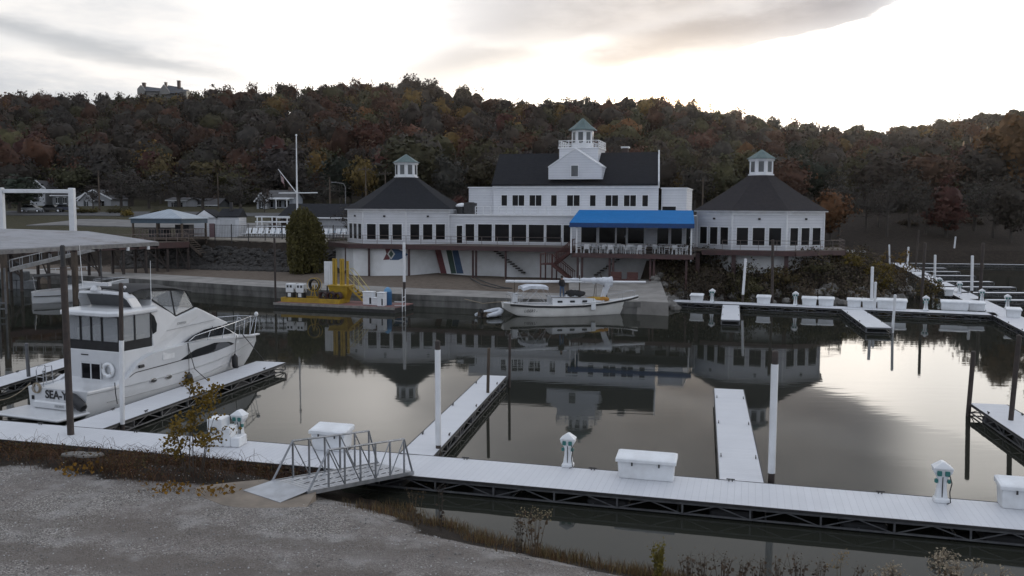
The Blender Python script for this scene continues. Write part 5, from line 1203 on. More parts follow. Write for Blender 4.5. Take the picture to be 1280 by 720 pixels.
# red wooden stair from the deck
ul, um, ur = pu(679,330,vline-1.2)[0], pu(693,330,vline-1.2)[0], pu(716,330,vline-1.2)[0]
st_ = MB(); zl = 3.35
def flight(mb, ua, za, ub, zb, v0, v1, n):
    for i in range(n):
        x, z = ua+(ub-ua)*(i+.5)/n, za+(zb-za)*(i+.5)/n; mb.box(x-.17,x+.17,v0,v1,z-.04,z+.01)
    for v in (v0,v1): mb.bar((ua,v,za-.1),(ub,v,zb-.1),.06,.3)
v0, v1 = vline-2.3, vline-.15
flight(st_, ur, ZD, um, zl, v0+1.1, v1, 9); flight(st_, um, zl, ur+.3, 1.55, v0, v0+1.0, 10); st_.box(ul,um,v0,v1,zl-.12,zl)
for x in (ul,um):
    for v in (v0,v1): st_.bar((x,v,1.0),(x,v,zl+1.1),.14)
st_.build('red_stair', REDWOOD, CH)
mb = MB()
for v, (xa,za,xb,zb) in ((v0,(um,zl,ur+.3,1.55)),(v0+1.0,(um,zl,ur+.3,1.55)),(v1,(ur,ZD,um,zl)),(v0+1.1,(ur,ZD,um,zl))):
    mb.bar((xa,v,za+1.0),(xb,v,zb+1.0),.08)
    for i in range(12): t_ = (i+.5)/12; mb.bar((xa+(xb-xa)*t_,v,za+(zb-za)*t_),(xa+(xb-xa)*t_,v,za+(zb-za)*t_+1.0),.045)
mb.bar((ul,v0,zl+1.05),(um,v0,zl+1.05),.08)
for i in range(6): x = ul+(um-ul)*i/5; mb.bar((x,v0,zl),(x,v0,zl+1.05),.045)
mb.build('stair_railing', REDWOOD, CH)
# murals on the left lower wall
def on_oct(a_deg, s, z, off, u0=0.0, r=RT+1.55):
    n = Vector((math.sin(R(a_deg)),-math.cos(R(a_deg)),0)); d = Vector((math.cos(R(a_deg)),math.sin(R(a_deg)),0)); q = Vector((u0,0,0))+n*(r*math.cos(R(22.5))+off)+d*s; return Vector((q.x,q.y,z))
def octpix(px, py, a_deg, r=RT+1.55):
    n = Vector((math.sin(R(a_deg)),-math.cos(R(a_deg)),0)); d = Vector((math.cos(R(a_deg)),math.sin(R(a_deg)),0))
    wn = BO.f*n.x + BO.l*n.y; q0 = BO.w(n.x*r*math.cos(R(22.5)), n.y*r*math.cos(R(22.5)), 0); rd = ray(px,py); t_ = (q0-CAMP).dot(wn)/rd.dot(wn); p = BO.loc(CAMP+rd*t_)
    return Vector((p.x,p.y,p.z)), n
def mural(name, pts, a_deg, mat, off=.012):
    ring = []
    for px, py in pts:
        p, n = octpix(px, py, a_deg); ring.append((p+n*off, p+n*(off-.011)))
    mb = MB(); mb.loft([[a for a,_ in ring],[b_ for _,b_ in ring]]); return mb.build(name, mat, CH)
MRED, MBLU, MGRN, MWHT = (M('mural_red', (.12,.03,.034), None, 2, .7), M('mural_blue', (.035,.075,.15), None, 2, .7), M('mural_green', (.028,.06,.045), None, 2, .7), M('mural_white', (.5,.5,.48), None, 2, .7))
mural('mural_fish', [(481,310),(489,310.5),(487,324.5),(479,325),(483,317)], 0, MRED)
mural('mural_fish', [(489.3,310.5),(497,311),(505,315),(510,318),(505,322),(498,325),(487.3,325)], 0, MBLU)
mural('mural_fish', [(489,310.5),(494,317.5),(489,324.5),(484,317.5)], 0, MWHT, .026)
mural('mural_fish', [(489,313),(492,317.5),(489,322),(486,317.5)], 0, MGRN, .04)
a_ = 0
def strip_m(x0,x1,x2,x3,mat):
    vv = vl; pts = [pu(x,y,vv) for x,y in ((x0,310),(x1,310),(x3,342),(x2,342))]
    mb = MB(); mb.loft([[(u_,vv-.012,z_) for u_,z_ in pts],[(u_,vv-.002,z_) for u_,z_ in pts]]); return mb.build('mural_stripe', mat, CH)
strip_m(543,550.5,551,558.5,MRED); strip_m(557,564,564,570.5,MGRN); strip_m(564.5,572,571,579.5,MBLU)
# awning over the patio
aw0, aw1 = pu(712,278,VP+.1), pu(868,280,VP+.1); zv = (aw0[1]+aw1[1])/2; b0_, b1_ = pu(724,260,V1-.2), pu(866.5,262,V1-.2); zb_ = (b0_[1]+b1_[1])/2 - .15
AW = thing('awning', 'long bright blue cloth awning over the clubhouse patio', 'awning', BO.w(aw0[0],VP,0), BO.rz)
dxo, dvo = aw0[0], VP
mb = MB(); n = 10; rings = []
for x_f, x_b in ((aw0[0],b0_[0]),(aw1[0],b1_[0])):
    rings.append([(x_f-dxo,.0,zv),(x_b-dxo,V1-.2-dvo,zb_),(x_b-dxo,V1-.2-dvo,zb_-.06),(x_f-dxo,0,zv-.06)])
mb.loft(rings); mb.build('cloth_top', BLUEC, AW)
mb = MB(); mb.box(0,aw1[0]-dxo,-.04,-.005,zv-.46,zv+.0); mb.build('valance', NAVYC, AW)
for x_f, x_b in ((aw0[0],b0_[0]),(aw1[0],b1_[0])):
    mb = MB(); mb.loft([[(x_f-dxo-.01,0,zv-.03),(x_b-dxo-.01,V1-.2-dvo,zb_-.03),(x_b-dxo-.01,V1-.2-dvo,zv-.4),(x_f-dxo-.01,0,zv-.4)],[(x_f-dxo+.02,0,zv-.03),(x_b-dxo+.02,V1-.2-dvo,zb_-.03),(x_b-dxo+.02,V1-.2-dvo,zv-.4),(x_f-dxo+.02,0,zv-.4)]]); mb.build('end_panel', BLUEC, AW)
for px in (714,721,864):
    u_ = pu(px,300,VP+.3)[0]; mb = MB(); mb.bar((u_-dxo,.3,ZP-.6 if px > 800 else ZP),(u_-dxo,.3,zv-.02),.13); mb.build('post', W_PAINT, AW)
# white patio furniture under the awning
def patio_chair(label):
    t = thing('patio_chair', label, 'chair', (0,0,0), 0, 'white patio chairs under the blue awning')
    mb = MB(); mb.bevbox(-.27,.27,-.27,.25,.42,.46,.015); mb.build('seat', W_PLASTIC, t)
    mb = MB(); mb.loft([[(-.27,.22,.46),(.27,.22,.46),(.27,.26,.46),(-.27,.26,.46)],[(-.24,.34,.92),(.24,.34,.92),(.24,.38,.92),(-.24,.38,.92)]]); mb.build('backrest', W_PLASTIC, t)
    for x in (-.25,.25):
        for y in (-.25,.23): mb = MB(); mb.bar((x*1.08,y*1.08,0),(x,y,.43),.055); mb.build('leg', W_PLASTIC, t)
        mb = MB(); mb.bar((x*1.08,-.25,.66),(x*1.08,.28,.66),.05); mb.bar((x*1.05,-.24,.43),(x*1.08,-.25,.66),.045); mb.build('armrest', W_PLASTIC, t)
    return t
def patio_table(label):
    t = thing('patio_table', label, 'table', (0,0,0), 0, 'white patio tables under the blue awning')
    mb = MB(); mb.lathe([(.02,.69),(.55,.70),(.56,.73),(.02,.74)], 16); mb.build('tabletop', W_PLASTIC, t)
    for a in range(4): mb = MB(); mb.bar((.4*math.cos(a*PI/2+.78),.4*math.sin(a*PI/2+.78),0),(.34*math.cos(a*PI/2+.78),.34*math.sin(a*PI/2+.78),.7),.06); mb.build('leg', W_PLASTIC, t)
    return t
ch0 = patio_chair('white plastic patio chair among the tables under the blue awning'); tb0 = patio_table('round white patio table under the blue awning')
first = [True, True]; r = random.Random(4)
for i, px in enumerate((733,748,763,778,793,822,845)):
    u_ = pu(px,305,VP+1.6)[0]; v_ = VP+1.7+(i % 2)*.9; c_ = BO.w(u_, v_, ZP)
    tb = tb0 if i == 0 else copy_thing(tb0, c_, r.uniform(0,1)); tb.location = c_
    for k in range(4 if i < 5 else 2):
        a = PI/2*k+r.uniform(-.3,.3)+.4; q = BO.w(u_+.85*math.cos(a), v_+.85*math.sin(a), ZP); rz = BO.rz + a - PI/2
        if first[0]: ch0.location = q; ch0.rotation_euler.z = rz; first[0] = False
        else: copy_thing(ch0, q, rz)
# items around the building
q = BO.w(pu(781,346,VP-1.0)[0], VP-1.2, 1.72); t = thing('red_bench', 'red slatted bench seats standing below the patio', 'bench', q, BO.rz)
for x in (-.9,.75):
    mb = MB(); mb.box(x-.55,x+.55,.35,.42,.45,1.15); mb.box(x-.55,x+.55,-.25,.35,.42,.5); mb.build('seat', REDWOOD, t)
mb = MB(); mb.box(-1.6,1.45,-.28,-.2,.0,.42); mb.box(-1.6,1.45,.3,.36,0,.42); mb.build('base', REDWOOD, t)
q = BO.w(pu(587,258,V1+1.5)[0], V1+1.8, 8.52); t = thing('rooftop_condenser', 'grey air conditioning unit on the roof beside the left pavilion', 'air conditioner', q, BO.rz)
mb = MB(); mb.bevbox(-.65,.65,-.6,.6,0,1.35,.04); mb.build('casing', STEELD, t); mb = MB(); mb.lathe([(.5,1.35),(.5,1.42),(.1,1.45)], 14); mb.build('fan_grille', BLACKP, t); mb = MB(); mb.bevbox(-1.6,-.85,-.4,.4,0,.8,.03); mb.build('side_unit', BLACKP, t)
q = BO.w(pu(575,253,V1+1.5)[0], V1+2.2, 8.52); t = thing('roof_vent', 'pale mushroom shaped exhaust vent on the roof near the left pavilion', 'roof vent', q)
mb = MB(); mb.lathe([(.3,0),(.3,.9)], 12); mb.build('duct', GALV, t); mb = MB(); mb.lathe([(.75,.9),(.75,1.05),(.5,1.25),(.1,1.35)], 14); mb.build('cowl', W_PAINT, t)
# ------------------------------------------------------------------ canopy, lift frame, trestle pier on the left
A_, B_, C_, D_ = PY(-40,313.5,52.0), PY(198,302,67.7), PY(110,289,70.0), PY(-40,284.5,66.0)
ct = thing('boat_canopy', 'flat pale metal canopy roof over the boat slip at the left edge', 'canopy', (A_.x, A_.y, 0))
o3 = Vector((A_.x, A_.y, 0)); mb = MB(); q = [p-o3 for p in (A_, B_, C_, D_)]; dn3 = Vector((0,0,.14))
mb.loft([[p-dn3 for p in q], q]); 
m_, nt, b = newmat('weathered_metal_roof')
n = noise_node(nt, .8, 7, .7); base = ramp(nt, n.outputs['Fac'], [(.3,(.17,.17,.175)),(.6,(.25,.255,.275))]).outputs['Color']
n_ = noise_node(nt, .35, 6, .75); base = mix(nt, ramp(nt, n_.outputs['Fac'], [(.54,(0,0,0)),(.70,(.7,.7,.7))]).outputs['Color'], base, (.11,.075,.065)); nt.links.new(base, b.inputs['Base Color']); b.inputs['Roughness'].default_value = .65
mb.build('roof', m_, ct)
mb = MB(); mb.bar(q[0]-dn3*1.3, q[1]-dn3*1.3, .12, .26); mb.bar(q[1]-dn3*1.3, q[2]-dn3*1.3, .1, .2); mb.build('gutter', GALV, ct)
mb = MB()
for i in range(9): p = q[0].lerp(q[1], i/8); r_ = q[3].lerp(q[2], i/8); mb.bar(p-dn3*2.6, r_-dn3*2.6, .10, .24)
mb.build('rafter', REDSTEEL, ct)
for px, py, yy_, rr in ((-8,345,58,.14),(79,334,62,.10),(127,352,66.5,.06)):
    p = PY(px, py, yy_)-o3; top = q[0].lerp(q[1], max(0, min(1, (yy_-52)/15.7))).z - .2
    if rr < .08: p.z = 1.0
    mb = MB(); mb.tube([(p.x,p.y,-1.2),(p.x,p.y,top)], rr, 10); mb.build('post', RUST if rr > .08 else GALV, ct)
for u_ in (.80,.93):
    p = q[0].lerp(q[1], u_); mb = MB(); mb.tube([p-Vector((0,0,.3)), p-Vector((0,0,.55))], .12, 8); mb.build('lamp', W_PLASTIC, ct)
# white lifting frame behind
ya = 82.0; a, b_ = PY(3.5,300,ya), PY(92,300,ya); zt = PY(92,235,ya).z; zbm = PY(45,239,ya).z
gf = thing('lifting_frame', 'tall white square steel goalpost frame behind the canopy roof', 'steel frame', (a.x, a.y, 0))
w_ = b_.x-a.x
for x in (0, w_):
    mb = MB(); mb.bevbox(x-.25,x+.25,-.25,.25,6.2,zt,.04); po = mb.build('post', W_PAINT, gf); mb = MB(); mb.bevbox(x-.22,x+.22,-.22,.22,-1.0,6.2,.04); mb.build('pile_foot', TIMBER, po)
mb = MB(); mb.bevbox(.252,w_-.252,-.16,.16,zbm-.18,zbm+.18,.03); mb.build('crossbeam', W_PAINT, gf)
# brown trestle pier with a railing, ending at the gazebo
ga, gb_ = PY(-10,312,92), PY(236,305,112)
v = Vector((gb_.x-ga.x, gb_.y-ga.y, 0)); PF = Frame(ga.x, ga.y, math.degrees(math.atan2(v.x, v.y))); PL = v.length; zp = 4.85
pt_ = thing('trestle_pier', 'red brown trestle pier running from the gazebo behind the canopy', 'pier', (ga.x, ga.y, 0), PF.rz)
mb = MB(); mb.box(0,PL,0,2.6,zp-.12,zp); mb.build('deck', TIMBER, pt_)
mb = MB(); mb.box(0,PL,-.1,-.002,zp-.75,zp-.05); mb.box(0,PL,2.602,2.7,zp-.75,zp-.05); mb.build('girder', REDSTEEL, pt_)
for i in range(9):
    x = PL*i/8; mb = MB()
    for y in (.2,2.4): mb.bar((x,y,-1),(x,y,zp-.12),.24)
    mb.bar((x,.2,1.2),(x,2.4,zp-.6),.12)
    if i % 3 == 0 and i < 8: mb.bar((x,.2,zp-.7),(x+PL/8,.2,1.6),.12)
    mb.build('bent', RUST, pt_)
mb = MB(); n = int(PL/1.5)
for i in range(n+1):
    x = PL*i/n; mb.bar((x,.05,zp),(x,.05,zp+1.05),.07)
for z in (.55,1.05): mb.bar((0,.05,zp+z),(PL,.05,zp+z),.06)
mb.build('railing', RAILM, pt_)
# white gangway sloping down to a small railed dock
ra, rb = PY(128,309,90), PY(14,337,80); t = thing('white_gangway', 'long white sloping gangway under the canopy', 'gangway', (rb.x, rb.y, 0))
a = ra-Vector((rb.x,rb.y,0)); b_ = Vector((0,0,rb.z)); side = Vector((.35,-.9,0))*.75
mb = MB(); mb.loft([[a-side,a+side,a+side+Vector((0,0,.08)),a-side+Vector((0,0,.08))],[b_-side,b_+side,b_+side+Vector((0,0,.08)),b_-side+Vector((0,0,.08))]]); mb.build('deck', W_PAINT, t)
for s in (-1,1):
    mb = MB(); mb.bar(a+side*s,b_+side*s,.08,.35)
    mb.bar(a+side*s+Vector((0,0,.9)),b_+side*s+Vector((0,0,.9)),.06)
    for i in range(11): p = a.lerp(b_, i/10)+side*s; mb.bar(p, p+Vector((0,0,.9)), .045)
    mb.build('railing', ALU, t)
d0, d1 = P(50,347,.5), P(128,342,.5); v = d1-d0
t, F_ = dock('floating_dock', 'small far dock with a white railing beyond the cabin cruiser', 'dock', d0[:2], math.degrees(math.atan2(v.x, v.y)), v.length, 2.0, cleats=False)
mb = MB(); n = 8
for i in range(n+1): x = v.length*i/n; mb.bar((x,.1,.5),(x,.1,1.5),.07)
for z in (1.0,1.5): mb.bar((0,.1,z),(v.length,.1,z),.07)
mb.build('railing', W_PAINT, t)
q = P(8,392,0); t = thing('dolphin_frame', 'pale steel pole frame standing in the water at the left edge', 'steel frame', (q.x, q.y, 0))
mb = MB(); mb.tube([(0,0,-1),(0,0,3.9)], .09, 8); mb.tube([(-.6,0,-1),(-.6,0,3.9)], .09, 8); mb.build('pipes', GALV, t); mb = MB(); mb.bar((-.6,0,.9),(0,0,.9),.12); mb.bar((-.6,0,.4),(0,0,.4),.12); mb.build('braces', GALV, t)
q = P(14,357,.3); t = thing('float_stack', 'stack of grey dock floats at the left edge behind the yacht', 'dock floats', (q.x, q.y, 0))
for i, (x, y, z) in enumerate(((-2,0,0),(0,.2,0),(1.9,.1,0),(-1,.1,1.0),(.8,.2,1.0))):
    mb = MB(); mb.bevbox(x-.95,x+.9,y-.7,y+.7,z-.1,z+.9,.08); mb.build('float', M('grey_float', (.20,.21,.22), (.13,.135,.14), 1.5, .8), t)
rand_lump('tarp_bundle', 'dark tarp heap on top of the grey dock floats', 'tarp', (q.x-.4,q.y,1.9), 0, 1.4, .9, 1.2, CANVAS, 15, 6)

# ------------------------------------------------------------------ gazebo and pool house
def at_ground(px, Y): p = PY(px, 262, Y); return Vector((p.x, Y, TZ(p.x, Y)))
GY = 116.0; c_ = PY(213,300,GY); zg = 5.3
gz = thing('gazebo', 'open gazebo with a pale blue hipped metal roof on posts', 'gazebo', (c_.x, GY, 0), R(-12))
ze, za = PY(213,273.5,GY).z, PY(213,261.5,GY).z; hw_ = 36/FPX*GY
RBLUE = lined('pale_blue_metal_roof', (.30,.35,.40), (.22,.26,.30), 'X', .5, .06, rough=.5, dirt=.1)
mb = MB(); 
rings = [[(x*s,y*s,z) for x, y in ((-hw_,-3.2),(hw_,-3.2),(hw_,3.2),(-hw_,3.2))] for s, z in ((1,ze),(1,ze+.1),(.03,za))]; mb.loft(rings); mb.build('roof', RBLUE, gz)
mb = MB(); mb.box(-hw_+.15,hw_-.15,-3.05,-2.95,ze-.55,ze-.003); mb.box(-hw_+.15,hw_-.15,2.95,3.05,ze-.55,ze-.003); mb.box(-hw_+.15,-hw_+.25,-2.94,2.94,ze-.55,ze-.003); mb.box(hw_-.25,hw_-.15,-2.94,2.94,ze-.55,ze-.003); mb.build('fascia', M('dark_blue_fascia', (.06,.09,.12), None, 3, .7), gz)
for x in (-hw_+.3, 0, hw_-.3):
    for y in (-2.8, 2.8): mb = MB(); mb.bar((x,y,zg-1.2),(x,y,ze-.1),.2); mb.build('post', TIMBER, gz)
mb = MB(); mb.box(-hw_,hw_,-3.1,3.1,zg-.3,zg); mb.build('floor', TIMBER, gz)
mb = MB()
for a, b_ in (((-hw_+.3,-2.8),(hw_-.3,-2.8)),((-hw_+.3,2.8),(hw_-.3,2.8)),((-hw_+.3,-2.8),(-hw_+.3,2.8)),((hw_-.3,-2.8),(hw_-.3,2.8))):
    for z in (.35,1.05): mb.bar((*a,zg+z),(*b_,zg+z),.07)
    for k in range(16): p = Vector((*a,0)).lerp(Vector((*b_,0)), k/16); mb.bar((p.x,p.y,zg),(p.x,p.y,zg+1.05),.05)
mb.build('railing', RAILM, gz)
mb = MB(); mb.box(-2.6,-.4,-.8,.8,zg,zg+1.1); mb.box(.6,2.6,.2,1.4,zg,zg+1.6); mb.build('bar_counter', M('dark_cabinet', (.05,.05,.055), None, 2, .7), gz)
mb = MB()
for i in range(8): mb.box(hw_+.3*i,hw_+.3*i+.32,-3.0,-1.6,zg-.2-.24*i,zg-.12-.24*i)
mb.bar((hw_,-3.0,zg+.9),(hw_+2.4,-3.0,zg-1.0),.07); mb.bar((hw_,-3.0,zg-.2),(hw_+2.4,-3.0,zg-2.1),.08,.3); mb.build('steps', TIMBER, gz)
# white bath house
HY = 121.0; b0 = PY(243,290,HY); b1 = PY(297,290,HY); zb0 = 4.4
bh = thing('bath_house', 'small white gabled bath house beside the gazebo', 'bath house', (b0.x, HY, 0), R(6))
gw = 26/FPX*HY; tw_ = b1.x-b0.x; z_e, z_a = PY(265,271.5,HY).z, PY(252,262.5,HY).z
mb = MB(); mb.loft([[(0,y,zb0),(gw,y,zb0),(gw,y,z_e),(gw/2,y,z_a-.08),(0,y,z_e)] for y in (0,6)]); mb.box(gw+.002,tw_,.3,5.5,zb0,z_e); mb.build('wall', SIDING, bh)
mb = MB()
for s in (0,1):
    xe = -.2 if s == 0 else gw+.2; mb.loft([[(xe,y,z_e-.12),(xe,y,z_e+.02),(gw/2,y,z_a+.1),(gw/2,y,z_a-.04)] for y in (-.2,6.2)])
mb.loft([[(x,.1,z_e+.01),(x,.1,z_e+.13),(x,3,z_e+1.2),(x,5.7,z_e+.1),(x,5.7,z_e+.01)] for x in (gw+.25,tw_+.1)]); mb.build('roof', SHINGLE, bh)
mb = MB(); mb.loft([[(.05,y,z_e-.05),(gw-.05,y,z_e-.05),(gw/2,y,z_a-.02)] for y in (-.26,-.215)]); mb.build('gable_board', W_PAINT, bh)
mb = MB(); mb.box(gw*.70,gw*.95,-.03,-.004,zb0,zb0+2.6); mb.build('door', M('wine_door', (.16,.10,.11), None, 3, .7), bh)
mb = MB(); mb.box(gw+.5,tw_-.5,.265,.296,zb0+1.2,z_e-.35); mb.build('shutter', M('grey_shutter', (.50,.51,.53), None, 1, .6), bh)
mb = MB(); mb.box(tw_-1.6,tw_-1.2,2,2.5,z_e+.5,z_e+2.1); mb.build('vent_pipe', STEELD, bh)
# low dark roofed pool building behind the willow
QY = 128.0; b0 = PY(352,290,QY); b1 = PY(452,290,QY); z_ = TZ(b0.x, QY)
pb = thing('pool_building', 'low pool building with a long dark roof behind the willow', 'building', (b0.x, QY, 0), R(-12)); tw_ = b1.x-b0.x
ze_, zr_ = PY(400,272,QY).z, PY(400,257,QY).z+.3
mb = MB(); mb.box(0,tw_,0,8,z_-.5,ze_); mb.build('wall', M('grey_white_wall', (.40,.41,.43), (.30,.31,.33), 1, .7), pb)
mb = MB(); mb.loft([[(x,-.5,ze_-.1),(x,-.5,ze_+.05),(x,4,zr_),(x,8.5,ze_+.05),(x,8.5,ze_-.1)] for x in (-.5,tw_+.4)]); mb.build('roof', SHINGLE, pb)
mb = MB(); mb.box(-.55,tw_+.45,-.56,-.505,ze_-.12,ze_+.07); mb.build('fascia', W_PAINT, pb)
mb = MB(); mb.box(3.5,5.2,-.03,-.004,z_,z_+2.2); mb.build('door', STEELD, pb)
# satellite dish on its roof
q = PY(459.5,258,QY-1); t = thing('satellite_dish', 'round white dish mounted on the dark pool building roof', 'satellite dish', (q.x, q.y, q.z-1.2)); mb = MB(); mb.lathe([(.02,.0),(.3,.03),(.62,.18),(.64,.2),(.3,.07),(.02,.04)], 16); o = mb.build('dish', W_PAINT, t); o.location = (0,0,1.2); o.rotation_euler = (R(80),0,0); mb = MB(); mb.tube([(0,0,-.6),(0,.1,1.15)], .06); mb.build('mast', GALV, t)
# pool: fence, pergola frames, loungers
def at_y(px, Y, z): p = PY(px, 262, Y); return Vector((p.x, Y, z))
PYY = 119.0; zl_ = TZ(at_y(320,PYY,0).x, PYY)
f0, f1 = at_y(268,117.2,0), at_y(438,114.5,0); v = f1-f0; FF = Frame(f0.x, f0.y, math.degrees(math.atan2(v.x, v.y)))
fe = thing('pool_fence', 'dark metal picket fence along the pool terrace', 'fence', (f0.x, f0.y, 0), FF.rz); n = int(v.length/2.2)
zf_ = 5.0
for i in range(n+1): x = v.length*i/n; mb = MB(); mb.bar((x,0,zf_-.6),(x,0,zf_+2.0),.09); mb.build('post', STEELD, fe)
mb = MB(); 
for z in (.25,1.85): mb.bar((0,0,zf_+z),(v.length,0,zf_+z),.05)
for i in range(int(v.length/.22)): x = .22*i; mb.bar((x,0,zf_+.1),(x,0,zf_+1.85),.022)
mb.build('pickets', STEELD, fe)
mb = MB(); g0, g1 = at_y(284,116,0), at_y(440,113,0); vv = g1-g0; TF = Frame(g0.x, g0.y, math.degrees(math.atan2(vv.x, vv.y)))
mb.box(0,vv.length,2.6,10,4.6,5.35); o = mb.build('pool_terrace', CONC, None, (g0.x,g0.y,0), TF.rz); tag(o, kind='structure')
def lounger():
    t = thing('lounge_chair', 'white lounge chair in the row along the pool terrace', 'lounge chair', (0,0,0), 0, 'white lounge chairs by the pool')
    mb = MB(); mb.box(-.32,.32,-1.0,.3,.32,.40); mb.build('bed', W_PLASTIC, t); mb = MB(); mb.loft([[(-.32,.3,.34),(.32,.3,.34),(.32,.36,.34),(-.32,.36,.34)],[(-.32,.75,1.1),(.32,.75,1.1),(.32,.81,1.1),(-.32,.81,1.1)]]); mb.build('backrest', W_PLASTIC, t)
    for x in (-.28,.28):
        for y in (-.9,.25): mb = MB(); mb.bar((x,y,0),(x,y,.33),.06); mb.build('leg', W_PLASTIC, t)
    return t
l0 = lounger()
for i in range(19):
    q = TF.w(.8+.85*i, 3.8, 5.35) 
    if i == 0: l0.location = q; l0.rotation_euler.z = TF.rz
    else: copy_thing(l0, q, TF.rz + rnd.uniform(-.1,.1))
t = thing('white_pergola', 'white open frame racks beside the bath house', 'pergola', TF.w(1.0,6.5,5.35), TF.rz)
for x in (0,2.2,4.4,6.6):
    for y in (0,1.4): mb = MB(); mb.bar((x,y,0),(x,y,2.6),.12); mb.build('post', W_PAINT, t)
mb = MB()
for z in (.7,1.3,1.9,2.6):
    for y in (0,1.4): mb.bar((-.3,y,z),(6.9,y,z),.10,.18)
mb.build('rails', W_PAINT, t)
t = thing('blue_pool_cover', 'long pale blue pool cover roll behind the loungers', 'pool cover', TF.w(4,5.0,5.35), TF.rz); mb = MB(); mb.tube([(0,0,.45),(12,0,.45)], .35, 12); mb.build('roll', M('pale_blue_vinyl', (.30,.38,.46), None, 3, .6), t); mb = MB(); mb.bar((0,0,0),(0,0,.5),.3); mb.bar((12,0,0),(12,0,.5),.3); mb.build('stands', W_PAINT, t)
# flag pole
FY = 112.0; q = PY(372,300,FY); zt = PY(370.3,170,FY).z; t = thing('flagpole', 'tall white yard-arm flagpole with a crosstree and gaff', 'flagpole', (q.x, FY, 4.6)); tx = PY(370.3,170,FY).x-q.x
mb = MB(); mb.tube([(0,0,0),(tx*.5,0,(zt-4.6)*.55),(tx,0,zt-4.6)], [.13,.10,.06], 10); mb.ball((tx,0,zt-4.5), .14); mb.build('pole', W_PAINT, t)
ya_, yb_ = PY(348.5,241.5,FY), PY(397,241,FY); mb = MB(); mb.tube([(ya_.x-q.x,0,ya_.z-4.6),(yb_.x-q.x,0,yb_.z-4.6)], [.07,.07], 8); mb.build('crosstree', W_PAINT, t)
g1_, g0_ = PY(348,211.5,FY), PY(370.5,240.5,FY); mb = MB(); mb.tube([(g0_.x-q.x,-.1,g0_.z-4.6),(g1_.x-q.x,-.1,g1_.z-4.6)], [.06,.04], 8); mb.build('gaff', W_PAINT, t)
mb = MB(); mb.tube([(tx,.1,zt-5.6),(tx,.1,zt-6.1)], .16, 8); mb.build('block', STEELD, t)
fl = thing('flag', 'striped red white and blue flag hanging limp from the gaff', 'flag', (g1_.x, FY-.12, g1_.z-.1))
RW = [M('flag_red', (.20,.03,.04), None, 4, .8), M('flag_white', (.45,.44,.44), None, 4, .8), M('flag_blue', (.02,.03,.09), None, 4, .8)]
def fpt(s, h): # s along hoist (down), h outward drooping
    return Vector((.10+.25*s+.55*h+.06*math.sin(h*9+s*3), .05*math.sin(h*8+s*2), -.1-1.25*s-1.0*h*(1-.2*s)))
for nm, mt, rngs in (('red_stripes',RW[0],[(i,0,1) for i in range(0,13,2)]),('white_stripes',RW[1],[(i,0,1) for i in range(1,13,2)])):
    mb = MB()
    for i, h0, h1 in rngs:
        s0 = .42 if i < 7 else 0
        for k in range(6):
            ha, hb = s0+(1-s0)*k/6, s0+(1-s0)*(k+1)/6; a, b_ = i/13, (i+1)/13; mb.poly([fpt(a,ha),fpt(b_,ha),fpt(b_,hb),fpt(a,hb)])
    mb.build(nm, mt, fl)
mb = MB()
for k in range(4):
    for i in range(7): ha, hb = .42*k/4, .42*(k+1)/4; mb.poly([fpt(i/13,ha),fpt((i+1)/13,ha),fpt((i+1)/13,hb),fpt(i/13,hb)])
mb.build('blue_canton', RW[2], fl)
mb = MB()
for j in range(4):
    for i in range(5): p = fpt((j+.7)*7/13/4.2, .42*(i+.6)/5.3)+Vector((0,-.015,0)); mb.lathe([(.02,-.02),(.03,0),(.02,.02)], 5, p)
mb.build('white_stars', RW[1], fl)

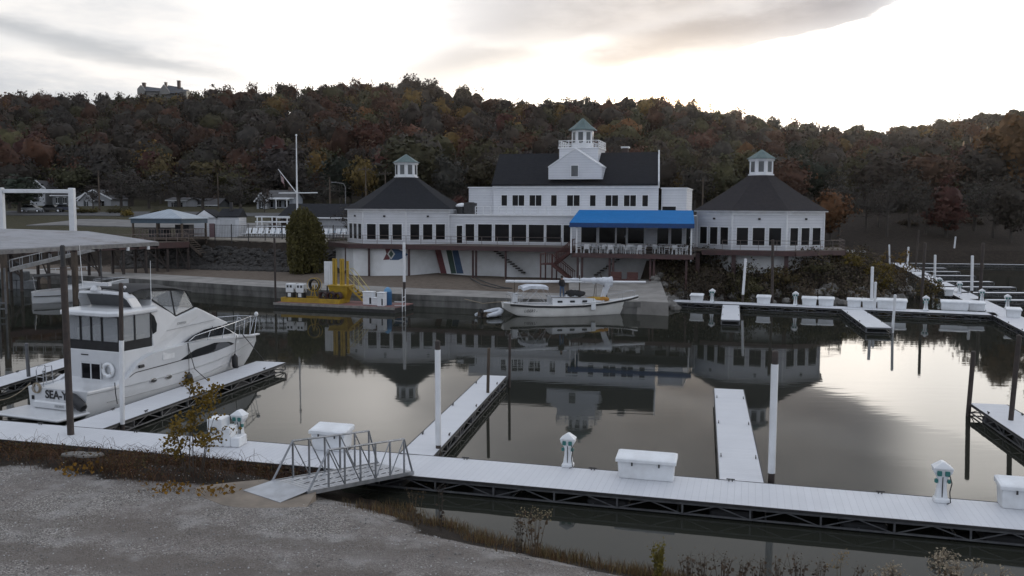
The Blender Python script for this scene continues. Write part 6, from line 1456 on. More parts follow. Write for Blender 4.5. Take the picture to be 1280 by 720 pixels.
# ------------------------------------------------------------------ houses and street behind
HW = lined('house_siding', (.40,.41,.43), (.30,.31,.33), 'Z', .25, .1, rough=.7, bump=.3); HG = M('grey_siding', (.16,.165,.17), (.11,.115,.12), 1, .75); HD = M('dark_siding', (.05,.055,.06), (.035,.038,.04), 1, .8)
ROOFG = M('grey_roof', (.075,.072,.075), (.045,.043,.045), 1.5, .9)
def house(label, px0, px1, Y, py_base, py_eave, py_ridge, wallm, roofm, gable_front=True, depth=9, rz=0, wins=3, porch=False):
    a, b_ = PY(px0, 262, Y), PY(px1, 262, Y); w_ = b_.x-a.x; zb = PY(px0, py_base, Y).z; ze = PY(px0, py_eave, Y).z; zr = PY(px0, py_ridge, Y).z
    t = thing('house', label, 'house', (a.x, Y, 0), rz)
    mb = MB()
    if gable_front: mb.loft([[(0,y,zb-3),(w_,y,zb-3),(w_,y,ze),(w_/2,y,zr-.1),(0,y,ze)] for y in (0,depth)])
    else: mb.loft([[(x,0,zb-3),(x,0,ze),(x,depth/2,zr-.1),(x,depth,ze),(x,depth,zb-3)] for x in (0,w_)])
    mb.build('wall', wallm, t)
    mb = MB(); o = .45
    if gable_front:
        k = (zr-ze)/(w_/2)
        for s in (0,1):
            xe = -o if s == 0 else w_+o; mb.loft([[(xe,y,ze-k*o),(xe,y,ze-k*o+.18),(w_/2,y,zr+.14),(w_/2,y,zr-.04)] for y in (-o,depth+o)])
    else:
        k = (zr-ze)/(depth/2)
        for s in (0,1):
            ye = -o if s == 0 else depth+o; mb.loft([[(x,ye,ze-k*o),(x,ye,ze-k*o+.18),(x,depth/2,zr+.14),(x,depth/2,zr-.04)] for x in (-o,w_+o)])
    rf = mb.build('roof', roofm, t)
    mb = MB()
    if gable_front:
        for s in (0,1):
            xe = -o if s == 0 else w_+o; mb.bar((xe,-o-.03,ze-k*o+.03),(w_/2,-o-.03,zr+.0),.05,.28)
    else: mb.bar((-o,-o-.03,ze-k*o+.06),(w_+o,-o-.03,ze-k*o+.06),.05,.2)
    mb.build('bargeboard', W_PAINT, t)
    mb = MB(); mb.box(w_*.68,w_*.78,depth*.45,depth*.58,zr-1,zr+.9); mb.build('chimney', BRICK, t)
    for i in range(wins):
        x = w_*(i+.7)/(wins+.4); ww = min(1.1, w_*.09); zc = zb+(ze-zb)*.55; hh = min(.9,(ze-zb)*.25)
        mb = MB(); mb.box(x-ww,x+ww,-.02,.004,zc-hh,zc+hh); wo = mb.build('window', GLASSD, t)
        mb = MB(); mb.bar((x,-.04,zc-hh),(x,-.04,zc+hh),.09,.04); mb.bar((x-ww-.08,-.03,zc),(x-ww-.08,-.03,zc+.01),.1,2*hh+.2); mb.bar((x+ww+.08,-.03,zc),(x+ww+.08,-.03,zc+.01),.1,2*hh+.2); mb.bar((x-ww,-.03,zc+hh+.07),(x+ww,-.03,zc+hh+.07),.06,.14); mb.bar((x-ww,-.03,zc-hh-.07),(x+ww,-.03,zc-hh-.07),.06,.14); mb.build('frame', W_PAINT, wo)
    mb = MB(); mb.box(w_*.45-.5,w_*.45+.5,-.03,.004,zb,zb+2.1); mb.build('door', HD, t)
    if porch:
        mb = MB(); mb.box(w_*.1,w_*.9,-2.2,-.1,ze-.4,ze-.2)
        for x in (.12,.5,.88): mb.bar((w_*x,-2.1,zb-.3),(w_*x,-2.1,ze-.4),.2)
        mb.build('porch', W_PAINT, t)
    return t
house('white two-gabled bungalow with a dark garage behind the goalpost frame', 97,139,205,263,248,237,HW,ROOFG,True,10,0,2)
t = house('white bungalow wing with a lit gable left of the utility pole', 100,117,202,262,249,240.5,HW,ROOFG,True,8,0,1)
house('old white two-storey house among the trees seen through the goalpost frame', 38,57,215,252,234,226,HW,ROOFG,True,9,0,2)
house('dark grey house at the right upright of the goalpost frame', 66,88,214,258,244,235,HG,ROOFG,False,9,0,2)
house('small pale house behind the gazebo roof ridge', 210,233,200,262,250.5,247,HW,ROOFG,False,8,0,2)
house('long grey roofed house between the gazebo and the bath house', 232,272,207,262,256,248,HG,ROOFG,False,9,0,2)
house('pale blue-white house left of the flagpole', 331,366,190,264,247,238,M('blue_white_siding', (.34,.37,.42), (.26,.28,.32), 1, .7),ROOFG,False,9,0,3,True)
house('white gabled annex on the left end of the pale house by the flagpole', 321,333,187,263,249,241,HW,ROOFG,True,6,0,1)
# mansion on the ridge
MY = 425.0; mzb = PY(200,118,MY).z; px_m = lambda px, py: (PY(px,py,MY).x, PY(px,py,MY).z)
c0 = PY(172,118,MY); mt_ = thing('ridge_mansion', 'steep roofed mansion with three tall chimneys on the skyline', 'mansion', (c0.x, MY, 0))
lx = lambda px: PY(px,110,MY).x-c0.x; lz = lambda py: PY(200,py,MY).z
STUC = M('pale_stucco', (.20,.195,.185), (.15,.145,.135), .6, .8); SLATE = M('slate_roof', (.075,.08,.095), (.05,.053,.062), 1, .8)
mb = MB(); mb.box(lx(173),lx(232),1,9,mzb-8,lz(113)); mb.build('wall', STUC, mt_)
def gabl(mb, x0, x1, y0, y1, ze, za): mb.loft([[(x0,y,ze),(x1,y,ze),((x0+x1)/2,y,za)] for y in (y0,y1)])
mb = MB(); mb.loft([[(x,0,lz(114)),(x,5,lz(y)),(x,10,lz(114))] for x, y in ((lx(176),106.2),(lx(204),109.4))]); mb.loft([[(x,-.5,lz(116.5)),(x,4.6,lz(y)),(x,10.2,lz(116.5))] for x, y in ((lx(205.5),104.8),(lx(224),107.6))]); mb.loft([[(x,.5,lz(115)),(x,4.9,lz(y)),(x,9.6,lz(115))] for x, y in ((lx(222.5),109.8),(lx(231),110))]); mb.build('roof', SLATE, mt_)
mb = MB(); mb.loft([[(lx(201),-.8,lz(118)),(lx(212.5),-.8,lz(118)),(lx(212.5),-.8,lz(116)),(lx(205.2),-.8,lz(105.8)),(lx(201),-.8,lz(111.5))],[(lx(201),1.6,lz(118)),(lx(212.5),1.6,lz(118)),(lx(212.5),1.6,lz(116)),(lx(205.2),1.6,lz(105.8)),(lx(201),1.6,lz(111.5))]]); mb.build('gable_wall', STUC, mt_); mb = MB(); mb.loft([[(lx(172),-.6,lz(118)),(lx(181),-.6,lz(118)),(lx(181),-.6,lz(113)),(lx(176.5),-.6,lz(106.5)),(lx(172),-.6,lz(111.5))],[(lx(172),2,lz(118)),(lx(181),2,lz(118)),(lx(181),2,lz(113)),(lx(176.5),2,lz(106.5)),(lx(172),2,lz(111.5))]]); mb.build('gable_wall', STUC, mt_)
for x0, x1, yt in ((173.8,177.3,102.5),(202,204.2,101.8),(218,221.3,99.6)):
    mb = MB(); mb.box(lx(x0),lx(x1),3.5,5,lz(114),lz(yt)); ck = mb.build('chimney', BRICK, mt_); mb = MB(); mb.box(lx(x0)-.15,lx(x1)+.15,3.35,5.15,lz(yt),lz(yt-.5)); mb.build('pot', BRICK, ck)
for px in (214.5,217.5,221): mb = MB(); mb.box(lx(px),lx(px+1.6),.9,.98,lz(118),lz(116)); mb.build('window', GLASSD, mt_)
# utility poles
def upole(label, px, Y, py_top, arm=True, r=.16):
    q = PY(px, 262, Y); zb = TZ(q.x, Y); zt = PY(px, py_top, Y).z; t = thing('utility_pole', label, 'utility pole', (q.x, Y, zb), 0, 'wooden utility poles along the street')
    mb = MB(); mb.tube([(0,0,-.5),(0,0,zt-zb)], [r,r*.7], 8); mb.build('pole', TIMBER, t)
    if arm:
        mb = MB(); mb.bar((-1.3,0,zt-zb-.6),(1.3,0,zt-zb-.6),.12); mb.build('crossarm', TIMBER, t); mb = MB()
        for x in (-1.2,-.5,.5,1.2): mb.lathe([(.05,zt-zb-.54),(.07,zt-zb-.42),(.04,zt-zb-.34)], 6, (x,0,0))
        mb.build('insulators', GALV, t)
    return t
upole('utility pole with a crossarm right of the flagpole', 457.5,168,208); upole('plain utility pole in front of the white bungalow', 124.5,178,213,False,.19); upole('utility pole left of the left pavilion cupola', 482,185,213,True); upole('short utility pole beside the pale blue-white house', 412.5,170,221,False); upole('thin utility pole behind the gazebo', 273,185,218,False); upole('utility pole between the clubhouse and the right pavilion', 878,165,222,True)
def wire(label, a, b_, sag): line('power_line', label, [a, b_], STEELD, .025, 'power line', sag)
wz = lambda px, py, Y: PY(px, py, Y)
wire('power line slung between the poles left of the left pavilion', wz(457.5,212,168), wz(482,217,185), .6); wire('long power line running left from the crossarm pole', wz(457.5,211,168), wz(273,219,185), 1.5)
# street lamp
q = PY(432,262,150); t = thing('street_lamp', 'curved arm street lamp right of the flagpole', 'street lamp', (q.x,150,TZ(q.x,150))); zt = PY(432,228,150).z-TZ(q.x,150)
mb = MB(); mb.tube([(0,0,0),(0,0,zt-.8),(-.3,0,zt-.2),(-1.6,0,zt)], [.1,.07,.06,.05], 8); mb.build('pole', GALV, t); mb = MB(); mb.bevbox(-2.4,-1.55,-.15,.15,zt-.1,zt+.06,.03); mb.build('lamp_head', GALV, t)
# cars parked by the street
def car(label, px, Y, rz, paint, s=1.0):
    q = PY(px, 262, Y); t = thing('parked_car', label, 'car', (q.x, Y, TZ(q.x, Y)+.02), rz); t.scale = (s,s,s)
    mb = MB(); mb.sideprism([(-2.2,.35),(-2.25,.75),(-1.9,.92),(-1.2,.98),(1.0,.95),(2.1,.80),(2.25,.6),(2.2,.35)], -.85, .85); mb.build('body', paint, t, bevel=.08)
    mb = MB(); mb.loft([[(-1.75,-.8,.95),(1.15,-.8,.93),(1.15,.8,.93),(-1.75,.8,.95)],[(-1.15,-.62,1.45),(.35,-.62,1.45),(.35,.62,1.45),(-1.15,.62,1.45)]]); mb.build('glasshouse', GLASSD, t); mb = MB(); mb.bevbox(-1.2,.4,-.64,.64,1.44,1.5,.02); mb.build('roof', paint, t)
    for x in (-1.4,1.4):
        for y in (-.82,.82):
            mb = MB(); mb.lathe([(.2,-.1),(.33,-.1),(.33,.1),(.2,.1)], 14); o = mb.build('wheel', BLACKP, t); o.rotation_euler = (PI/2,0,0); o.location = (x,y,.33); mb = MB(); mb.lathe([(.02,-.11),(.2,-.105),(.2,.105),(.02,.11)], 10); mb.build('rim', CHROME, o)
    return t
car('silver car parked on the street behind the left goalpost upright', 40, 172, R(2), M('silver_paint', (.30,.31,.32), None, 1, .3, .3))
car('dark car parked on the street under the goalpost crossbeam', 66, 173, R(2), M('black_paint', (.02,.02,.022), None, 1, .3))
car('dark blue car parked beside the right goalpost upright', 83, 173.5, R(2), M('navy_paint', (.02,.025,.05), None, 1, .3))
# picnic tables and rail at the right end of the right pavilion deck
q = BO.w(U2+9.5, -.5, ZD); t = thing('bistro_set', 'dark wooden table and stools on the right end of the pavilion deck', 'table set', BO.w(U2+8.2,-1.0,ZD), BO.rz)
mb = MB(); mb.box(-.7,.7,-.4,.4,.95,1.0); mb.build('tabletop', TIMBER, t); mb = MB(); mb.bar((-.5,0,0),(-.5,0,.95),.1); mb.bar((.5,0,0),(.5,0,.95),.1); mb.build('legs', TIMBER, t)
mb = MB(); g0, g1 = PY(1045,300,104), PY(1082,300,104)
o3 = Vector((g0.x,104,0)); wl = thing('white_rail_fence', 'low white rail at the right of the pavilion deck', 'fence', o3); L_ = g1.x-g0.x; zz = TZ(g0.x+2,104)
for i in range(5): mb = MB(); mb.bar((L_*i/4,0,zz-.6),(L_*i/4,0,zz+1.1),.12); mb.build('post', W_PAINT, wl)
mb = MB(); mb.bar((0,0,zz+1.0),(L_,0,zz+1.0),.1,.3); mb.bar((0,0,zz+.45),(L_,0,zz+.45),.08,.16); mb.build('rails', W_PAINT, wl)
# person on the sailboat
def skin_person(name, label, loc, rz, joints, edges, radii, mat, parts):
    me = bpy.data.meshes.new('body'); me.from_pydata(joints, edges, []); me.materials.append(mat)
    bm = bmesh.new(); bm.from_mesh(me); bm.verts.layers.skin.verify(); bm.to_mesh(me); bm.free()
    o = bpy.data.objects.new(name, me); COL.objects.link(o); o.location = loc; o.rotation_euler.z = rz
    tag(o, label, 'person')
    md = o.modifiers.new('skin', 'SKIN'); md.use_smooth_shade = True
    for i, rr in enumerate(radii): sv_ = me.skin_vertices[0].data[i]; sv_.radius = rr if isinstance(rr, tuple) else (rr, rr); sv_.use_root = (i == 0)
    ss = o.modifiers.new('sub', 'SUBSURF'); ss.levels = 1; ss.render_levels = 2
    dg = bpy.context.evaluated_depsgraph_get(); dg.update(); nm = bpy.data.meshes.new_from_object(o.evaluated_get(dg)); o.modifiers.clear(); o.data = nm
    for p in nm.polygons: p.use_smooth = True
    return o
J = [(0,0,.95),(0,0,1.15),(0,.02,1.38),(0,.03,1.52),(0,.01,1.66),(0,.01,1.75),(-.1,0,.90),(-.12,.02,.50),(-.13,.05,.09),(-.13,-.10,.04),(.1,0,.90),(.14,.0,.50),(.17,.05,.09),(.17,-.10,.04),
     (-.19,.02,1.40),(-.26,.06,1.12),(-.20,-.10,.93),(-.17,-.17,.88),(.19,.02,1.40),(.27,.05,1.12),(.22,-.12,.95),(.19,-.19,.90)]
E_ = [(0,1),(1,2),(2,3),(3,4),(4,5),(0,6),(6,7),(7,8),(8,9),(0,10),(10,11),(11,12),(12,13),(2,14),(14,15),(15,16),(16,17),(2,18),(18,19),(19,20),(20,21)]
RA = [(.17,.13),(.16,.12),(.18,.12),.065,(.09,.105),(.07,.085),.105,.075,.055,(.05,.04),.105,.075,.055,(.05,.04),.075,.055,.042,.035,.075,.055,.042,.035]
DEN = M('skin_tone', (.32,.19,.13), None, 5, .6); 
q = SF.w(3.85*KS, -.55, 1.60)
mp_, nt, b = newmat('clothed_figure'); t_ = nt.nodes.new('ShaderNodeTexCoord'); sx = nt.nodes.new('ShaderNodeSeparateXYZ'); nt.links.new(t_.outputs['Object'], sx.inputs[0])
z_ = sx.outputs[2]; cl = mix(nt, mth(nt,'GREATER_THAN',z_,.97), (.05,.09,.16), (.012,.012,.014)); cl = mix(nt, mth(nt,'GREATER_THAN',z_,1.50), cl, (.30,.18,.13)); cl = mix(nt, mth(nt,'LESS_THAN',z_,.10), cl, (.02,.02,.02)); nt.links.new(cl, b.inputs['Base Color']); b.inputs['Roughness'].default_value = .8
per = skin_person('person', 'person in a dark jacket and blue jeans standing on the sailboat cabin', q, SF.rz+R(10), J, E_, RA, mp_, None)
mb = MB(); mb.lathe([(.112,1.66),(.118,1.72),(.10,1.80),(.05,1.845),(.02,1.85)], 14, (0,.02,0), sq=(.9,1.05)); mb.build('hair', M('dark_hair', (.02,.016,.012), None, 5, .8), per, smooth=True)
mb = MB(); mb.lathe([(.20,.90),(.205,1.0),(.185,1.18),(.20,1.36),(.12,1.47),(.085,1.50)], 14, (0,.015,0), sq=(1.05,.74)); mb.build('jacket', M('dark_jacket', (.012,.012,.014), None, 5, .85, bump=.3), per, smooth=True)
# ------------------------------------------------------------------ vegetation
def quads_mesh(name, cen, siz, nrm_bias, seed, mats, tint=None, extra=None, aspect=1.0, out=None, pre=None):
    """one mesh of small leaf-like quads: cen (n,3), siz (n,); out = outward directions that the leaves face and shade by"""
    rs = np.random.RandomState(seed); n = len(cen); s = siz[:,None]/2; nv = None
    if out is None:
        a = rs.normal(size=(n,3)); a /= np.linalg.norm(a, axis=1)[:,None]
        b = rs.normal(size=(n,3)); b[:,2] += nrm_bias; b -= (b*a).sum(1)[:,None]*a; b /= np.linalg.norm(b, axis=1)[:,None]
    else:
        q = out + rs.normal(size=(n,3))*.55; q /= np.linalg.norm(q, axis=1)[:,None]
        a = rs.normal(size=(n,3)); a -= (a*q).sum(1)[:,None]*q; a /= np.linalg.norm(a, axis=1)[:,None]; b = np.cross(q, a)
        nv = out + q*.45; nv /= np.linalg.norm(nv, axis=1)[:,None]
    v = np.stack([cen-a*s-b*s*aspect*.5, cen+a*s*.3-b*s*aspect, cen+a*s+b*s*aspect*.4, cen-a*s*.2+b*s*aspect], 1).reshape(-1,3)
    f = np.arange(4*n).reshape(n,4)
    mi = np.zeros(n, int)
    if extra is not None and len(extra[0]):
        ev, ef = extra; f2 = np.array(ef)+len(v); v = np.concatenate([v, np.array(ev)]); f = np.concatenate([f, f2]); mi = np.concatenate([mi, np.ones(len(f2), int)])
    ne = len(v)
    if pre is not None: v = np.concatenate([v, pre[0]]); f = np.concatenate([f, pre[1]+ne]); mi = np.concatenate([mi, np.zeros(len(pre[1]), int)])
    me = bpy.data.meshes.new(name); me.vertices.add(len(v)); me.vertices.foreach_set('co', v.astype(np.float32).ravel())
    me.loops.add(f.size); me.loops.foreach_set('vertex_index', f.astype(np.int32).ravel()); me.polygons.add(len(f)); me.polygons.foreach_set('loop_start', (np.arange(len(f))*4).astype(np.int32))
    for m in mats: me.materials.append(m)
    if len(mats) > 1: me.polygons.foreach_set('material_index', mi.astype(np.int32))
    me.update(calc_edges=True)
    if nv is not None:
        me.polygons.foreach_set('use_smooth', np.ones(len(f), bool)); full = np.zeros((len(v),3)); full[:4*n] = np.repeat(nv, 4, axis=0); full[4*n:ne] = (0,-1,0.0)
        if pre is not None: full[ne:] = pre[2]
        me.normals_split_custom_set_from_vertices(full.tolist())
    if tint is not None:
        t = np.ones((len(v),4), np.float32); t[:4*n,:3] = np.repeat(tint, 4, axis=0)
        if ne > 4*n: t[4*n:ne,:3] = (.05,.042,.036)
        if pre is not None: t[ne:,:3] = pre[3]
        at = me.color_attributes.new('tint', 'FLOAT_COLOR', 'POINT'); at.data.foreach_set('color', t.ravel())
    return me
def core(rs, rx, h0, h1, cone=False):
    """lumpy inner mass of a crown: shared-vertex quads with rounded normals"""
    nl, nm = 10, 7; th = np.linspace(.06, PI-.06, nm); ph = np.arange(nl)*2*PI/nl; T_, P_ = np.meshgrid(th, ph, indexing='ij')
    d = np.stack([np.sin(T_)*np.cos(P_), np.sin(T_)*np.sin(P_), np.cos(T_)], -1); r = .70*rs.uniform(.62,1.18,(nm,nl))
    if cone: r = r*(.55+.45*(1-(d[...,2]+1)/2))
    v = d*r[...,None]*np.array([rx,rx,(h1-h0)/2])+np.array([0,0,(h0+h1)/2]); i = np.arange(nm*nl).reshape(nm,nl); j = np.roll(i,-1,1)
    f = np.stack([i[1:],j[1:],j[:-1],i[:-1]],-1).reshape(-1,4); nn = d+rs.normal(size=d.shape)*.22; nn /= np.linalg.norm(nn,axis=-1)[...,None]
    return v.reshape(-1,3), f, nn.reshape(-1,3)
OUT = [None]
def crown_points(rs, shape, n_cl, per, rx, h0, h1, spread):
    """leaf centres in clumps through an uneven crown of half width rx between heights h0..h1"""
    cl = []
    while len(cl) < n_cl:
        p = rs.uniform(-1,1,3); q = np.linalg.norm(p)
        if q > .94 or q < .35 and rs.rand() < .7: continue
        z = (p[2]+1)/2
        if shape == 'cone' and math.hypot(p[0],p[1]) > 1.05-z*.95: continue
        if shape == 'oval' and math.hypot(p[0],p[1]) > .35+.75*math.sin(PI*min(1,z+.12)): continue
        cl.append((p[0]*rx, p[1]*rx, h0+(h1-h0)*z))
    cl = np.array(cl); k = rs.uniform(.5,1.5,n_cl)
    reps = np.maximum(2, (per*k).astype(int)); c = np.repeat(cl, reps, axis=0); sp = np.repeat(spread*rs.uniform(.6,1.3,n_cl), reps)
    d = rs.normal(size=c.shape); pts = c + d*sp[:,None]*np.array([1,1,.7])
    o1 = (pts-np.array([0,0,h0+(h1-h0)*.42]))/np.array([rx,rx,(h1-h0)/2]); o1 /= np.linalg.norm(o1, axis=1)[:,None]+1e-6
    o = o1*.75 + d/(np.linalg.norm(d, axis=1)[:,None]+1e-6)*.6 + np.array([0,0,.18]); OUT[0] = o/(np.linalg.norm(o, axis=1)[:,None]+1e-6)
    return pts, cl
def limb_mesh(rs, cl, h0, h, r0, nl=14):
    mb = MB(); top = h*.78
    wig = [(rs.uniform(-.02,.02)*h, rs.uniform(-.02,.02)*h) for _ in range(6)]; pts = [(wig[i][0]*i/5, wig[i][1]*i/5, top*i/5 - (.6 if i == 0 else 0)) for i in range(6)]
    mb.tube(pts, [r0*(1-.82*i/5) for i in range(6)], 6)
    for j in rs.choice(len(cl), min(nl, len(cl)), replace=False):
        c = Vector(cl[j]); zb = min(c.z*.75, h0*.7+.5*(c.z-h0*.7)) ; zb = max(h0*.45, min(zb, top*.95)); f = zb/top*5; i = min(4, int(f)); b = Vector(pts[i]).lerp(Vector(pts[i+1]), f-i); b.z = zb
        m = b.lerp(c, .5)+Vector((0,0,-.05*h)); rr = r0*.36*(1-.5*zb/h); mb.tube([b, m, c], [rr, rr*.6, rr*.18], 4)
    return mb
PROT = {}
def tree_proto(kind, seed):
    key = (kind, seed)
    if key in PROT: return PROT[key]
    rs = np.random.RandomState(seed*7+3)
    shape, rx, h0, h1, ncl, per, sz, sp = {'round': ('ball',4.6,3.0,12,62,22,.62,.75), 'oval': ('oval',3.6,2.2,13,56,22,.6,.7), 'cone': ('cone',3.6,.8,13,70,26,.5,.5), 'sparse': ('oval',4.6,2.6,13,34,9,.5,.8), 'bare': ('oval',4.4,3.0,12.5,30,3,.35,.8)}[kind]
    pts, cl = crown_points(rs, shape, ncl, per, rx, h0, h1, sp)
    cm = quads_mesh('crown', pts, rs.uniform(.6,1.3,len(pts))*sz, .3, seed, [LEAF], out=OUT[0], pre=core(rs, rx*.92, h0+.6, h1-.2, kind == 'cone')+(None,) if kind in ('round','oval','cone') else None)
    mb = limb_mesh(rs, cl, h0, h1, .34 if kind != 'cone' else .25, 44 if kind not in ('bare','sparse') else 34)
    if kind in ('bare','sparse'):
        for c in cl:
            for _ in range(7):
                d = Vector(rs.normal(size=3)); d.z = abs(d.z)*.8; d.normalize(); c_ = Vector(c); mb.tube([c_-d*.5, c_+d*rs.uniform(.8,1.8)], [.05,.012], 3)
    o = mb.build('trunk', BARK); tm = o.data; bpy.data.objects.remove(o); PROT[key] = (cm, tm); return PROT[key]
TREES = []
CN = {'rust': (.074,.038,.026), 'dark brown': (.042,.035,.030), 'olive green': (.056,.054,.028), 'yellow green': (.084,.074,.032), 'golden': (.120,.082,.028), 'orange': (.110,.056,.024), 'dark red': (.072,.030,.026), 'grey brown': (.050,.046,.042), 'dark green': (.026,.034,.024)}
def tree(kind, seed, x, y, z, h, wd, cname, label=None, name='tree', jit=.15, row=None, px=None):
    cm, tm = tree_proto(kind, seed); base_h = {'round':12.6,'oval':13.6,'cone':13.5,'sparse':13.6,'bare':13}[kind]; base_w = {'round':5.2,'oval':4.2,'cone':3.9,'sparse':5.0,'bare':4.8}[kind]
    t = thing(name, label, 'tree', (x, y, z-.2), rnd.uniform(0,6.28), 'autumn trees behind the marina'); t.scale = (wd/base_w, wd/base_w, h/base_h)
    for nm, me in (('trunk', tm), ('crown', cm)):
        o = bpy.data.objects.new(nm, me); COL.objects.link(o); o.parent = t
        if nm == 'crown': c = CN[cname]; j = 1+rnd.uniform(-jit,jit); o.color = (c[0]*j*rnd.uniform(.93,1.07), c[1]*j*rnd.uniform(.93,1.07), c[2]*j, 1)
    TREES.append((t, kind, cname, row, px if px is not None else 640+FPX*x/y, label)); return t
def tree_px(kind, seed, px, py_top, wpx, Y, cname, label=None, row=None, **k):
    q = PY(px, py_top, Y); z = TZ(q.x, Y); h = max(4, q.z-z); return tree(kind, seed, q.x, Y, z, h, wpx/FPX*Y/2, cname, label, row=row, px=px, **k)
# distinct trees
for a in (('round',1,466,141,62,255,'rust',None,'slope'),('round',2,512,163,98,215,'olive green',None,'foot'),('round',3,452,192,46,205,'golden',None,'foot'),('round',4,350,178,88,225,'grey brown',None,'foot'),('oval',1,425,184,56,208,'dark green',None,'foot'),('round',5,396,176,54,235,'olive green',None,'slope'),
          ('round',1,574,238,26,150,'dark red','small bright red tree between the left pavilion and the hall',None),('round',2,603,168,66,235,'olive green',None,'slope'),('round',3,640,182,40,210,'yellow green',None,'foot'),('round',6,560,190,50,205,'grey brown',None,'foot'),
          ('round',4,1040,232,62,165,'orange','orange tree just right of the right pavilion roof',None),('round',5,1082,185,74,215,'olive green',None,'foot'),('cone',1,1187,202,66,172,'dark red','tall dark red conical tree above the empty slips',None),('oval',5,1272,120,96,205,'orange','big orange topped tree cut off by the right edge',None),('oval',2,1268,212,56,168,'dark brown','dark tree in front of the big orange one at the right edge',None),
          ('sparse',1,222,205,84,196,'grey brown',None,'foot'),('sparse',2,160,206,70,200,'grey brown',None,'foot'),('oval',3,22,212,64,170,'dark green','dark evergreen tree seen through the goalpost frame',None),('sparse',3,300,200,70,205,'dark brown',None,'foot'),('sparse',4,80,206,60,222,'grey brown',None,'foot'),
          ('sparse',5,115,222,26,186,'dark brown','small bare tree growing in front of the white bungalow',None),('sparse',1,330,228,26,176,'dark brown','thin dark tree in front of the pale blue-white house',None),('round',2,1130,196,60,220,'dark brown',None,'foot'),('oval',4,905,186,58,200,'olive green',None,'foot'),('round',5,870,200,50,195,'grey brown',None,'foot'),('round',3,985,196,70,198,'rust',None,'foot'),('round',1,935,178,80,228,'yellow green',None,'slope'),('round',4,845,186,60,230,'olive green',None,'slope'),('round',6,1020,192,60,222,'dark green',None,'slope'),
          ('bare',1,1100,226,52,180,'grey brown',None,'foot'),('bare',2,1150,222,54,190,'grey brown',None,'foot'),('bare',3,1225,216,60,186,'grey brown',None,'foot'),('round',2,270,170,64,240,'dark brown',None,'slope'),('round',3,185,148,60,290,'rust',None,'slope'),('round',4,330,140,64,300,'dark brown',None,'slope'),('round',5,160,160,56,270,'golden',None,'slope'),('round',1,60,170,70,250,'dark brown',None,'slope'),('round',6,418,130,60,310,'rust',None,'slope'),('round',2,660,160,54,270,'rust',None,'slope'),('round',3,700,170,50,235,'dark brown',None,'slope'),('round',5,770,160,60,270,'dark brown',None,'slope'),('round',4,810,176,54,240,'olive green',None,'slope'),('oval',1,1000,170,40,262,'dark green',None,'slope'),('round',1,1215,170,60,260,'dark red',None,'slope'),('round',6,1160,160,60,300,'dark brown',None,'slope'),('sparse',1,1052,205,60,172,'grey brown',None,'foot'),('bare',2,1085,214,56,176,'dark brown',None,'foot'),('bare',1,1112,208,60,172,'grey brown',None,'foot'),('sparse',3,1140,204,64,180,'dark brown',None,'foot'),('bare',3,1160,218,50,174,'dark brown',None,'foot'),('sparse',4,1222,200,70,178,'grey brown',None,'foot'),('bare',2,1246,212,60,172,'grey brown',None,'foot'),('round',3,1105,186,90,205,'dark brown',None,'foot'),('round',5,1165,180,90,208,'rust',None,'foot'),('round',2,1232,176,90,206,'dark brown',None,'foot'),('sparse',5,185,214,60,186,'grey brown',None,'foot'),('sparse',2,252,212,66,184,'dark brown',None,'foot'),('sparse',4,300,218,54,178,'grey brown',None,'foot'),('sparse',1,150,210,60,194,'dark brown',None,'foot'),('sparse',3,405,216,60,182,'grey brown',None,'foot'),('sparse',5,10,208,66,186,'dark brown',None,'foot'),
          ('sparse',2,437,250,46,119,'dark brown','small bare tree beside the left pavilion in front of the pool building',None)):
    tree_px(*a[:7], label=a[7], row=a[8])
# skyline trees
rx = [a for a, b in RIDGE]; ry = [b for a, b in RIDGE]
kk = ['round','oval','round','sparse','round','oval']
px = -20; i = 0
while px < 1230:
    Yd = float(np.interp(px, [-500,300,700,900,1050,1250], [430,420,400,400,520,520]))*.99
    yr = float(np.interp(px, rx, ry)); wpx = rnd.uniform(20,34)
    if not 165 < px < 238:
        kd = 'bare' if 1080 < px < 1235 and rnd.random() < .7 else kk[i % 6]
        tree_px(kd, 1+i % 6 if kd != 'bare' else 1+i % 3, px, yr-rnd.uniform(1,9), wpx, Yd, rnd.choice(['dark brown','dark brown','rust','olive green','grey brown']), row='skyline')
    px += wpx*rnd.uniform(.75,1.05); i += 1
for i_, px_ in enumerate((166,176,187,197,208,218,228,240)): tree_px(['round','oval'][i_ % 2], 1+i_ % 5, px_, [114,113,116,113,117,115,114,112][i_], 24, 414, ['dark brown','rust','grey brown'][i_ % 3], row='skyline')
for px_, yt, w_, kd in ((700,118,40,'sparse'),(540,96,34,'round'),(512,91,36,'round'),(268,101,36,'oval'),(1190,138,40,'bare')):
    tree_px(kd, 3, px_, yt, w_, 402 if px_ < 1000 else 500, 'dark brown', row='skyline')
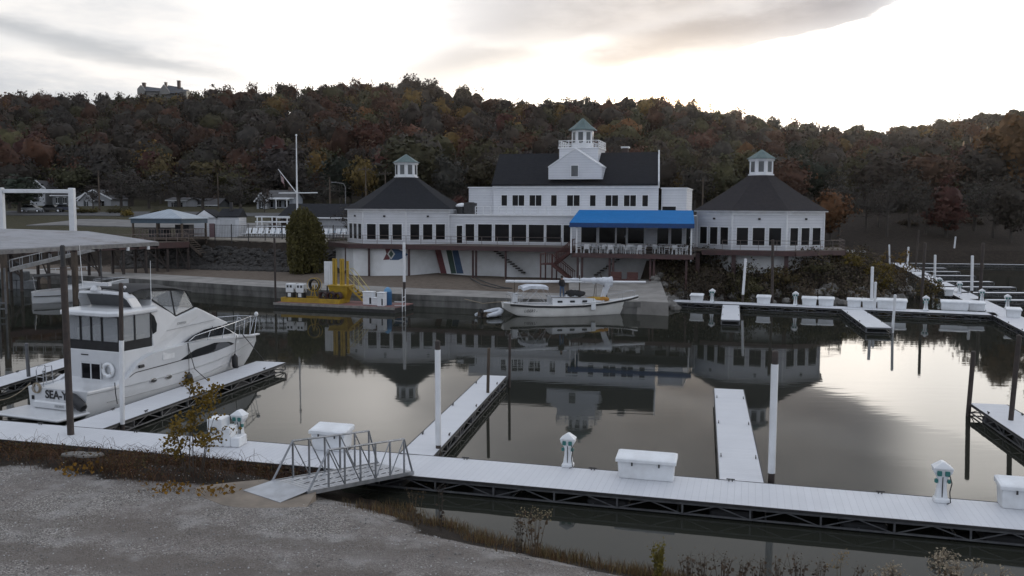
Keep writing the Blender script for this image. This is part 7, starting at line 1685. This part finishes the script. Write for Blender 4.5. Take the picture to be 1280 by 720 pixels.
# valley filler row
px = -60; i = 0
while px < 1340:
    Yd = rnd.uniform(214,232); w_ = rnd.uniform(44,66); tree_px(['round','oval','sparse','round','sparse'][i % 5], 1+i % 5, px, rnd.uniform(188,214), w_, Yd, rnd.choice(['grey brown','dark brown','olive green','grey brown','dark brown','rust','yellow green']), row='foot')
    px += w_*.62; i += 1
ZN = ((-999,95,'behind the goalpost frame'),(95,185,'behind the white bungalow'),(185,300,'behind the gazebo'),(300,345,'behind the pale blue house'),(345,420,'behind the flagpole'),(420,570,'behind the left pavilion'),(570,680,'behind the hall left half'),(680,770,'behind the hall lantern'),(770,865,'behind the hall right end'),(865,1032,'behind the right pavilion'),(1032,1140,'beyond the right pavilion'),(1140,1235,'above the empty slips'),(1235,9999,'by the right edge'))
KD = {'round':'rounded','oval':'tall','cone':'conical','sparse':'sparse','bare':'bare'}; RW_ = {'foot':'below the hill','slope':'on the hillside','skyline':'on the skyline'}
cells = {}
for t, kind, cn, row, px, lab in TREES:
    if lab: continue
    z = next(z for a, b, z in ZN if a <= px < b); cells.setdefault((cn, kind, row, z), []).append((px, t))
ORD = ['leftmost','second','third','fourth','fifth','sixth','seventh']
for (cn, kind, row, z), L in cells.items():
    L.sort(key=lambda q: q[0])
    for i, (px, t) in enumerate(L):
        base = f"{cn} {KD[kind]} tree {RW_[row]} {z}"
        if len(L) == 2: base = ('left' if i == 0 else 'right') + ' of two ' + base.replace(' tree ', ' trees ', 1)
        elif len(L) > 2: base = (ORD[i] + (' of ' if i == 0 else ' from left of ')) + base.replace(' tree ', ' trees ', 1)
        t['label'] = base
# the wood on the hill: one mass
rs = np.random.RandomState(11); cen, siz, tin, ev, ef, outs = [], [], [], [], [], []; cv, cf, cn_, ct = [], [], [], []; nc_ = 0
cols = np.array([CN[c] for c in ('dark brown','dark brown','grey brown','rust','olive green','dark brown','rust','grey brown','golden','orange','dark red','olive green')])
wts = np.array([.16,.10,.12,.13,.14,.08,.08,.05,.045,.04,.025,.06]); wts /= wts.sum()
pts = []
gy = 222.0
while gy < 560:
    hwid = gy*.74+30; gx = -hwid
    while gx < hwid:
        pts.append((gx+rs.uniform(-4,4), gy+rs.uniform(-4,4))); gx += rs.uniform(7.5,11.5)
    gy += 8.5 if gy < 330 else 10.5
pts = np.array(pts); zg_ = terrain(pts[:,0], pts[:,1])
keep = []
for (x, y), z in zip(pts, zg_):
    px = 640+FPX*x/y; Dd = np.interp(px, [-500,300,700,900,1050,1250,1600], [430,420,400,400,520,520,400])
    if y > Dd+4: continue
    if 160 < px < 245 and y > 408: continue
    keep.append((x,y,z))
for x, y, z in keep:
    h = rs.uniform(10,16.5); rxx = rs.uniform(4.2,6.8); nq = 520 if y < 330 else 330
    ncl = 30; c, cl = crown_points(rs, 'ball' if rs.rand() < .8 else 'oval', ncl, nq/ncl, rxx, h*.25, h, .95)
    oo = OUT[0]; d_ = rs.choice(len(cols), p=wts); tc_ = cols[d_]*rs.uniform(.8,1.2)*(1+.5*float(fbm(np.array([x]),np.array([y]),60)[0]))*np.array([1.04,1,.94])
    dens = rs.rand()
    if dens < .2: c = c[::3]; oo = oo[::3]
    else:
        a_, b_, n_ = core(rs, rxx*1.08, h*.2, h*1.04); cv.append(a_+np.array([x,y,z])); cf.append(b_+nc_); cn_.append(n_); ct.append(np.repeat(tc_[None]*rs.uniform(.85,1.05), len(a_), 0)); nc_ += len(a_)
    outs.append(oo)
    cen.append(c+np.array([x,y,z])); siz.append(rs.uniform(.35,.9,len(c))*(.95 if y < 330 else 1.15)); tin.append(np.repeat((tc_*rs.uniform(.9,1.1,3))[None], len(c), 0)*rs.uniform(.9,1.1,(len(c),1)))
    for k in range(5):
        a = rs.uniform(0,6.28); b = np.array([x,y,z]); m = np.array([x+math.cos(a)*rxx*.6*(k > 0), y+math.sin(a)*rxx*.6*(k > 0), z+h*rs.uniform(.75,1.0)]); w_ = .22 if k == 0 else .11; o = len(ev); s = b + np.array([0,0,h*.25*(k > 0)])
        ev += [s+[-w_,0,0], s+[w_,0,0], m+[w_*.3,0,0], m+[-w_*.3,0,0]]; ef.append((o,o+1,o+2,o+3))
cen = np.concatenate(cen); siz = np.concatenate(siz); tin = np.concatenate(tin)
me = quads_mesh('hillside_forest', cen, siz, .3, 5, [LEAFS, BARK], tin, (ev, ef), out=np.concatenate(outs), pre=(np.concatenate(cv), np.concatenate(cf), np.concatenate(cn_), np.concatenate(ct)))
o = bpy.data.objects.new('hillside_forest', me); COL.objects.link(o); tag(o, 'mass of autumn woods covering the hill behind the marina', 'forest', kind='stuff')
print('forest trees', len(keep), 'quads', len(cen))
# willow
rs = np.random.RandomState(21); q = PY(380,330,106); zb = TZ(q.x,106); W_ = thing('willow_tree', 'dense drooping green willow in front of the pool terrace', 'tree', (q.x,106,zb)); ht = PY(380,258,106).z-zb; rw = 24/FPX*106
c = []
for i in range(340):
    a = rs.uniform(0,6.28); r_ = rw*math.sqrt(rs.uniform(.04,1))*(.86+.22*math.sin(a*3+1)+.14*math.sin(a*7)); zt = ht*(1-.34*(r_/rw)**2)*rs.uniform(.86,1.02); zbm = ht*max(.01, rs.uniform(-.1,.5))
    n = int((zt-zbm)/.11); zz = np.linspace(zbm, zt, max(4,n)); c.append(np.stack([r_*math.cos(a)+rs.normal(size=len(zz))*.11, r_*math.sin(a)+rs.normal(size=len(zz))*.11, zz], 1))
c = np.concatenate(c); me = quads_mesh('crown', c, rs.uniform(.16,.36,len(c)), 2.5, 4, [LEAF]); o = bpy.data.objects.new('crown', me); COL.objects.link(o); o.parent = W_; o.color = (.085,.078,.028,1)
mb = MB(); mb.tube([(0,0,-.5),(.1,0,ht*.4),(-.1,.1,ht*.8)], [.4,.3,.1], 8)
for k in range(7): a = k*.9; mb.tube([(0,0,ht*.35),(rw*.4*math.cos(a),rw*.4*math.sin(a),ht*.75),(rw*.7*math.cos(a),rw*.7*math.sin(a),ht*.8)], [.16,.08,.03], 5)
mb.build('trunk', BARK, W_)
# shrubs on the right bank
def shrub(label, px, Y, py_top, wpx, col, seed, dens=900, ls=.17, name='shrub', zoff=0):
    rs = np.random.RandomState(seed); q = PY(px, 300, Y); z = TZ(q.x, Y); h = max(.8, PY(px, py_top, Y).z-z); w_ = wpx/FPX*Y/2
    t = thing(name, label, 'shrub', (q.x, Y, z), rs.uniform(0,6), 'shrubs on the far bank'); pts, cl = crown_points(rs, 'ball', 34, dens/34, w_, h*.02, h, .28)
    me = quads_mesh('foliage', pts, rs.uniform(.6,1.4,len(pts))*ls, .3, seed, [LEAF], out=OUT[0]); o = bpy.data.objects.new('foliage', me); COL.objects.link(o); o.parent = t; o.color = (*col, 1)
    mb = MB()
    for c in cl[:18]: mb.tube([(0,0,-.3),(c[0]*.5,c[1]*.5,c[2]*.45),tuple(c)], [.05,.03,.01], 4)
    mb.build('stems', BARK, t); return t
YG, DB, OG, TN = (.135,.10,.022), (.060,.047,.034), (.066,.060,.028), (.10,.078,.056)
for i, a in enumerate((('yellow green bush at the top of the bank below the white rail',1062,93,316,34,YG),('bright yellow bush on the bank left of the dark pole',1100,92,324,38,YG),('big golden bush at the back of the bank by the slips',1122,104,308,44,(.13,.085,.02)),('brown bushy shrub behind the dark pole by the slip walkway',1148,93,331,50,TN),('dark bush sprawling under the right pavilion deck',885,88,330,52,DB),('greenish bush under the middle of the right pavilion',930,88.5,326,46,OG),('yellowish brown shrub beneath the right pavilion posts',978,89,330,50,(.08,.062,.026)),('dark shrub at the right end of the deck',1020,90,326,46,OG),('dark bush against the white lower wall beside the patio posts',848,91,331,40,DB),('low tan bush above the far dock boxes',1010,84.6,350,40,TN),('tan tangled bush behind the long dock box',1090,83.6,346,50,TN),('dark low bush left of the short far finger',872,85.5,348,40,DB),('olive bush just above the tall white pole foot',945,85.2,346,46,OG),('golden weeds bush beside the walkway corner',1165,90.5,348,36,(.10,.078,.03)))):
    shrub(a[0], a[1], a[2], a[3], a[4], a[5], 40+i)
rs = np.random.RandomState(5)
# undergrowth mass on the bank, rocks at its foot
X = rs.uniform(13,48,16000); Yv = rs.uniform(78,112,16000); d = sdist(X, Yv, FAR); k = (d > .5) & (d < 12) & (X > 15.2); X, Yv, d = X[k], Yv[k], d[k]
c = np.stack([X, Yv, terrain(X, Yv)+rs.uniform(.05,1.7,len(X))*np.clip(.55+fbm(X,Yv,3),.2,1)], 1); c = np.repeat(c, 7, 0)+rs.normal(size=(len(c)*7,3))*.28
tn = np.array([DB,OG,TN,(.045,.038,.03),(.075,.06,.045)])[rs.randint(0,5,len(c))]
oo = rs.normal(size=c.shape)*.5+np.array([0,-.5,.7]); me = quads_mesh('undergrowth', c, rs.uniform(.10,.28,len(c)), .3, 8, [LEAFS], tn, out=oo/np.linalg.norm(oo,axis=1)[:,None]); o = bpy.data.objects.new('undergrowth', me); COL.objects.link(o); tag(o, 'tangle of dry undergrowth covering the bank below the right pavilion', 'undergrowth', kind='stuff')
def rocks(name, label, pts, smin, smax, mat, seed, kind='stuff'):
    r = random.Random(seed); mb = MB()
    for x, y, z in pts:
        s = r.uniform(smin, smax); n = 6; ph = r.uniform(0,6); sq = (r.uniform(.7,1.3), r.uniform(.7,1.3)); tops = []
        rings = []
        for zz, rr in ((-.5,.7),(0,1),(.45,.75),(.62,.35)): rings.append([(x+s*rr*sq[0]*math.cos(ph+2*PI*j/n)*r.uniform(.8,1.2), y+s*rr*sq[1]*math.sin(ph+2*PI*j/n)*r.uniform(.8,1.2), z+s*zz*r.uniform(.85,1.15)) for j in range(n)])
        mb.loft(rings)
    return tag(mb.build(name, mat, fix=False), label, 'rocks', kind=kind)
ROCK = M('riprap_stone', (.20,.19,.175), (.085,.08,.074), 1.1, .9, bump=.4)
pp = []
for (x0,y0),(x1,y1) in list(zip(FAR[:-1], FAR[1:]))[9:16]:
    L = math.hypot(x1-x0, y1-y0); n = int(L*3.2); nx_, ny_ = -(y1-y0)/L, (x1-x0)/L
    for i in range(n):
        u, d_ = rnd.random(), rnd.uniform(-.4,2.6); x, y = x0+(x1-x0)*u+nx_*d_, y0+(y1-y0)*u+ny_*d_; pp.append((x, y, TZ(x,y)+.05))
for i in range(60):
    x, y = rnd.uniform(14.2,18.5), rnd.uniform(79,90); pp.append((x, y, TZ(x,y)+.1))
rocks('riprap', 'rough grey riprap stones along the foot of the bushy bank', pp, .25, .75, ROCK, 3)
# shrubs along the revetment on the left and a dark stone bank
pp = []
for i in range(1900):
    x = rnd.uniform(-52,-18.5); f_ = float(np.interp(x,[-50,-20],[12,18])); sy = float(np.interp(x, [q[0] for q in SEAW], [q[1] for q in SEAW])) ; y = sy + (f_ + rnd.uniform(-.6,4.0))*1.08; pp.append((x, y, TZ(x,y)+.02))
rocks('revetment_stones', 'dark stone revetment above the beach left of the clubhouse', pp, .18, .5, M('dark_stone', (.050,.046,.042), (.025,.023,.022), 1.2, .95, bump=.4), 13)
# hedges and verge bushes near the street
for i, (px_, Y_, yt, w_, c_, lab) in enumerate(((150,172,267,34,OG,'low round hedge by the street left of the gazebo'),(110,172,266,30,(.07,.06,.02),'yellowish hedge right of the goalpost upright'),(200,166,268,20,OG,'small bush by the street behind the gazebo roof'),(1135,182,280,30,DB,'dark round bush beyond the empty slips'),(1215,184,281,30,DB,'dark bush left of the bare trees at the right edge'),(1262,186,281,30,OG,'dark green bush by the shore path at the right edge'),(1165,183,282,22,DB,'small dark bush under the conical red tree'),(352,126,268,40,(.06,.035,.028),'dark reddish bush left of the pool building'),(160,165,272,14,YG,'small yellow bush on the street verge'))):
    shrub(lab, px_, Y_, yt, w_, c_, 90+i, 700, .3, 'hedge' if 'hedge' in lab else 'shrub')
# ---------------- foreground bank
def blades(name, label, X, Yv, Z, hmin, hmax, wd, cols, seed, lean=.35, kind='stuff'):
    rs = np.random.RandomState(seed); n = len(X); a = rs.uniform(0,2*PI,n); h = rs.uniform(hmin,hmax,n); b = np.stack([X,Yv,Z-.03],1)
    dirv = np.stack([np.cos(a),np.sin(a),np.zeros(n)],1); a2 = rs.uniform(0,2*PI,n); ln = np.stack([np.cos(a2),np.sin(a2),np.zeros(n)],1)*(h*lean*rs.uniform(.2,1.4,n))[:,None]
    w_ = (wd*rs.uniform(.6,1.4,n))[:,None]; mid = b+ln*.35+np.array([0,0,1])*(h*.6)[:,None]; top = b+ln+np.array([0,0,1])*h[:,None]
    v = np.stack([b-dirv*w_, b+dirv*w_, mid+dirv*w_*.7, mid-dirv*w_*.7, top+dirv*w_*.15, top-dirv*w_*.15],1).reshape(-1,3); k = np.arange(n)*6
    f = np.concatenate([np.stack([k,k+1,k+2,k+3],1), np.stack([k+3,k+2,k+4,k+5],1)])
    me = bpy.data.meshes.new(name); me.vertices.add(len(v)); me.vertices.foreach_set('co', v.astype(np.float32).ravel()); me.loops.add(f.size); me.loops.foreach_set('vertex_index', f.astype(np.int32).ravel()); me.polygons.add(len(f)); me.polygons.foreach_set('loop_start', (np.arange(len(f))*4).astype(np.int32)); me.update(calc_edges=True); me.materials.append(LEAFS)
    cc = np.array(cols)[rs.randint(0,len(cols),n)]*rs.uniform(.6,1.4,(n,1)); t = np.ones((len(v),4), np.float32); t[:,:3] = np.repeat(cc,6,0); at = me.color_attributes.new('tint','FLOAT_COLOR','POINT'); at.data.foreach_set('color', t.ravel())
    o = bpy.data.objects.new(name, me); COL.objects.link(o); return tag(o, label, 'grass', kind=kind)
GC = [(.12,.065,.032),(.09,.055,.03),(.16,.12,.065),(.07,.042,.026),(.17,.13,.07),(.11,.09,.04)]
def inpad(X, Y):
    t_ = np.clip(((X+6.9)*3.2+(Y-24.2)*4.0)/(3.2**2+4.0**2), -.1, 1); return (np.hypot((X+7.4)/2.1, (Y-24.3)/1.5) < 1) | (np.hypot(X+6.9-3.2*t_, Y-24.2-4.0*t_) < 1.15)
rs = np.random.RandomState(31); n = 170000; X = rs.uniform(-7,14,n); Yv = rs.uniform(13,28,n); d = -sdist(X, Yv, NEAR); e = 1.7+1.9*fbm(X,Yv,1.5); k = (d > -.25) & (d < e) & ~inpad(X,Yv) & (rs.rand(n) < np.clip(.36+1.9*fbm(X,Yv,.8),0.02,1)*np.where(d > e-.6,.5,1)); X, Yv = X[k], Yv[k]
blades('dry_grass', 'rusty dry grass fringing the gravel bank beside the dock', X, Yv, terrain(X,Yv), .05, .34, .007, GC, 3); print('grass', k.sum())
rs = np.random.RandomState(32); n = 110000; X = rs.uniform(-26,-5.2,n); Yv = rs.uniform(22,34,n); d = -sdist(X, Yv, NEAR); e = 2.2+2.9*sst(-X,6.5,10)+1.5*fbm(X,Yv,2.0); k = (d > -.2) & (d < e) & ~inpad(X,Yv) & (rs.rand(n) < np.clip(.55+1.3*fbm(X,Yv,1.1),.06,1)*np.clip((e-d)/1.2,.15,1)); X, Yv = X[k], Yv[k]
blades('bramble', 'tangled reddish brown brambles on the bank below the left dock', X, Yv, terrain(X,Yv), .10, np.clip(.38+.8*fbm(X,Yv,.9),.12,.85), .006, [(.10,.05,.03),(.065,.036,.026),(.075,.055,.032),(.12,.07,.042),(.05,.036,.027)], 5, .9); print('bramble', k.sum())
c = np.stack([X,Yv,terrain(X,Yv)+rs.uniform(.02,.45,len(X))],1)[::2]; tn = np.array([(.085,.042,.024),(.055,.036,.024),(.065,.055,.025),(.11,.065,.024)])[rs.randint(0,4,len(c))]
me = quads_mesh('bramble_leaves', c, rs.uniform(.025,.075,len(c)), .3, 9, [LEAFS], tn); o = bpy.data.objects.new('bramble_leaves', me); COL.objects.link(o); tag(o, 'small withered leaves scattered through the left brambles', 'leaves', kind='stuff')
rs = np.random.RandomState(36); mb = MB()
for i in range(300):
    x, y = rs.uniform(-24,-7), 0; y = float(np.interp(x, [q[0] for q in NEAR], [q[1] for q in NEAR])) - rs.uniform(.1,4.2); z = TZ(x,y)
    if inpad(np.array([x]),np.array([y]))[0]: continue
    a = rs.uniform(0,6.28); L_ = rs.uniform(.5,1.5); hh = rs.uniform(.25,.8); d_ = Vector((math.cos(a)*L_, math.sin(a)*L_*.6, 0))
    mb.tube([(x,y,z-.05), Vector((x,y,z+hh*.8))+d_*.3, Vector((x,y,z+hh))+d_*.62, Vector((x,y,z+hh*rs.uniform(.2,.7)))+d_], [.007,.006,.004,.002], 3)
tag(mb.build('bramble_canes', M('cane_bark', (.11,.065,.045), (.06,.04,.03), 3, .9), fix=False), 'bare arching canes rising out of the left brambles', 'brambles', kind='stuff')
# patches of yellow leaves
for i, (px_, py_, lab) in enumerate(((98,592,'clump of yellow leaves at the gravel edge far left'),(212,612,'clump of yellow leaves at the gravel edge left of the concrete pad'),(268,612,'clump of yellow orange leaves beside the concrete pad'))):
    q = P(px_, py_, 1.1); rs = np.random.RandomState(60+i); t = thing('yellow_weed', lab, 'weed', (q.x,q.y,TZ(q.x,q.y)), 0, 'yellow weeds at the gravel edge'); pts = rs.normal(size=(150,3))*np.array([.30,.2,.07])+np.array([0,0,.18]); pts = pts[:60]; me = quads_mesh('leaves', pts, rs.uniform(.06,.13,60), .8, i, [LEAF]); o = bpy.data.objects.new('leaves', me); COL.objects.link(o); o.parent = t; o.color = (.20,.11,.02,1)
    mb = MB()
    for p in pts[::6]: mb.tube([(p[0]*.4,p[1]*.4,-.05),tuple(p)], [.008,.004], 3)
    mb.build('stems', BARK, t)
# sapling with yellow leaves
q = P(238,600,.75); zb = TZ(q.x,q.y); sp_ = thing('sapling', 'thin sapling with sparse yellowing leaves in front of the dock', 'tree', (q.x,q.y,zb)); rs = np.random.RandomState(77)
mb = MB(); lc = []
for px_, yt, x0 in ((212,512,-.25),(234,474,.0),(246,496,.1),(262,482,.3),(222,540,-.1),(270,520,.35)):
    tp = PY(px_, yt, q.y); a = Vector((x0,rs.uniform(-.15,.15),-.1)); b_ = Vector((tp.x-q.x, rs.uniform(-.3,.3), tp.z-zb)); m_ = a.lerp(b_, .5)+Vector((rs.uniform(-.08,.08),0,0)); mb.tube([a, m_, b_], [.022,.014,.005], 5)
    for k_ in range(9):
        u = rs.uniform(.38,1.0); p = a.lerp(m_, u*2) if u < .5 else m_.lerp(b_, u*2-1); d_ = Vector((rs.normal()*.22, rs.normal()*.22, rs.uniform(.0,.25))); mb.tube([p, p+d_], [.007,.003], 3)
        for j in range(20): lc.append(np.array(p+d_*rs.uniform(.3,1.2))+rs.normal(size=3)*.09)
mb.build('trunk', BARK, sp_); lc = np.array(lc); me = quads_mesh('crown', lc, rs.uniform(.055,.13,len(lc)), .2, 6, [LEAF]); o = bpy.data.objects.new('crown', me); COL.objects.link(o); o.parent = sp_; o.color = (.16,.108,.022,1)
# tall weeds, one by one
def weed(label, px_, py_, h, n, spread, stem_col, head, head_col, seed, hs=.03, leafn=6, zz=None):
    q = P(px_, py_, .6 if zz is None else zz); z = max(TZ(q.x,q.y), -.5); rs = np.random.RandomState(seed); t = thing('dry_weed', label, 'weed', (q.x,q.y,z), 0, 'tall dry weeds along the water edge'); mb = MB(); hp = []; lp = []
    for i in range(n):
        a = rs.uniform(0,6.28); r_ = spread*rs.uniform(.1,1); hh = h*rs.uniform(.65,1); b0_ = Vector((math.cos(a)*r_*.25, math.sin(a)*r_*.25, -.05)); tp = Vector((math.cos(a)*r_, math.sin(a)*r_, hh)); m_ = b0_.lerp(tp,.55)+Vector((0,0,hh*.08)); mb.tube([b0_,m_,tp],[.009,.007,.003],4)
        for k_ in range(leafn): u = rs.uniform(.15,.95); p = b0_.lerp(m_,u*2) if u < .5 else m_.lerp(tp,u*2-1); lp.append(np.array(p)+rs.normal(size=3)*.04)
        for k_ in range(head): 
            d_ = Vector((rs.normal()*.09, rs.normal()*.09, rs.uniform(-.10,.10))); hp.append(np.array(tp+d_))
            if k_ % 3 == 0: mb.tube([m_.lerp(tp,.7), tp+d_],[.004,.002],3)
    mb.build('stems', M('weed_stem_%d' % seed, stem_col, None, 5, .9), t)
    if lp: me = quads_mesh('leaves', np.array(lp), rs.uniform(.04,.10,len(lp)), .2, seed, [LEAF]); o = bpy.data.objects.new('leaves', me); COL.objects.link(o); o.parent = t; o.color = (*[c*1.1 for c in stem_col],1)
    if hp: me = quads_mesh('blossoms', np.array(hp), rs.uniform(.7,1.4,len(hp))*hs, .2, seed+1, [LEAF]); o = bpy.data.objects.new('blossoms', me); COL.objects.link(o); o.parent = t; o.color = (*head_col,1)
    return t
BR = (.08,.055,.035); PALE = (.30,.26,.20)
weed('large fluffy seed-head weed at the bottom right corner', 1190,735,1.15,16,.75,BR,34,PALE,101,.05)
weed('pale fluffy weed left of the large one at the bottom right', 1112,733,.95,9,.4,BR,26,PALE,102,.045)
weed('fluffy weed cut off at the bottom right edge', 1240,742,.95,9,.5,BR,22,PALE,103,.045)
weed('upright yellow green weed on the gravel edge right of centre', 822,716,1.0,16,.22,(.13,.11,.025),3,(.16,.13,.03),104,.03,16)
weed('tall pale topped weed below the power pedestal', 668,690,1.15,9,.42,BR,16,(.20,.17,.11),105,.04)
weed('thin dark weed left of the pale topped weed', 652,676,1.2,4,.22,(.05,.038,.028),10,(.09,.06,.04),106,.035)
weed('single tall cattail-like weed at the lower right', 1049,738,1.3,2,.12,(.10,.075,.04),30,(.24,.17,.08),107,.03)
weed('thin weed standing before the gangway foot', 520,664,1.05,5,.25,(.07,.05,.03),5,(.08,.06,.04),108,.03)
weed('dark seed-topped weed at the dock edge right of the gangway', 551,655,1.35,3,.15,(.045,.035,.028),8,(.03,.024,.02),109,.035)
weed('dark thin weed with small tops near the left water gap', 645,690,.95,4,.25,(.05,.04,.03),8,(.06,.045,.03),110,.03)
for i, px_ in enumerate((860,880,902,925,948,972,998,1022,1075)):
    weed(['leftmost','second','third','fourth','fifth','sixth','seventh','eighth','rightmost'][i]+(' of the brown reedy weeds along the lower right water' if i in (0,8) else ' from left of the brown reedy weeds along the lower right water'), px_, 722+(i % 3)*5, rnd.uniform(.7,1.05), 9, .3, (.075,.055,.04), 4, (.10,.075,.05), 120+i, .03, 5)
# loose stones
rs = np.random.RandomState(41); n = 5200; X = rs.uniform(-17,8,n); Yv = rs.uniform(14.5,27,n); d = -sdist(X, Yv, NEAR); k = (d > 2.2) & ~inpad(X,Yv); X, Yv = X[k], Yv[k]
rocks('loose_gravel', 'loose pale gravel stones scattered over the parking ground', list(zip(X, Yv, terrain(X,Yv)+.006)), .008, .026, M('gravel_stone', (.42,.41,.40), (.13,.125,.12), 2.3, .9, lo=.42, hi=.58), 8)
for i, (px_, py_, s) in enumerate(((92,577,.26),(112,578.5,.32))):
    q = P(px_, py_, 1.0); t = thing('flat_stone', ('left' if i == 0 else 'right')+' of two flat pale stones among the left brambles', 'stone', (q.x,q.y,TZ(q.x,q.y)+.22), rnd.uniform(0,3), 'flat stones in the brambles'); mb = MB(); mb.lathe([(.8*s,-.06),(s,-.02),(s*.95,.03),(.3*s,.05)], 7, sq=(1.5,.9)); mb.build('slab', ROCK, t)
# rope on the beach
line('rope', 'dark rope lying in a curve across the beach sand', [P(a,b_,1.45) for a, b_ in ((590,344),(600,350),(613,355),(628,359),(640,360.5),(622,360),(603,356),(588,348))], ROPED, .06, 'rope')
# far field beyond the slips: leaf litter is ground; nothing else

# ------------------------------------------------------------------ thin evening air over the river and the bluff
mh = bpy.data.materials.new('haze_air'); mh.use_nodes = True; nth = mh.node_tree; nth.nodes.remove(nth.nodes['Principled BSDF'])
pv = nth.nodes.new('ShaderNodeVolumePrincipled'); pv.inputs['Color'].default_value = (.95,.90,.84,1); pv.inputs['Density'].default_value = HAZE; pv.inputs['Anisotropy'].default_value = .82
nth.links.new(pv.outputs[0], nth.nodes['Material Output'].inputs['Volume'])
mb = MB(); mb.box(-1000,1000,-80,800,-6,130); hz_ = mb.build('haze', mh); tag(hz_, kind='stuff')

import re as _re
for o in bpy.data.objects:
    if 'label' in o and len(_re.findall(r"[A-Za-z0-9']+", o['label'])) > 16: print("LONG", o.name, o["label"])
